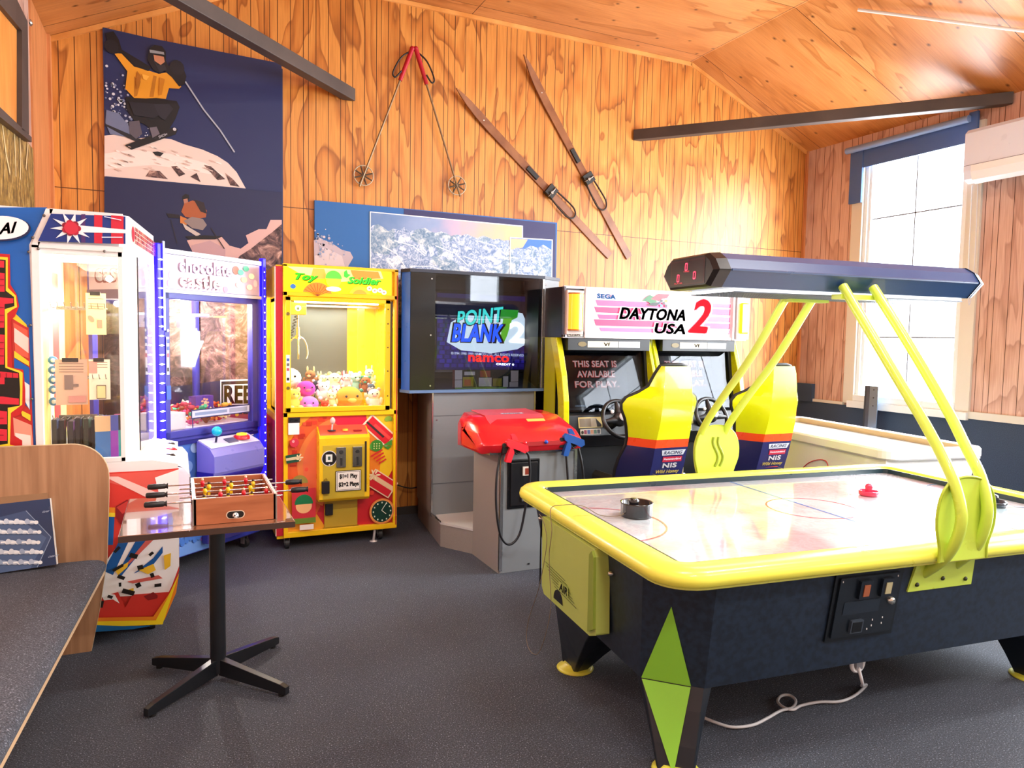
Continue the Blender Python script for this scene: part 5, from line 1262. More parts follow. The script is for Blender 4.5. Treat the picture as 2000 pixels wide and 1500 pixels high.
# instruction card at the bottom inside the glass
m = MB().use(mat('#1B1D22', .5)); m.prism([(HY+.03, 1.18), (HY+.28, 1.25), (HY+.28, 1.178)], 1.81, 2.70, 'x'); sh = m.build('lower_tray', hs)
CYP = HY+.03; a = Art((0, CYP, 0), (1, 0, 0), (0, 0, 1), rough=.4)
x0, z0 = XZ(888, 757, CYP); x1, z1 = XZ(1014, 722, CYP)
a.rect(x0-.02, z0, x1, z1, '#6E1C22'); a.rect(x0, z0, x1, z1, '#2E3830'); w_, h_ = x1-x0, z1-z0
for (f0, g0, f1, g1, c_) in ((0, .45, .11, .98, '#F0F0EC'), (0, 0, .11, .42, '#F0F0EC'), (.12, .05, .28, .6, '#C8B830'), (.14, .1, .24, .45, '#E88030'), (.14, .7, .30, .9, '#F4F4F4'), (.38, .6, .54, .95, '#C86048'), (.36, .05, .56, .55, '#F4F4F0'), (.58, .05, .72, .5, '#B8B040'), (.74, .0, .82, .62, '#F6F6F2'), (.86, .3, .98, .95, '#F4F4F0'), (.84, .0, .98, .28, '#E8E8E8')):
    a.rect(x0+f0*w_, z0+g0*h_, x0+f1*w_, z0+g1*h_, c_)
a.rect(x0, z0-.012, x0+w_*.8, z0, '#90C060'); a.mb.build('instruction_card', sh)

# front pedestal with red console
m = MB().use(GREY); m.prism([(4.38, 0), (4.38, .84), (4.86, .84), (4.86, 0)], 1.955, 2.53, 'x'); pd = m.build('pedestal', gc, bevel=.003)
m = MB().use(GREYW).box(1.950, 4.385, .0, 1.956, 4.86, .84); m.build('pedestal_side', pd)
for x_ in (1.950, 2.513): MB().use(EDG).box(x_, 4.374, .02, x_+.022, 4.395, .84).build('metal_edging', pd)
m = MB().use(BLKG).box(2.00, 4.368, .44, 2.24, 4.382, .775); co = m.build('coin_door', pd, bevel=.012)
m = MB().use(mat('#1C1C20', .3)).box(2.02, 4.362, .46, 2.22, 4.37, .755); m.build('door_leaf', co, bevel=.008)
MB().use(mat('#E4DCD0', .4)).box(2.105, 4.352, .665, 2.155, 4.362, .725).use(mat('#8A3828', .3)).box(2.12, 4.350, .672, 2.152, 4.353, .715).build('coin_reject_button', co)
MB().use(mat('#B8BCC0', .25, .8)).box(2.10, 4.352, .49, 2.155, 4.362, .545).build('coin_return', co)
m = MB().use(BLK); m.box(2.165, 4.376, .04, 2.18, 4.38, .05); m.build('screw', pd)
m = MB().use(EDG).prism([(4.355, .815), (4.35, .845), (4.37, .865), (4.90, .865), (4.90, .815)], 1.86, 2.50, 'x'); m.build('steel_console_rail', gc, bevel=.003)
CR = mat('#D8202C', .22, coat=.4)
rings = []
for (x0, x1, pts) in ():
    pass
# console hood lofted along x : cross-section is (y, z)
def sec(x, yf, zf, yb, zt, zb=.83):
    return [(x, yf+.03, zb), (x, yf, zf-.02), (x, yf+.02, zf), (x, yf+.10, zf+.05), (x, yf+.30, zt), (x, yb-.04, zt+.01), (x, yb, zt-.03), (x, yb, zb)]
m = MB().use(CR).loft([sec(1.80, 4.44, .87, 4.72, .95, .84), sec(1.815, 4.36, .90, 4.84, 1.0, .82), sec(1.87, 4.32, .905, 4.90, 1.04), sec(2.0, 4.31, .905, 4.92, 1.045), sec(2.38, 4.31, .905, 4.92, 1.045), sec(2.50, 4.32, .905, 4.90, 1.04), sec(2.565, 4.36, .90, 4.84, 1.0, .82), sec(2.58, 4.44, .87, 4.72, .95, .84)], True, True, True)
ch = m.build('console_hood', gc, bevel=.004)
m = MB().use(mat('#C84858', .3)).prism([(4.44, .962), (4.62, 1.052), (4.88, 1.064), (4.88, 1.06), (4.62, 1.048), (4.44, .958)], 1.93, 2.37, 'x'); m.build('recess_panel', ch)
mc = MB().use(mat('#E8C060', .4)).prism([(4.46, .974), (4.56, 1.024), (4.56, 1.022), (4.46, .972)], 2.22, 2.36, 'x'); mc.build('yellow_sticker', ch)
a = Art((2.07, 4.64, 1.054), (1, 0, 0), (0, .99, .05), rough=.4); a.rect(0, 0, .17, .035, '#C8D8F0'); a.text('PLAYER', .02, .006, .13, .022, '#303C80', .03); a.mb.build('logo_sticker', ch)
m = MB().use(mat('#A01820', .4)).box(2.05, 4.305, .872, 2.36, 4.312, .90); m.build('front_slot', ch)
MB().use(mat('#2850B8', .25)).lathe([(.014, 0), (.012, -.01), (.002, -.013)], (2.25, 4.305, .895), 'y', 12).build('start_button', ch)
MB().use(mat('#E02030', .25)).lathe([(.014, 0), (.012, -.01), (.002, -.013)], (2.09, 4.305, .895), 'y', 12).build('start_button', ch)
# light guns in their holsters
def light_gun(c, label, x, y, z, s=1.0, flip=1):
    t = thing('light_gun', label, 'light gun', (x, y, z))
    P = mat(c, .3, coat=.2)
    def R(pts, w, nm, mt, b=.006):
        return MB().use(mt).prism([(x+px*s*flip, z+pz*s) for px, pz in pts], y-w, y+w, 'y').build(nm, t, bevel=b)
    R([(-.08, .045), (-.055, .065), (.04, .03), (.085, .012), (.09, -.025), (.06, -.04), (.02, -.02), (-.02, -.005), (-.05, .0), (-.075, .02)], .018, 'barrel', P)
    R([(-.035, .06), (-.045, .095), (-.02, .10), (.0, .075), (.012, .05)], .012, 'sight', P)
    R([(-.05, .01), (-.03, .0), (-.02, -.03), (-.045, -.10), (-.085, -.095), (-.07, -.04)], .017, 'grip', P)
    m = MB().use(BLK); m.tube([(x-.02*flip*s, y, z-.01), (x+.0*s, y, z-.045*s), (x+.03*flip*s, y, z-.03*s)], .006, 6); m.build('trigger_guard', t)
    MB().use(BLK).box(x-.10*s, y+.01, z-.04*s, x+.03*s, y+.045, z+.02*s).lathe([(.014, 0), (.014, -.012)], (x-.09*s, y+.01, z+.02), 'y', 12).build('holster', t, bevel=.004)
    return t
g1 = light_gun('#D8283A', 'red light gun in the left holster of the red console', 2.03, 4.31, .865, .95)
MB().use(BLK).tube(smooth_path([(1.935, 4.35, .83), (1.90, 4.33, .66), (1.90, 4.32, .45), (1.93, 4.31, .28), (1.99, 4.30, .22), (2.06, 4.30, .28), (2.10, 4.30, .45), (2.13, 4.30, .65), (2.12, 4.30, .80), (2.09, 4.30, .845)], 8), [.0085]*73, 8).build('cable', g1)
g2 = light_gun('#1C50A0', 'blue light gun in the right holster of the red console', 2.46, 4.31, .885, .95)
MB().use(BLK).tube(smooth_path([(2.50, 4.30, .84), (2.53, 4.29, .7), (2.55, 4.29, .5), (2.54, 4.29, .35)], 8), .009, 8).tube(smooth_path([(2.42, 4.33, .82), (2.43, 4.31, .6), (2.44, 4.31, .4)], 6), .009, 8).build('cable', g2)
# ================================================================== TWIN RACING CABINET
DY = 5.0
rc = thing('twin_racing_cabinet', 'twin racing game cabinet with pink lit header and two dark screens', 'arcade machine', (3.65, 5.2, 0))
YN = mat('#DCE000', .28, coat=.3); BK2 = mat('#1A1C20', .4)
m = MB().use(mat('#2A2226', .4)); m.box(2.745, DY+.03, 1.60, 4.60, DY+.32, 2.0); hb = m.build('header_box', rc, bevel=.004)
m = MB().use(mat('#E8E4EA', .25)); m.box(2.745, DY, 1.598, 4.60, DY+.03, 1.625); m.box(2.745, DY+.001, 1.985, 4.60, DY+.03, 2.005); m.box(2.935, DY-.012, 1.60, 2.965, DY+.03, 2.0); m.box(4.43, DY-.012, 1.60, 4.455, DY+.03, 2.0)
m.use(mat('#5A565E', .3)); m.box(2.745, DY, 1.60, 2.765, DY+.03, 2.0); m.build('header_frame', hb, bevel=.003)
# header print
a = Art((0, DY+.02, 0), (1, 0, 0), (0, 0, 1), rough=.35)
E1 = .22
a.rect(2.965, 1.625, 4.43, 1.985, '#E0D4DC', E1)
for (z0, z1, x0, x1, c_) in ((1.93, 1.97, 3.15, 3.6, '#C8A0B0'), (1.86, 1.905, 3.06, 3.75, '#EA4880'), (1.805, 1.85, 3.05, 3.5, '#DC2060'), (1.755, 1.79, 3.08, 3.5, '#E83878'), (1.70, 1.75, 3.05, 3.85, '#DC2060'), (1.655, 1.685, 3.1, 3.8, '#EC5C90'), (1.632, 1.65, 3.12, 3.6, '#D0A8B8')):
    a.poly([(x0, z0), (x1, z0), (x1-.03, z1), (x0-.02, z1)], c_, .25)
for (z0, z1, c_) in ((1.93, 1.97, '#B898A8'), (1.885, 1.915, '#E83878'), (1.82, 1.87, '#DC2060'), (1.76, 1.80, '#EA4880'), (1.70, 1.745, '#DC2060'), (1.66, 1.685, '#EC6C98')):
    a.rect(4.14, z0, 4.42, z1, c_, .25)
a.rect(4.12, 1.632, 4.24, 1.69, '#F08088', .6)
a.pp([(1253, 588), (1262, 580), (1268, 576), (1275, 580), (1282, 590), (1270, 594), (1262, 588)], '#206838', .2); a.pp([(1270, 584), (1284, 574), (1306, 575), (1302, 582), (1292, 584), (1284, 588)], '#E02838', .5); a.pp([(1262, 596), (1272, 592), (1290, 590), (1280, 598)], '#101014')
for i in range(4):
    for j in range(3):
        if (i+j) % 2: a.h = .012; a.rect(3.64+i*.024, 1.87+j*.02, 3.664+i*.024, 1.89+j*.02, ['#202428', '#3890C8', '#E8C830'][(i+j) % 3], .2)
a.h = .013
a.textp('SEGA', (1165, 582), (1201, 585), (1164, 573), '#4888B8', .09, .1, emit=.3)
a.textp('DAYTONA', (1206, 624), (1338, 628), (1208, 599), '#FFFFFF', .12, .18, emit=.2); a.textp('DAYTONA', (1208, 623), (1336, 627), (1210, 600), '#17131A', .09, .18)
a.textp('USA', (1274, 652), (1338, 654), (1276, 630), '#FFFFFF', .12, .12, emit=.2); a.textp('USA', (1276, 651), (1336, 653), (1278, 631), '#1C181E', .09, .12)
a.textp('2', (1340, 650), (1384, 652), (1343, 581), '#FFFFFF', .13, .25, emit=.2); a.textp('2', (1342, 649), (1382, 651), (1346, 583), '#E8485C', .07, .25, emit=.25)
a.mb.build('header_print', hb)
def corner_lamp(x0, x1, c, e):
    m = MB().use(mat('#D8C8C0', .25)).box(x0-.008, DY-.03, 1.625, x1+.008, DY+.02, 1.97)
    o = m.build('lamp_housing', hb, bevel=.004)
    m = MB().use(mat(c, .25, emit=e)); 
    m.loft([[(x0+.004, DY-.025, z), (x0+.02, DY-.07, z), ((x0+x1)/2, DY-.085, z), (x1-.02, DY-.07, z), (x1-.004, DY-.025, z)] for z in (1.66, 1.945)], True, True, True).build('amber_lens', o)
    m = MB().use(mat('#B86010', .3))
    for z in (1.655, 1.94): m.loft([[(x0, DY-.025, zz), (x0+.018, DY-.074, zz), ((x0+x1)/2, DY-.089, zz), (x1-.018, DY-.074, zz), (x1, DY-.025, zz)] for zz in (z, z+.01)], True, True, True)
    m.build('lens_rim', o)
corner_lamp(2.765, 2.90, '#F8A020', .9)
m = MB().use(mat('#D4D4DC', .25)).box(4.46, DY-.03, 1.61, 4.60, DY+.02, 1.985); o = m.build('lamp_housing', hb, bevel=.004)
MB().use(mat('#F0E800', .25, emit=.8)).box(4.485, DY-.06, 1.66, 4.575, DY-.03, 1.93).build('yellow_lens', o, bevel=.01)
s_ = Art((0, DY-.0005, 0), (1, 0, 0), (0, 0, 1)); s_.rect(2.78, 1.604, 2.93, 1.648, '#3A3430'); s_.rect(2.79, 1.61, 2.92, 1.64, '#D8D0C0'); s_.text('USA', 2.80, 1.614, .10, .02, '#3A3430', .04); s_.mb.build('sticker', hb)
# two monitor bays
def bay(xc, first):
    x0, x1 = xc-.43, xc+.43
    nm = MB().use(BK2)
    nm.box(x0+.04, DY+.02, 1.50, x1-.04, DY+.30, 1.598)     # top bezel
    nm.box(x0+.03, DY+.28, .86, x1-.03, DY+.31, 1.51)       # back of the bay
    nm.prism([(DY+.01, .86), (DY+.29, .86), (DY+.29, 1.6), (DY+.12, 1.6)], x0, x0+.04, 'x')
    nm.prism([(DY+.01, .86), (DY+.29, .86), (DY+.29, 1.6), (DY+.12, 1.6)], x1-.04, x1, 'x')
    o = nm.build('monitor_bay', rc, bevel=.003)
    s = Art((0, DY+.0195, 0), (1, 0, 0), (0, 0, 1), rough=.4)
    s.rect(x0+.22, 1.525, xc+.08, 1.575, '#E4DCC0'); s.rect(xc+.085, 1.525, x1-.14, 1.575, '#D8E0E8'); s.text('Vf', xc-.06, 1.535, .06, .03, '#504838', .03); s.ell(x0+.17, 1.55, .04, .02, '#7A6A38', 14); s.rect(xc+.10, 1.548, x1-.16, 1.552, '#8890A0')
    s.mb.build('instruction_strip', o)
    # tilted CRT
    P0, P1 = DY+.04, DY+.16
    W = [(x0+.06, P0, 1.02), (x1-.20, P0, 1.02), (x1-.20, P1, 1.49), (x0+.06, P1, 1.49)]
    up = np.array([0, P1-P0, .47]); up /= np.linalg.norm(up)
    nn = np.cross((1, 0, 0), up)
    th = .03
    mm = MB().use(mat('#4A4E54', .3)); R0 = [tuple(np.array(w)+nn*.0) for w in W]; R1 = [tuple(np.array(w)-nn*th) for w in W]
    mm.loft([R1, R0], True, True, False); sc_ = mm.build('screen', rc)
    s = Art(W[0], (1, 0, 0), up, rough=.12)
    Wd, Hd = W[1][0]-W[0][0], math.hypot(P1-P0, .47)
    s.rect(.0, .0, .018, Hd, '#8A9098')
    s.rect(.02, .015, Wd, Hd-.01, '#22242A'); s.rect(Wd+.0, 0, Wd+.12, Hd, '#18191C')
    for k, (t, w) in enumerate((('THIS SEAT IS', .42), ('AVAILABLE', .36), ('FOR PLAY.', .42))):
        s.text(t, .09+(.42-w)/2, Hd-.135-k*.085, w, .055, '#F05040', .07, emit=.8); s.text(t, .092+(.42-w)/2, Hd-.132-k*.085, w, .052, '#F8D8C8', .02, emit=.8)
    s.text('CREDIT 0/2', .07, .025, .10, .014, '#A8C0D0', .03, emit=.5)
    s.mb.build('screen_text', sc_)
    MB().use(glass('smoke_glass_'+str(first), '#B4B8C0', .55)).loft([[tuple(np.array(w)+nn*q) for w in ((x0+.045, P0, 1.0), (x1-.045, P0, 1.0), (x1-.045, P1, 1.50), (x0+.045, P1, 1.50))] for q in (.03, .033)], True, True, False).build('front_glass', rc)
    # dashboard
    d = MB().use(mat('#1E2024', .35)); d.prism([(DY+.03, 1.0), (DY-.02, .985), (DY-.05, .82), (DY+.0, .72), (DY+.25, .72), (DY+.25, 1.0)], x0+.02, x1-.02, 'x'); db = d.build('dashboard', rc, bevel=.006)
    s = Art((x0, DY-.052, .83), (1, 0, 0), (0, .18, .98), rough=.4)
    s.rect(.12, .055, .34, .14, '#D8CC88'); s.rect(.13, .062, .24, .13, '#8A8270'); s.rect(.235, .062, .29, .132, '#B8B4A0'); s.poly([(.28, .13), (.33, .08), (.33, .06), (.29, .06)], '#2A2A2C')
    s.rect(.13, .0, .32, .045, '#D8D8CC'); [s.rect(.165+k*.03, .006, .19+k*.03, .038, c_) for k, c_ in enumerate(('#8A2848', '#304890', '#B87840', '#286048', '#303438'))]; s.ell(.148, .02, .012, .014, '#3A3A30', 10)
    s.mb.build('control_labels', db)
    # steering wheel
    wc = np.array([xc-.02, DY-.19, .965]); tl = np.array([0, -.88, .47]); tl /= np.linalg.norm(tl)
    u_ = np.array([1, 0, 0]); v_ = np.cross(tl, u_)*-1; v_ = np.cross(u_, tl); v_ /= np.linalg.norm(v_)
    ring = [wc+.155*(math.cos(q)*u_+math.sin(q)*v_) for q in np.linspace(0, 2*math.pi, 41)[:-1]]
    sw = MB().use(mat('#1B1D20', .3)).tube(ring, .017, 10, closed=True).build('steering_wheel', rc)
    m = MB().use(mat('#26282C', .35))
    for q in (0.12, math.pi-.12, -math.pi/2): m.tube([wc-tl*.01, wc+.08*(math.cos(q)*u_+math.sin(q)*v_), wc+.15*(math.cos(q)*u_+math.sin(q)*v_)], [.035, .026, .014], 8)
    m.ball(tuple(wc-tl*.005), .06, 16, 1.1, .7, 1); m.build('spokes', sw)
    m = MB().use(mat('#D8DCE0', .25)); R = []
    for rr_, hh in ((.034, .045), (.032, .052), (.002, .053)): R.append([tuple(wc+tl*hh+rr_*(math.cos(q)*u_+math.sin(q)*v_)) for q in np.linspace(0, 2*math.pi, 19)[:-1]])
    m.loft(R, True, True, True); m.build('hub_badge', sw)
    MB().use(BK2).cyl(tuple(wc-tl*.02), tuple(wc-tl*.20), .03, 14).build('steering_column', sw)
    m = MB().use(mat('#E8E8E8', .3)).ball(tuple(wc+np.array([-.075, -.0, .06])), .016, 12, 1, .5, 1); m.build('view_button', sw)
    # lower kick and pedals
    k = MB().use(BK2); k.box(x0+.06, DY+.10, .0, x1-.06, DY+.28, .73); k.box(x0+.06, DY-.25, .0, x1-.06, DY+.12, .12); k.build('lower_cabinet', rc, bevel=.004)
    for px_ in (xc-.20, xc+.10):
        p_ = MB().use(mat('#B4B6B8', .25, .8)).prism([(DY-.06, .34), (DY-.04, .46), (DY-.02, .46), (DY-.04, .34)], px_-.045, px_+.045, 'x').build('pedal', rc, bevel=.01)
        MB().use(mat('#4A4A4C', .4, .7)).cyl((px_, DY-.03, .38), (px_, DY+.10, .14), .009, 8).build('pedal_arm', p_)
bay(3.19, 1); bay(4.10, 2)
# yellow frames
def yframe(x0, x1, name='yellow_frame'):
    prof = [(1.60, .13), (1.50, .09), (1.30, .02), (1.10, -.02), (.90, -.03), (.70, -.02), (.35, .05), (.0, .07)]
    R = []
    for z, y in prof: R.append([(x0, DY+y-.03, z), (x1, DY+y-.03, z), (x1, DY+y+.07, z), (x0, DY+y+.07, z)])
    MB().use(YN).loft(R, True, True, False).build(name, rc, bevel=.006)
yframe(2.735, 2.785); yframe(3.605, 3.635); yframe(3.655, 3.69); yframe(4.52, 4.565)
for q_ in ((3.635, .09, 3.655, .14), (2.74, .12, 2.75, .30), (4.56, .12, 4.57, .30)): MB().use(mat('#B8BC10', .4)).box(q_[0], DY+q_[1], .0, q_[2], DY+q_[3], 1.6).build('frame_infill', rc)
MB().use(BK2).box(3.0, DY+.30, 0, 4.45, DY+.95, 1.58).build('rear_cabinet', rc, bevel=.004)
MB().use(mat('#E4D8B0', .5)).box(3.60, DY-.30, 0, 3.72, DY+.02, .62).build('centre_console', rc, bevel=.005)

# ------------------------------------------------------------------ bucket seats
def racing_seat(xc, label):
    t = thing('racing_seat', label, 'racing seat', (xc, 4.3, 0), group='yellow racing seats')
    # section rows: z, half width back, half width wings, y back, y of wing tips
    rows = [(1.415, .105, .110, 4.055, 4.10), (1.36, .112, .130, 4.045, 4.13), (1.27, .118, .155, 4.04, 4.17), (1.225, .12, .22, 4.04, 4.20), (1.19, .123, .300, 4.04, 4.225), (1.15, .125, .325, 4.04, 4.24),
            (1.11, .127, .320, 4.045, 4.245), (1.04, .13, .285, 4.05, 4.25), (.98, .135, .262, 4.06, 4.265), (.905, .138, .240, 4.08, 4.285), (.845, .14, .240, 4.095, 4.30), (.74, .14, .275, 4.12, 4.335), (.66, .14, .285, 4.145, 4.36), (.55, .14, .28, 4.175, 4.39), (.46, .14, .25, 4.20, 4.40)]
    def ring(i, inset=0, yo=0):
        z, b, w, yb, yf = rows[i]
        return [(xc-w+inset, yf+yo, z), (xc-b-.35*(w-b)+inset*.8, yb+.35*(yf-yb)*.8+yo, z), (xc-b+inset*.5, yb+yo, z), (xc+b-inset*.5, yb+yo, z), (xc+b+.35*(w-b)-inset*.8, yb+.35*(yf-yb)*.8+yo, z), (xc+w-inset, yf+yo, z)]
    def shell(i0, i1, mt, name, par, yo=0, th=.02):
        mb = MB().use(mt); n = 6
        outer = [ring(i, 0, yo) for i in range(i0, i1+1)]; inner = [ring(i, .016, yo+th) for i in range(i0, i1+1)]
        rings = [o_ + inn[::-1] for o_, inn in zip(outer, inner)]
        mb.loft(rings, True, True, True)
        o = mb.build(name, par); e_ = o.modifiers.new('edges', 'EDGE_SPLIT'); e_.split_angle = math.radians(28); return o
    sh = shell(0, 9, mat('#E2EE10', .25, coat=.5), 'yellow_shell', t)
    shell(9, 10, mat('#F0501E', .28, coat=.4), 'orange_band', t)
    nv = shell(10, 14, mat('#20225A', .3, coat=.4), 'navy_shell', t)
    # black padding edge
    e = MB().use(mat('#17171A', .6))
    L = [(xc-rows[i][2]+.0, rows[i][4]+.008, rows[i][0]) for i in range(len(rows))]; Rr = [(xc+rows[i][2], rows[i][4]+.008, rows[i][0]) for i in range(len(rows))]
    e.tube(L[::-1]+[(xc-.06, 4.10, 1.425), (xc+.06, 4.10, 1.425)]+Rr, .013, 8); e.build('edge_piping', t)
    # inner cushion and base
    c = MB().use(mat('#1C1C20', .7)); cr_ = []
    for i in range(1, 15):
        z, b, w, yb, yf = rows[i]; cr_.append([(xc-w+.03, yf+.01, z), (xc-b, yb+.05, z), (xc+b, yb+.05, z), (xc+w-.03, yf+.01, z), (xc+b*.8, yf+.03, z), (xc-b*.8, yf+.03, z)])
    c.loft(cr_, True, True, True).build('back_cushion', t)
    c = MB().use(mat('#222226', .6)).cbox(xc-.24, 4.32, .34, xc+.24, 4.70, .50, .05).build('seat_cushion', t)
    for s in (-1, 1): MB().use(mat('#1A1A1E', .55)).cbox(xc+s*.21, 4.34, .42, xc+s*.28, 4.72, .60, .03).build('side_bolster', t)
    MB().use(BK2).box(xc-.20, 4.22, 0, xc+.20, 4.66, .35).build('seat_base', t, bevel=.01)
    # bolts and sponsor decals
    m = MB().use(BLK)
    for z, i in ((1.29, 2), (.94, 8)):
        zz, b, w, yb, yf = rows[i]
        for s in (-1, 1): m.ball((xc+s*(w-.03), yf-.035, zz), .009, 8)
    m.build('bolts', sh)
    up = np.array([0, -.29, 1.0]); up = np.array([0, 4.12-4.175, .74-.55]); up /= np.linalg.norm(up)
    up = np.array([0, -.05, .185]); up /= np.linalg.norm(up); s = Art((xc-.13, 4.1465, .640), (1, 0, 0), up, rough=.3)
    s.poly([(.06, .155), (.24, .155), (.255, .195), (.05, .195)], '#C8CCD8'); s.text('RACING', .07, .162, .16, .026, '#5A6488', .04, .2)
    s.rect(.07, .105, .235, .145, '#B82840'); s.text('Hummingbird', .08, .115, .145, .02, '#F0E8F0', .02)
    s.text('NIS', .08, .06, .12, .036, '#F4F0F0', .07); s.text('Wild Honey', .03, .012, .20, .034, '#F0D868', .035, .2); s.poly([(.06, .004), (.2, .0), (.18, .006)], '#D84030')
    s.mb.build('sponsor_decals', nv)
    return t
racing_seat(3.13, 'yellow and navy racing seat at the left screen, nearer the red console')
racing_seat(4.11, 'yellow and navy racing seat at the right screen, partly behind the green posts')
# ================================================================== AIR HOCKEY TABLE
HA = (1.50, 1.955); HR = -math.radians(5.6)
HL, HW = 2.66, 1.64
ah = thing('air_hockey_table', 'large black air hockey table with yellow rail and overhead score canopy', 'air hockey table', (HA[0], HA[1], 0), HR)
FH = frame_of(ah)
def hl(mb, name, parent=ah, **k): return mb.build(name, parent, world=False, **k)
def LW(u, v, z): return FH @ Vector((u, v, z))
def hloc(px, py_, axis, val):
    """photo point -> table coordinates on the plane u = val (axis 0) or v = val (axis 1)"""
    N = FH.to_3x3() @ Vector((1, 0, 0) if axis == 0 else (0, 1, 0)); P = LW(val, 0, 0) if axis == 0 else LW(0, val, 0)
    w = hit(px, py_, tuple(P), tuple(N)); return FH.inverted() @ Vector(w)
HB = mat('#121A24', .38); HBF = speckle('scuffed_black_laminate', '#1D2B3E', '#141E2C', 40, .42, .0)
RAILY = mat('#ECEC58', .3, coat=.15); LIME = mat('#C6DE50', .3, coat=.2); LGRN = mat('#AEC060', .4); DIAM = mat('#86C83A', .35)
top = [(.25, .075), (2.44, .075), (2.60, .25), (2.60, 1.42), (2.44, 1.57), (.25, 1.57), (.06, 1.42), (.05, .26)]
bot = [(.26, .147), (2.36, .147), (2.5, .30), (2.5, 1.22), (2.36, 1.36), (.25, 1.36), (.088, 1.22), (.075, .30)]
m = MB().use(HBF).loft([[(x, y, .30) for x, y in bot], [(x, y, .735) for x, y in top]], True, True, False); body = hl(m, 'cabinet_body', bevel=.004)
# bullnose rail : outer rounded rectangle swept profile
def rrect(e, r, n=6):
    out = []
    for cx_, cy_, a0 in ((HL-r, HW-r, 0), (r, HW-r, 90), (r, r, 180), (HL-r, r, 270)):
        for i in range(n+1):
            q = math.radians(a0+90*i/n); rr_ = max(r-e, .001)
            out.append((cx_+rr_*math.cos(q), cy_+rr_*math.sin(q)))
    return out
rings = []
for e, z in ((.02, .735), (.004, .745), (.0, .765), (.006, .785), (.025, .800), (.06, .806), (.10, .804), (.125, .795), (.135, .775), (.135, .755)):
    rings.append([(x, y, z) for x, y in rrect(e, .17)])
m = MB().use(RAILY).loft(rings, False, True, True); rail = hl(m, 'rail')
m = MB().use(mat('#C8CC60', .3)); m.loft([[(x, y, z) for x, y in rrect(e, .17)] for e, z in ((.0205, .728), (.0205, .736), (.03, .736), (.03, .728))], False, True, False); hl(m, 'rail_underside_trim', rail)
m = MB().use(mat('#1A3038', .3)); m.loft([[(x, y, z) for x, y in rrect(e, .17)] for e, z in ((.136, .757), (.136, .790), (.142, .790), (.142, .757))], False, True, False); hl(m, 'inner_cushion', rail)
m = MB().use(mat('#6A6420', .5))
for x in (.88, 1.78):
    for y in (.0, HW-.137): m.box(x-.001, y+.012, .8062, x+.001, y+.125, .8068)
m.box(.01, HW*.5-.001, .8062, .125, HW*.5+.001, .8068)
hl(m, 'rail_joints', rail)
PF = bpy.data.materials.new('hockey_playfield'); PF.use_nodes = True
nt = PF.node_tree; b_ = nt.nodes['Principled BSDF']; tc_ = nt.nodes.new('ShaderNodeTexCoord')
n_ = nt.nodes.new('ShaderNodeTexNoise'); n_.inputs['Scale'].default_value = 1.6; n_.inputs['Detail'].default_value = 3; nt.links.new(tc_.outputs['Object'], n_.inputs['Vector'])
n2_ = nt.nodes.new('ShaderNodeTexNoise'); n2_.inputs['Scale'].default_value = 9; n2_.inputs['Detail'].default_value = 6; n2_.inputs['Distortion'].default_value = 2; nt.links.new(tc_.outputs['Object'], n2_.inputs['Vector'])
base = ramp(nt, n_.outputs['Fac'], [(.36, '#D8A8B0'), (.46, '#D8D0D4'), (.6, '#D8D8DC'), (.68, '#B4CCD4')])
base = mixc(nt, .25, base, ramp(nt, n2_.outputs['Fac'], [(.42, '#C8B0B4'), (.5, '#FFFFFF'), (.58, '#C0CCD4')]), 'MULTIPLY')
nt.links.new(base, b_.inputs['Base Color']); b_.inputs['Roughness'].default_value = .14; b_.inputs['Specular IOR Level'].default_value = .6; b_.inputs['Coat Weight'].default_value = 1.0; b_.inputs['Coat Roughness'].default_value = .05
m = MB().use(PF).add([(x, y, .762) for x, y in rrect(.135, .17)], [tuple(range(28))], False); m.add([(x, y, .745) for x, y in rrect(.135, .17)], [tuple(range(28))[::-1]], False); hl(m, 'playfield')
a = Art(LW(0, 0, .762), FH.to_3x3() @ Vector((1, 0, 0)), FH.to_3x3() @ Vector((0, 1, 0)), rough=.12)
a.line(circ(HL/2, HW/2, .22, 36), .008, '#C83A50'); a.line([(HL/2, .14), (HL/2, HW-.14)], .010, '#4A78B8')
a.line(circ(.14, HW/2, .30, 20, -math.pi/2, math.pi/2), .008, '#C85A68'); a.line(circ(HL-.14, HW/2, .30, 20, math.pi/2, 3*math.pi/2), .008, '#4A88B8')
pa_ = a.mb.build('playfield_lines', ah)
# legs with flared yellow feet
def leg(cu, cv, tops, label_d=False):
    # tops: outline where the leg leaves the cabinet (counter-clockwise), narrows to a foot
    R = []
    for f, z in ((0, .302), (.35, .22), (.75, .10), (1, .014)):
        gx_ = sum(p[0] for p in tops)/len(tops); gy_ = sum(p[1] for p in tops)/len(tops); row = []
        for x, y in tops:
            q = math.hypot(x-gx_, y-gy_); bx_, by_ = cu+.072*(x-gx_)/q, cv+.072*(y-gy_)/q
            row.append((x*(1-f)+bx_*f, y*(1-f)+by_*f, z))
        R.append(row)
    o = hl(MB().use(HB).loft(R, True, True, False), 'leg', bevel=.004)
    hl(MB().use(mat('#D8D84A', .35)).lathe([(.088, 0), (.090, .004), (.078, .012), (.062, .018), (.05, .03)], (cu, cv, 0), 'z', 24), 'foot', o)
    return o
l1 = leg(.150, .150, [(.26, .150), (.30, .155), (.30, .36), (.12, .38), (.078, .34), (.078, .30)])
leg(.135, 1.03, [(.25, 1.355), (.092, 1.22), (.085, .75), (.16, .72), (.42, .76), (.42, 1.355)])
leg(2.22, .30, [(2.04, .155), (2.34, .150), (2.49, .30), (2.49, .48), (2.04, .46)])
leg(2.22, 1.10, [(2.04, 1.35), (2.04, 1.0), (2.49, 1.0), (2.49, 1.22), (2.34, 1.35)])
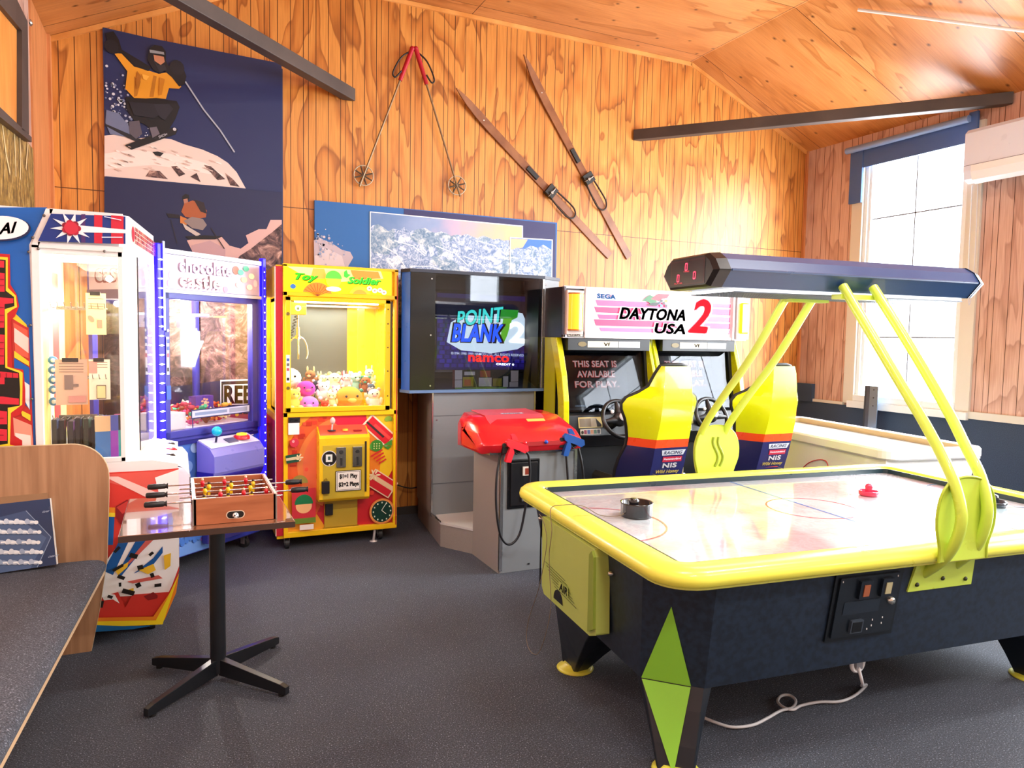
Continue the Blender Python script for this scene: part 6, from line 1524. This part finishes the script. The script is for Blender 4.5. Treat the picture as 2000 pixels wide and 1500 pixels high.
# green diamonds on the chamfered corners
def dia(px, u0, v0, name, par, off):
    N = FH.to_3x3() @ Vector((u0, v0, 0)).normalized()
    return None
ct = (np.array([.05, .26, .735]), np.array([.25, .075, .735])); cb_ = (np.array([.075, .30, .30]), np.array([.26, .147, .30]))
def facet(s, z):   # point on the front-left corner facet ; s 0..1 across
    f = (z-.30)/(.735-.30); L0 = cb_[0]*(1-f)+ct[0]*f; R0 = cb_[1]*(1-f)+ct[1]*f; p = L0*(1-s)+R0*s
    return tuple(p + np.array([-.62, -.76, 0])*.006)
m = MB().use(DIAM).add([facet(.42, .61), facet(.02, .302), facet(.80, .302)], [(0, 1, 2)], False)
hl(m, 'green_diamond', body)
def lfacet(s, z):
    f = 1-(z-.014)/(.302-.014); f = min(max(f, 0), 1)
    A_ = np.array([.078, .30]); B_ = np.array([.26, .150]); c_ = np.array([.15, .15])
    g_c = np.array([.189, .2808]); dA = (A_-g_c)/np.linalg.norm(A_-g_c); dB = (B_-g_c)/np.linalg.norm(B_-g_c); A2 = A_*(1-f)+(c_+.072*dA)*f; B2 = B_*(1-f)+(c_+.072*dB)*f; p = A2*(1-s)+B2*s + np.array([-.62, -.76])*.012
    return (p[0], p[1], z)
m = MB().use(DIAM); m.add([lfacet(.02, .300), lfacet(.42, .02), lfacet(.48, .02), lfacet(.80, .300)], [(0, 1, 2, 3)], False); hl(m, 'green_diamond', l1)
# puck return box on the left end
gp_ = [(1.16, .725), (.575, .725), (.555, .70), (.54, .375), (.60, .350), (1.12, .350), (1.15, .38)]
m = MB().use(LGRN).prism([(y, z) for y, z in gp_], .0, .062, 'x'); bx = hl(m, 'puck_return_box', bevel=.006)
hl(MB().use(mat('#8A9E3A', .35)).prism([(.575, .722), (.556, .70), (.545, .40), (.60, .37), (.60, .70)], -.012, .002, 'x'), 'side_flange', bx, bevel=.003)
a = Art(LW(-.0005, 1.16, 0), FH.to_3x3() @ Vector((0, -1, 0)), (0, 0, 1), rough=.4)
c0, c1 = .20, .395
a.poly(circ(.22, .375, .055, 16, 0, math.pi), '#0A0C0E')
for k in range(7): a.line([(.05+k*.022, .515-k*.013), (.30+k*.022, .500-k*.013)], .0028, '#4A5420')
a.rect(.235, .44, .345, .482, '#AEC060'); a.text('AIR', .245, .442, .09, .036, '#222A10', .08, .2)
a.mb.build('print', bx)
m = MB().use(mat('#B8B8B0', .25, .9)); [m.lathe([(.011, 0), (.009, -.018), (.003, -.02)], (.055, y, z), 'x', 12) for y, z in ((1.30, .675), (1.245, .675), (.515, .64))]; hl(m, 'round_locks', body)
m = MB().use(mat('#05070A', .5)); m.box(.062, 1.335, .32, .068, 1.34, .72); hl(m, 'panel_seam', body)
# coin door on the long front side
q = [(.755, .42), (1.10, .433), (1.145, .704), (.815, .703)]
def FV(u, z): # front face v at height z
    f = (z-.30)/(.435); return .147*(1-f)+.075*f
def frontplate(x0, z0, x1, z1, d, mt, name, par, bev=.004):
    R = [[(x0, FV(0, z0)-d, z0), (x1, FV(0, z0)-d, z0), (x1, FV(0, z1)-d, z1), (x0, FV(0, z1)-d, z1)], [(x0, FV(0, z0)+.004, z0), (x1, FV(0, z0)+.004, z0), (x1, FV(0, z1)+.004, z1), (x0, FV(0, z1)+.004, z1)]]
    return hl(MB().use(mt).loft(R, True, True, False), name, par, bevel=bev)
HBD = mat('#0D1319', .35)
cd = frontplate(.785, .420, 1.125, .708, .008, HBD, 'coin_door', body, .006)
frontplate(.805, .438, 1.105, .692, .016, mat('#131B24', .3), 'door_leaf', cd, .006)
for x in (.925, 1.035):
    o = frontplate(x-.03, .60, x+.03, .675, .030, mat('#141C26', .3), 'coin_slot_housing', cd, .004)
    frontplate(x-.013, .612, x+.016, .660, .033, mat('#A05A38' if x < 1 else '#B8B088', .4), 'coin_slot', o, .001)
frontplate(.84, .535, 1.02, .590, .018, mat('#1D2733', .3), 'recess_panel', cd, .005)
o = frontplate(.885, .455, .945, .51, .028, mat('#3A4450', .3), 'coin_return', cd, .004); frontplate(.892, .460, .938, .502, .0295, mat('#06080A', .3), 'coin_return_flap', o, .001)
m = MB().use(mat('#C8C8C0', .2, .9)).lathe([(.016, 0), (.014, -.014), (.003, -.016)], (1.075, FV(0, .57)-.016, .575), 'y', 14); hl(m, 'door_lock', cd)
m = MB().use(mat('#D8D8D8', .4)); [m.box(x-.002, FV(0, z)-.0175, z-.005, x+.002, FV(0, z)-.016, z+.002) for x, z in ((1.0, .50), (1.0, .475), (1.05, .505), (1.05, .48), (.98, .462), (.815, .68), (1.09, .68))]; hl(m, 'screws', cd)
# canopy posts and brackets
US_ = (1.25, 1.42)
pathF = {1.25: [(.10, .66), (.065, .69), (.0, .756), (-.046, .841), (-.062, .936), (-.033, 1.04), (.024, 1.14), (.127, 1.281), (.249, 1.429), (.425, 1.645), (.60, 1.86)],
         1.42: [(.11, .665), (.084, .695), (.016, .769), (-.023, .853), (-.034, .959), (.002, 1.075), (.076, 1.188), (.167, 1.326), (.361, 1.58), (.59, 1.86)]}
pathB = [(1.56, .66), (1.60, .69), (1.66, .77), (1.70, .87), (1.70, .96), (1.66, 1.04), (1.60, 1.12), (1.45, 1.28), (1.20, 1.53), (.93, 1.86)]
for u in US_:
    hl(MB().use(LIME).tube(smooth_path([(u, v, z) for v, z in pathF[u]], 5), .0215, 14), 'canopy_post')
    hl(MB().use(LIME).tube(smooth_path([(u-.02, v, z) for v, z in pathB], 5), .0215, 14), 'canopy_post')
def bracket(v, sgn):
    m = MB().use(LIME)
    # lower plate on the cabinet side
    R = [[(1.17, FV(0, .60)-.006, .595), (1.52, FV(0, .60)-.006, .595), (1.50, FV(0, .74)-.012, .74), (1.19, FV(0, .74)-.012, .74)], [(1.17, FV(0, .60)+.002, .595), (1.52, FV(0, .60)+.002, .595), (1.50, FV(0, .74)+.0, .74), (1.19, FV(0, .74)+.0, .74)]]
    if sgn < 0: R = [[(x, 1.645-y, z) for x, y, z in r_] for r_ in R]
    m.loft(R, True, True, False)
    o = hl(m, 'post_bracket', bevel=.003)
    sh = [(1.165, .745), (1.165, .80), (1.145, .88), (1.145, .955), (1.165, 1.02), (1.21, 1.065), (1.28, 1.08), (1.36, 1.07), (1.42, 1.03), (1.45, .96), (1.45, .88), (1.42, .80), (1.42, .745)]
    cx_ = 1.30; sh = [(1.34+(x-1.30), z) for x, z in sh]
    vv = -.012 if sgn > 0 else 1.652
    m = MB().use(LIME).prism(sh, vv, vv+.006*(-1 if sgn < 0 else 1), 'y'); s_ = hl(m, 'round_shield', o, bevel=.001)
    rim = smooth_path([(x, vv, z) for x, z in sh], 3); hl(MB().use(mat('#A8BC30', .3)).tube(rim, .006, 6), 'shield_rim', s_)
    m = MB().use(mat('#30340E', .5))
    for x, z in ((1.21, .625), (1.345, .64), (1.475, .625)): m.ball((x, FV(0, z)-.008 if sgn > 0 else 1.645-FV(0, z)+.008, z), .010, 8)
    hl(m, 'bolts', o)
    return s_
bracket(0, 1); sB = bracket(0, -1)
# embossed wavy emblem on the far shield
m = MB().use(mat('#8EA028', .3)); 
for dx in (-.018, .018): m.tube(smooth_path([(1.34+dx+.02*math.sin(k*.9), 1.645, .83+k*.03) for k in range(7)], 4), .009, 6)
hl(m, 'embossed_emblem', sB)
# score canopy
CU0, CU1, CV = .565, 2.10, .81
HCAN = mat('#22406E', .32, coat=.2)
def csec(u, s=1.0, zc=1.905): 
    return [(u, CV+s*a_, zc+s*(z_-1.905)) for a_, z_ in ((-.17, 1.835), (-.235, 1.905), (-.20, 1.955), (-.15, 1.985), (.15, 1.985), (.20, 1.955), (.235, 1.905), (.17, 1.835))]
m = MB().use(HCAN).loft([csec(CU0+.03), csec(CU1)], True, True, False); cn = hl(m, 'score_canopy', bevel=.004)
m = MB().use(mat('#121218', .35)).loft([csec(CU0-.015, .86), csec(CU0, .98), csec(CU0+.05, 1.03)], True, True, False); ec2 = MB().use(mat('#121218', .35)); ec2.loft([csec(CU1-.02, 1.03), csec(CU1+.04, .9), csec(CU1+.05, .5)], True, True, False); hl(ec2, 'end_cap', cn, bevel=.003); ec = hl(m, 'end_cap', cn, bevel=.003)
m = MB().use(mat('#31456A', .3)); 
for sg in (-1, 1): m.prism([(CV+sg*.236, 1.908), (CV+sg*.236, 1.902), (CV+sg*.232, 1.898), (CV+sg*.232, 1.912)][::sg], CU0+.06, CU1-.03, 'x')
hl(m, 'side_ridge', cn)
m = MB().use(mat('#F0F6FA', .3, emit=.7)).box(CU0+.12, CV-.165, 1.818, CU1-.05, CV+.165, 1.834); lt = hl(m, 'light_diffuser', cn)
m = MB().use(mat('#5A6674', .4))
for k in range(92): m.box(CU0+.125+k*.0148, CV-.168, 1.814, CU0+.130+k*.0148, CV+.168, 1.819)
for y in np.linspace(-.168, .168, 9): m.box(CU0+.12, CV+y-.002, 1.814, CU1-.05, CV+y+.002, 1.819)
hl(m, 'light_grille', lt)
area('canopy_light', tuple(LW((CU0+CU1)/2, CV, 1.80)), (0, 0, -1), 1.3, .3, 5, (.95, .98, 1)).rotation_euler[2] = HR
a = Art(LW(CU0-.0155, CV+.15, 1.84), FH.to_3x3() @ Vector((0, -1, 0)), (0, 0, 1), rough=.3)
a.rect(.01, .012, .29, .125, '#3A1418'); a.rect(.02, .018, .28, .118, '#241016')
def dig(x, z): a.line([(x, z), (x+.016, z), (x+.018, z+.030), (x+.002, z+.030), (x, z)], .005, '#FF3858', emit=1.6)
dig(.135, .078); dig(.07, .03); dig(.205, .035)
a.text('PLAYER', .05, .018, .07, .006, '#C03848', .02, emit=.5); a.text('TIME', .125, .068, .05, .006, '#C03848', .02, emit=.5)
a.mb.build('score_display', ec)
for q_ in ((.575, .635), (.90, .96)): hl(MB().use(LIME).box(1.22, q_[0], 1.80, 1.45, q_[1], 1.822), 'canopy_saddle', cn)

# strikers on the playfield
def striker(u, v, c, label, s=1.0, tall=.06):
    t = thing('striker', label, 'air hockey striker', tuple(LW(u, v, .764)))
    MM = mat(c, .25, coat=.4)
    o = MB().use(MM).lathe([(.048*s, 0), (.052*s, .004), (.052*s, .024), (.049*s, .026), (.045*s, .012), (.02*s, .010)], (0, 0, 0), 'z', 28).build('dish', t, world=False)
    MB().use(MM).lathe([(.021*s, .008), (.019*s, tall*.6), (.021*s, tall*.8), (.016*s, tall), (.004*s, tall+.006)], (0, 0, 0), 'z', 20).build('grip', t, world=False)
    return t
s1 = striker(1.857, .98, '#C8284C', 'crimson air hockey striker standing in the middle of the white playfield')
t = thing('striker', 'black dished air hockey striker tied to a thin cord on the pink reflected side', 'air hockey striker', tuple(LW(.376, .904, .764)), .4)
MBK = mat('#15171C', .22, coat=.5)
MB().use(MBK).lathe([(.072, 0), (.075, .008), (.075, .06), (.078, .068), (.070, .064), (.066, .03), (.02, .022)], (0, 0, 0), 'z', 32).build('dish', t, world=False)
MB().use(MBK).lathe([(.024, .02), (.022, .060), (.026, .075), (.014, .085)], (-.01, .01, 0), 'z', 18).build('grip', t, world=False)
t = striker(2.311, .608, '#1A2430', 'dark striker near the right hand green shield on the hockey table', 1.2, .055)

# cords
def world_path(px, axis, val): 
    return [tuple(LW(*hloc(u, v, axis, val))) for u, v in px]
P = [tuple(LW(.34, .905, .80)), tuple(LW(.28, .89, .775)), tuple(LW(.20, .93, .772)), tuple(LW(.13, .97, .81)), tuple(LW(.05, 1.01, .812)), tuple(LW(-.006, 1.04, .79))]
P += world_path([(1078, 1035), (1073, 1080), (1074, 1130), (1076, 1180), (1068, 1230), (1052, 1275), (1036, 1272), (1028, 1245), (1034, 1205), (1052, 1150), (1064, 1090), (1068, 1050), (1060, 1015), (1053, 1004)], 0, -.012)
tag(MB().use(mat('#7A6A58', .6)).tube(smooth_path(P, 6), .0018, 6).build('tether_cord'), 'thin brown tether cord looping down the left end of the hockey table', 'cord')
FLP = [tuple(hit(u, v, (0, 0, .012), (0, 0, 1))) for u, v in ((1692, 1338), (1670, 1358), (1640, 1370), (1600, 1371), (1565, 1378), (1548, 1386), (1530, 1381), (1519, 1370), (1526, 1359), (1542, 1358), (1554, 1368), (1548, 1382), (1525, 1388), (1500, 1402), (1470, 1416), (1430, 1420), (1395, 1410), (1366, 1398))]
pc = thing('power_cable', 'pale grey power cable curling over the carpet below the coin door', 'cable', FLP[0])
pp_ = np.array(LW(1.04, .20, .27))
MB().use(mat('#C4C4C8', .45)).tube(smooth_path([tuple(pp_), tuple(pp_+np.array([.01, -.02, -.08])), tuple(pp_*.5+np.array(FLP[0])*.5+np.array([0, 0, -.05]))]+FLP, 6), .0065, 8).build('cable', pc)
m = MB().use(mat('#E4E4E8', .35)); R = []
m.tube([tuple(pp_+np.array([.034*math.cos(q), 0, .034*math.sin(q)])) for q in np.linspace(0, 2*math.pi, 20)[:-1]], .009, 8, closed=True); m.use(mat('#8A8A90', .4)).box(pp_[0]-.018, pp_[1]-.012, pp_[2]-.022, pp_[0]+.018, pp_[1]+.012, pp_[2]+.022); m.build('plug', pc)
# ================================================================== PEDESTAL TABLE
pt = thing('pedestal_table', 'small square laminate pedestal table with black steel cross base', 'table', (.153, 3.50, 0))
TOPW = wood_simple('glossy_table_laminate', '#8E6248', '#6E4632', (3, 30, 3), .12, 1.0)
MB().use(TOPW).box(-.222, 3.22, .752, .456, 3.93, .78).build('tabletop', pt, bevel=.003)
MB().use(mat('#3E2A22', .4)).box(-.2235, 3.2185, .754, .4575, 3.9315, .7785).build('edge_band', pt)
BST = mat('#17191E', .32)
MB().use(BST).cyl((.153, 3.50, .04), (.153, 3.50, .75), .034, 28).build('pole', pt)
MB().use(BST).box(.03, 3.40, .738, .28, 3.62, .752).build('mounting_plate', pt)
for fx, fy in ((-.127, 3.25), (-.11, 3.745), (.437, 3.77), (.413, 3.22)):
    d = np.array([fx-.153, fy-3.50]); L = np.linalg.norm(d); d /= L; n = np.array([-d[1], d[0]])
    R = []
    for f, z0, z1, w in ((.02, .03, .105, .018), (L-.02, .012, .055, .014), (L+.012, .012, .045, .013)):
        c = np.array([.153, 3.50])+d*f
        R.append([(c[0]-n[0]*w, c[1]-n[1]*w, z0), (c[0]+n[0]*w, c[1]+n[1]*w, z0), (c[0]+n[0]*w, c[1]+n[1]*w, z1), (c[0]-n[0]*w, c[1]-n[1]*w, z1)])
    o = MB().use(BST).loft(R, True, True, False).build('leg', pt, bevel=.002)
    MB().use(mat('#0A0A0C', .7)).cyl((fx-d[0]*.02, fy-d[1]*.02, 0), (fx-d[0]*.02, fy-d[1]*.02, .014), .014, 12).build('rubber_foot', o)

# ================================================================== TABLETOP FOOSBALL
FX0, FX1, FY0, FY1, FZ0, FZ1 = .050, .388, 3.285, 3.775, .781, .893
fb = thing('tabletop_football_game', 'small wooden tabletop football game with black rod handles', 'table football', (.22, 3.5, .78))
FW = wood_simple('beech_veneer', '#B46A44', '#94502E', (2, 20, 20), .4)
m = MB().use(FW); m.box(FX0, FY0, FZ0, FX1, FY0+.014, FZ1); m.box(FX0, FY1-.014, FZ0, FX1, FY1, FZ1); m.box(FX0, FY0, FZ0, FX0+.014, FY1, FZ1); m.box(FX1-.014, FY0, FZ0, FX1, FY1, FZ1); fr = m.build('frame', fb, bevel=.001)
MB().use(mat('#6A2A22', .5)).box(FX0+.01, FY0+.01, FZ0+.03, FX1-.01, FY1-.01, FZ0+.036).build('pitch', fb)
m = MB().use(mat('#E4D0C4', .35)); m.box(FX0-.001, FY0, FZ1, FX0+.010, FY1, FZ1+.002); m.box(FX1-.010, FY0, FZ1, FX1+.001, FY1, FZ1+.002); m.box(FX0, FY0-.001, FZ1, FX0+.09, FY0+.010, FZ1+.002); m.box(FX0, FY1-.010, FZ1, FX1, FY1+.001, FZ1+.002); m.build('rim', fr)
m = MB().use(mat('#8E8078', .3, .4)); [m.box(x-.003, FY0-.002, FZ0, x+.003, FY0+.012, FZ1) for x in (FX0+.001, FX1-.002)]; m.build('corner_trim', fr)
a = Art((0, FY0, 0), (1, 0, 0), (0, 0, 1), rough=.4); bx_, bz_ = a.ab(460, 1005)
def stad(c, w, h, col):
    a.poly(circ(c[0]+w-h, c[1], h, 10, -math.pi/2, math.pi/2)+circ(c[0]-w+h, c[1], h, 10, math.pi/2, 3*math.pi/2), col)
stad((bx_, bz_), .038, .0175, '#D8C0A8'); stad((bx_, bz_), .034, .0145, '#120C0A'); a.mb.build('ball_return', fr)
t = thing('small_football', 'tiny black and white ball in the oval slot of the football game', 'ball', (bx_, FY0-.004, bz_-.003))
MB().use(mat('#F0F0EE', .35)).ball((0, 0, 0), .0125, 14).build('ball', t, world=False); MB().use(BLK).ball((-.003, -.011, .002), .004, 6, 1, .3, 1).ball((.006, -.009, -.004), .003, 6).ball((.004, -.008, .007), .003, 6).ball((-.008, -.008, -.004), .003, 6).build('patches', t, world=False)
rods = [(3.325, 'L', '#E8C020', 3, 0, .045), (3.43, 'R', '#D02030', 3, .03, .0), (3.52, 'L', '#E8C020', 3, .015, .0), (3.61, 'R', '#E8C020', 3, .01, 0), (3.70, 'L', '#D02030', 3, 0, 0)]
rods = [(3.33, 'L', '#E8C020', 3, -.01), (3.42, 'R', '#D02030', 3, .06), (3.52, 'L', '#E8C020', 3, .0), (3.61, 'R', '#E8C020', 3, .02), (3.71, 'L', '#D02030', 3, -.005)]
for y, side, c, n, sh in rods:
    z = FZ1-.018
    x0, x1 = (FX0-.11, FX1+.03) if side == 'L' else (FX0-.05, FX1+.09)
    rd = MB().use(mat('#C8C8CC', .2, 1)).cyl((x0, y, z), (x1, y, z), .0035, 10).build('rod', fb)
    h0, h1 = (x0-.075, x0+.012) if side == 'L' else (x1-.012, x1+.065)
    MB().use(BLK).lathe([(.006, h0-.0), (.012, h0+.004), (.0135, h0+.03), (.012, h1-.014), (.009, h1-.008), (.013, h1-.003), (.013, h1)], (0, y, z), 'x', 14).build('handle', rd)
    for k in range(n):
        px_ = FX0+.055+k*(FX1-FX0-.11)/(n-1)*.85+sh
        MB().use(mat(c, .3)).ball((px_, y, z+.003), .0115, 10, .9, .8, 1.2).box(px_-.006, y-.004, z-.035, px_+.006, y+.004, z).use(mat('#E8C8A8' if c != '#E8C020' else '#3A2418', .4)).ball((px_, y, z+.021), .0065, 8).build('player_figure', rd)
m = MB().use(BLK); [m.box(FX0-.004, y-.009, FZ1-.028, FX0, y+.009, FZ1-.008) for y in (3.33, 3.52, 3.71)]; m.build('rod_bushing', fr)

# ================================================================== BENCH SEAT
bn = thing('booth_bench', 'booth bench with dark carpeted seat and curved wood laminate end panel', 'bench', (-.6, 3.2, 0))
LAM = wood_simple('bench_laminate', '#B68A66', '#9A6F4E', (30, 30, 1.6), .45)
PY = 4.055
prof = [(-.80, 0), (-.42, 0), (-.408, .0), (-.37, .20), (-.333, .45), (-.318, .80)] + [(-.318-.16+.16*math.cos(q), .88+.16*math.sin(q)) for q in np.linspace(0, math.pi/2, 10)] + [(-.80, 1.04)]
MB().use(LAM).prism(prof, PY, PY+.018, 'y').build('end_panel', bn)
edge = [(x, PY+.009, z) for x, z in prof[2:]]
m = MB().use(mat('#C9B08C', .4)); R = []
for (x, y, z) in edge: R.append([(x, PY-.001, z), (x+.0025, PY-.001, z+.0025), (x+.0025, PY+.019, z+.0025), (x, PY+.019, z)])
m.loft(R, True, True, False).build('edge_strip', bn)
SEATC = speckle('bench_carpet', '#474A54', '#1E1F25', 190, .8, .8, '#9A9EAA')
rings = []
for y in np.linspace(2.0, PY-.001, 14):
    xf = -.340 - (4.02-y)*.0645
    r_ = .03
    rings.append([(-.80, y, .405), (xf-.012, y, .405), (xf, y, .412), (xf+.002, y, .43), (xf-.008, y, .448), (xf-.03, y, .458), (xf-.07, y, .462), (-.80, y, .462)])
MB().use(SEATC).loft(rings, True, True, True).build('seat_pad', bn)
m = MB().use(mat('#C8A680', .5)); R = []
for y in np.linspace(2.0, PY-.001, 8):
    xf = -.340 - (4.02-y)*.0645; R.append([(-.80, y, .385), (xf-.004, y, .385), (xf-.004, y, .405), (-.80, y, .405)])
m.loft(R, True, True, False).build('seat_board', bn)
MB().use(LAM).box(-.80, 2.0, 0, -.60, PY, .385).build('base', bn)
# boxed glass chess set leaning on the panel
cb = thing('chess_set_box', 'dark blue box printed with glass chess pieces leaning on the bench end panel', 'box', (-.66, 3.99, .463))
ub = np.array([1, .04, .05]); ub /= np.linalg.norm(ub); vb = np.array([-.03, .055, .33]); vb /= np.linalg.norm(vb); nb = np.cross(ub, vb)
O = np.array(hit(-40, 1138, (0, 3.965, 0), (0, 1, 0))); BW = .305; BH = .335
O = np.array([-.80, 3.965, .466])
def BP(a_, b_, c_=0): return tuple(O+ub*a_+vb*b_-nb*c_)
BW = .268; BH = .315
m = MB().use(mat('#E4E0D8', .5)).loft([[BP(0, 0, 0), BP(BW, 0, 0), BP(BW, BH, 0), BP(0, BH, 0)], [BP(0, 0, .035), BP(BW, 0, .035), BP(BW, BH, .035), BP(0, BH, .035)]], True, True, False); m.build('carton', cb)
m = MB().use(mat('#8A6A4C', .6)).loft([[BP(0, BH, .0), BP(BW-.01, BH, .0), BP(BW-.015, BH+.035, .03), BP(.01, BH+.03, .03)], [BP(0, BH, .003), BP(BW-.01, BH, .003), BP(BW-.015, BH+.035, .033), BP(.01, BH+.03, .033)]], True, True, False); m.use(mat('#E8E0D4', .6)); m.tube([BP(.14, BH+.036, .03), BP(BW-.018, BH+.038, .03)], .0025, 6); m.build('open_flap', cb)
a = Art(O, ub, vb, rough=.25)
a.rect(0, 0, BW-.003, BH, '#22365C'); a.poly([(0, BH*.78), (BW*.62, BH*.86), (BW*.95, BH*.42), (BW*.7, 0), (0, 0)], '#3A5078'); a.poly([(0, BH*.7), (BW*.5, BH*.76), (BW*.88, BH*.42), (BW*.6, 0), (0, 0)], '#4E668E')
a.line([(BW*.62, BH*.86), (BW*.95, BH*.42), (BW*.7, 0)], .003, '#8AA0C0')
rs = random.Random(2)
for row in range(5):
    for k in range(5):
        x = BW*(.08+.15*k+.03*(row % 2)); z = BH*(.76-.15*row-.02*k)+.0
        if x > BW*.80: continue
        a.h = .006; c_ = rs.choice(['#C8D4E4', '#B0BED4', '#DDE6F0', '#9AACC8'])
        a.ell(x, z, .017, .010, c_, 12, -.3); a.ell(x+.020, z-.004, .009, .009, '#F0F4F8', 10); a.ell(x-.015, z+.006, .010, .013, c_, 10)
        a.rect(x-.004, z-.004, x+.014, z+.004, '#F4F8FC')
a.h = .0085
a.text('GLASS', BW*.86, BH*.80, .03, .008, '#A8B8D0', .02, 1.4); a.text('CHESS SET', BW*.88, BH*.12, .045, .008, '#A8B8D0', .02, 1.4)
a.mb.build('print', cb)

# ================================================================== WHITE GAMES TABLE BY THE WINDOW
GT = (5.55, 3.42); GR = -math.radians(8.6)
gt = thing('white_games_table', 'big white games table pushed under the window behind the hockey table', 'games table', (GT[0], GT[1], 0), GR)
WW = mat('#FFFFFF', .35); W = dict(world=False)
def gl_(mb, n, p=gt, **k): return mb.build(n, p, world=False, **k)
gx0, gx1, gy1 = -.92, .0, 2.15
m = MB().use(WW).box(gx0+.03, .05, .10, gx1-.06, gy1-.05, .76); gl_(m, 'cabinet', bevel=.004)
gl_(MB().use(mat('#F8F8F4', .15, coat=.6)).box(gx0+.06, .06, .76, gx1-.06, gy1-.06, .775), 'playing_surface')
rr_ = []
def gr(e, z, r=.10, n=5):
    out = []
    for cx_, cy_, a0 in ((gx1-r, gy1-r, 0), (gx0+r, gy1-r, 90), (gx0+r, r, 180), (gx1-r, r, 270)):
        for i in range(n+1):
            q = math.radians(a0+90*i/n); q2 = max(r-e, .001); out.append((cx_+q2*math.cos(q), cy_+q2*math.sin(q), z))
    return out
m = MB().use(WW).loft([gr(.015, .745), gr(0, .76), gr(0, .815), gr(.012, .83), (gr(.065, .83)), gr(.07, .822)], False, True, False); rl = gl_(m, 'rail')
m = MB().use(mat('#B8A47C', .5)).loft([gr(.0705, .822), gr(.0705, .778)], False, True, False); gl_(m, 'inner_cushion', rl)
m = MB().use(mat('#6A6A6E', .5)); [m.box(-.12-k*.045, gy1*.5-.003, .7752, -.095-k*.045, gy1*.5+.003, .7758) for k in range(7)]; gl_(m, 'dotted_line', rl)
for x in (gx0+.14, gx1-.14):
    for y in (.16, gy1-.16): gl_(MB().use(mat('#303238', .4)).cyl((x, y, 0), (x, y, .10), .03, 14), 'levelling_foot')
gl_(MB().use(mat('#C8C4BC', .4)).box(gx1-.065, .05, .735, gx1-.01, .30, .745).use(mat('#2A3036', .4)).tube([(gx1-.03, .06, .74), (gx1-.14, -.005, .62)], .008, 6), 'corner_brace')
RP = [tuple(hit(u, v, tuple(gt.matrix_basis @ Vector((gx0+.02, 0, 0))), tuple(frame_of(gt).to_3x3() @ Vector((1, 0, 0))))) for u, v in ((1567, 915), (1578, 905), (1592, 899), (1606, 898), (1614, 902), (1618, 913))]
tag(MB().use(mat('#C83040', .4)).tube(smooth_path(RP, 5), .004, 6).build('red_cord'), 'thin red cord looping on the left side of the white games table', 'cord')
# leaning steel channel
lc = thing('steel_channel', 'dark steel post section leaning on the window sill', 'steel post', (6.3, 5.1, 0))
m = MB().use(mat('#3A4454', .35, .6))
def lean(y0, y1, w, nm, mt, dxx=0):
    R = []
    for (x, z), dy in (((6.18+dxx, .0), -.13), ((6.36+dxx, 1.165), .0)):
        R.append([(x, y0+dy, z), (x+w, y0+dy, z), (x+w, y1+dy, z), (x, y1+dy, z)])
    return MB().use(mt).loft(R, True, True, False).build(nm, lc, bevel=.002)
lean(5.165, 5.185, .05, 'web', mat('#35404E', .35, .5)); lean(5.03, 5.125, .012, 'face_plate', mat('#7088A4', .3, .6)); lean(5.125, 5.165, .035, 'flange', mat('#4A586C', .35, .6))
m = MB().use(mat('#1A2028', .4)); [m.ball((6.355-.155*(1.165-z)*1.0, 5.075-.11*(1.165-z), z), .007, 6) for z in (1.13, 1.05, .97)]; m.build('bolt_holes', lc)
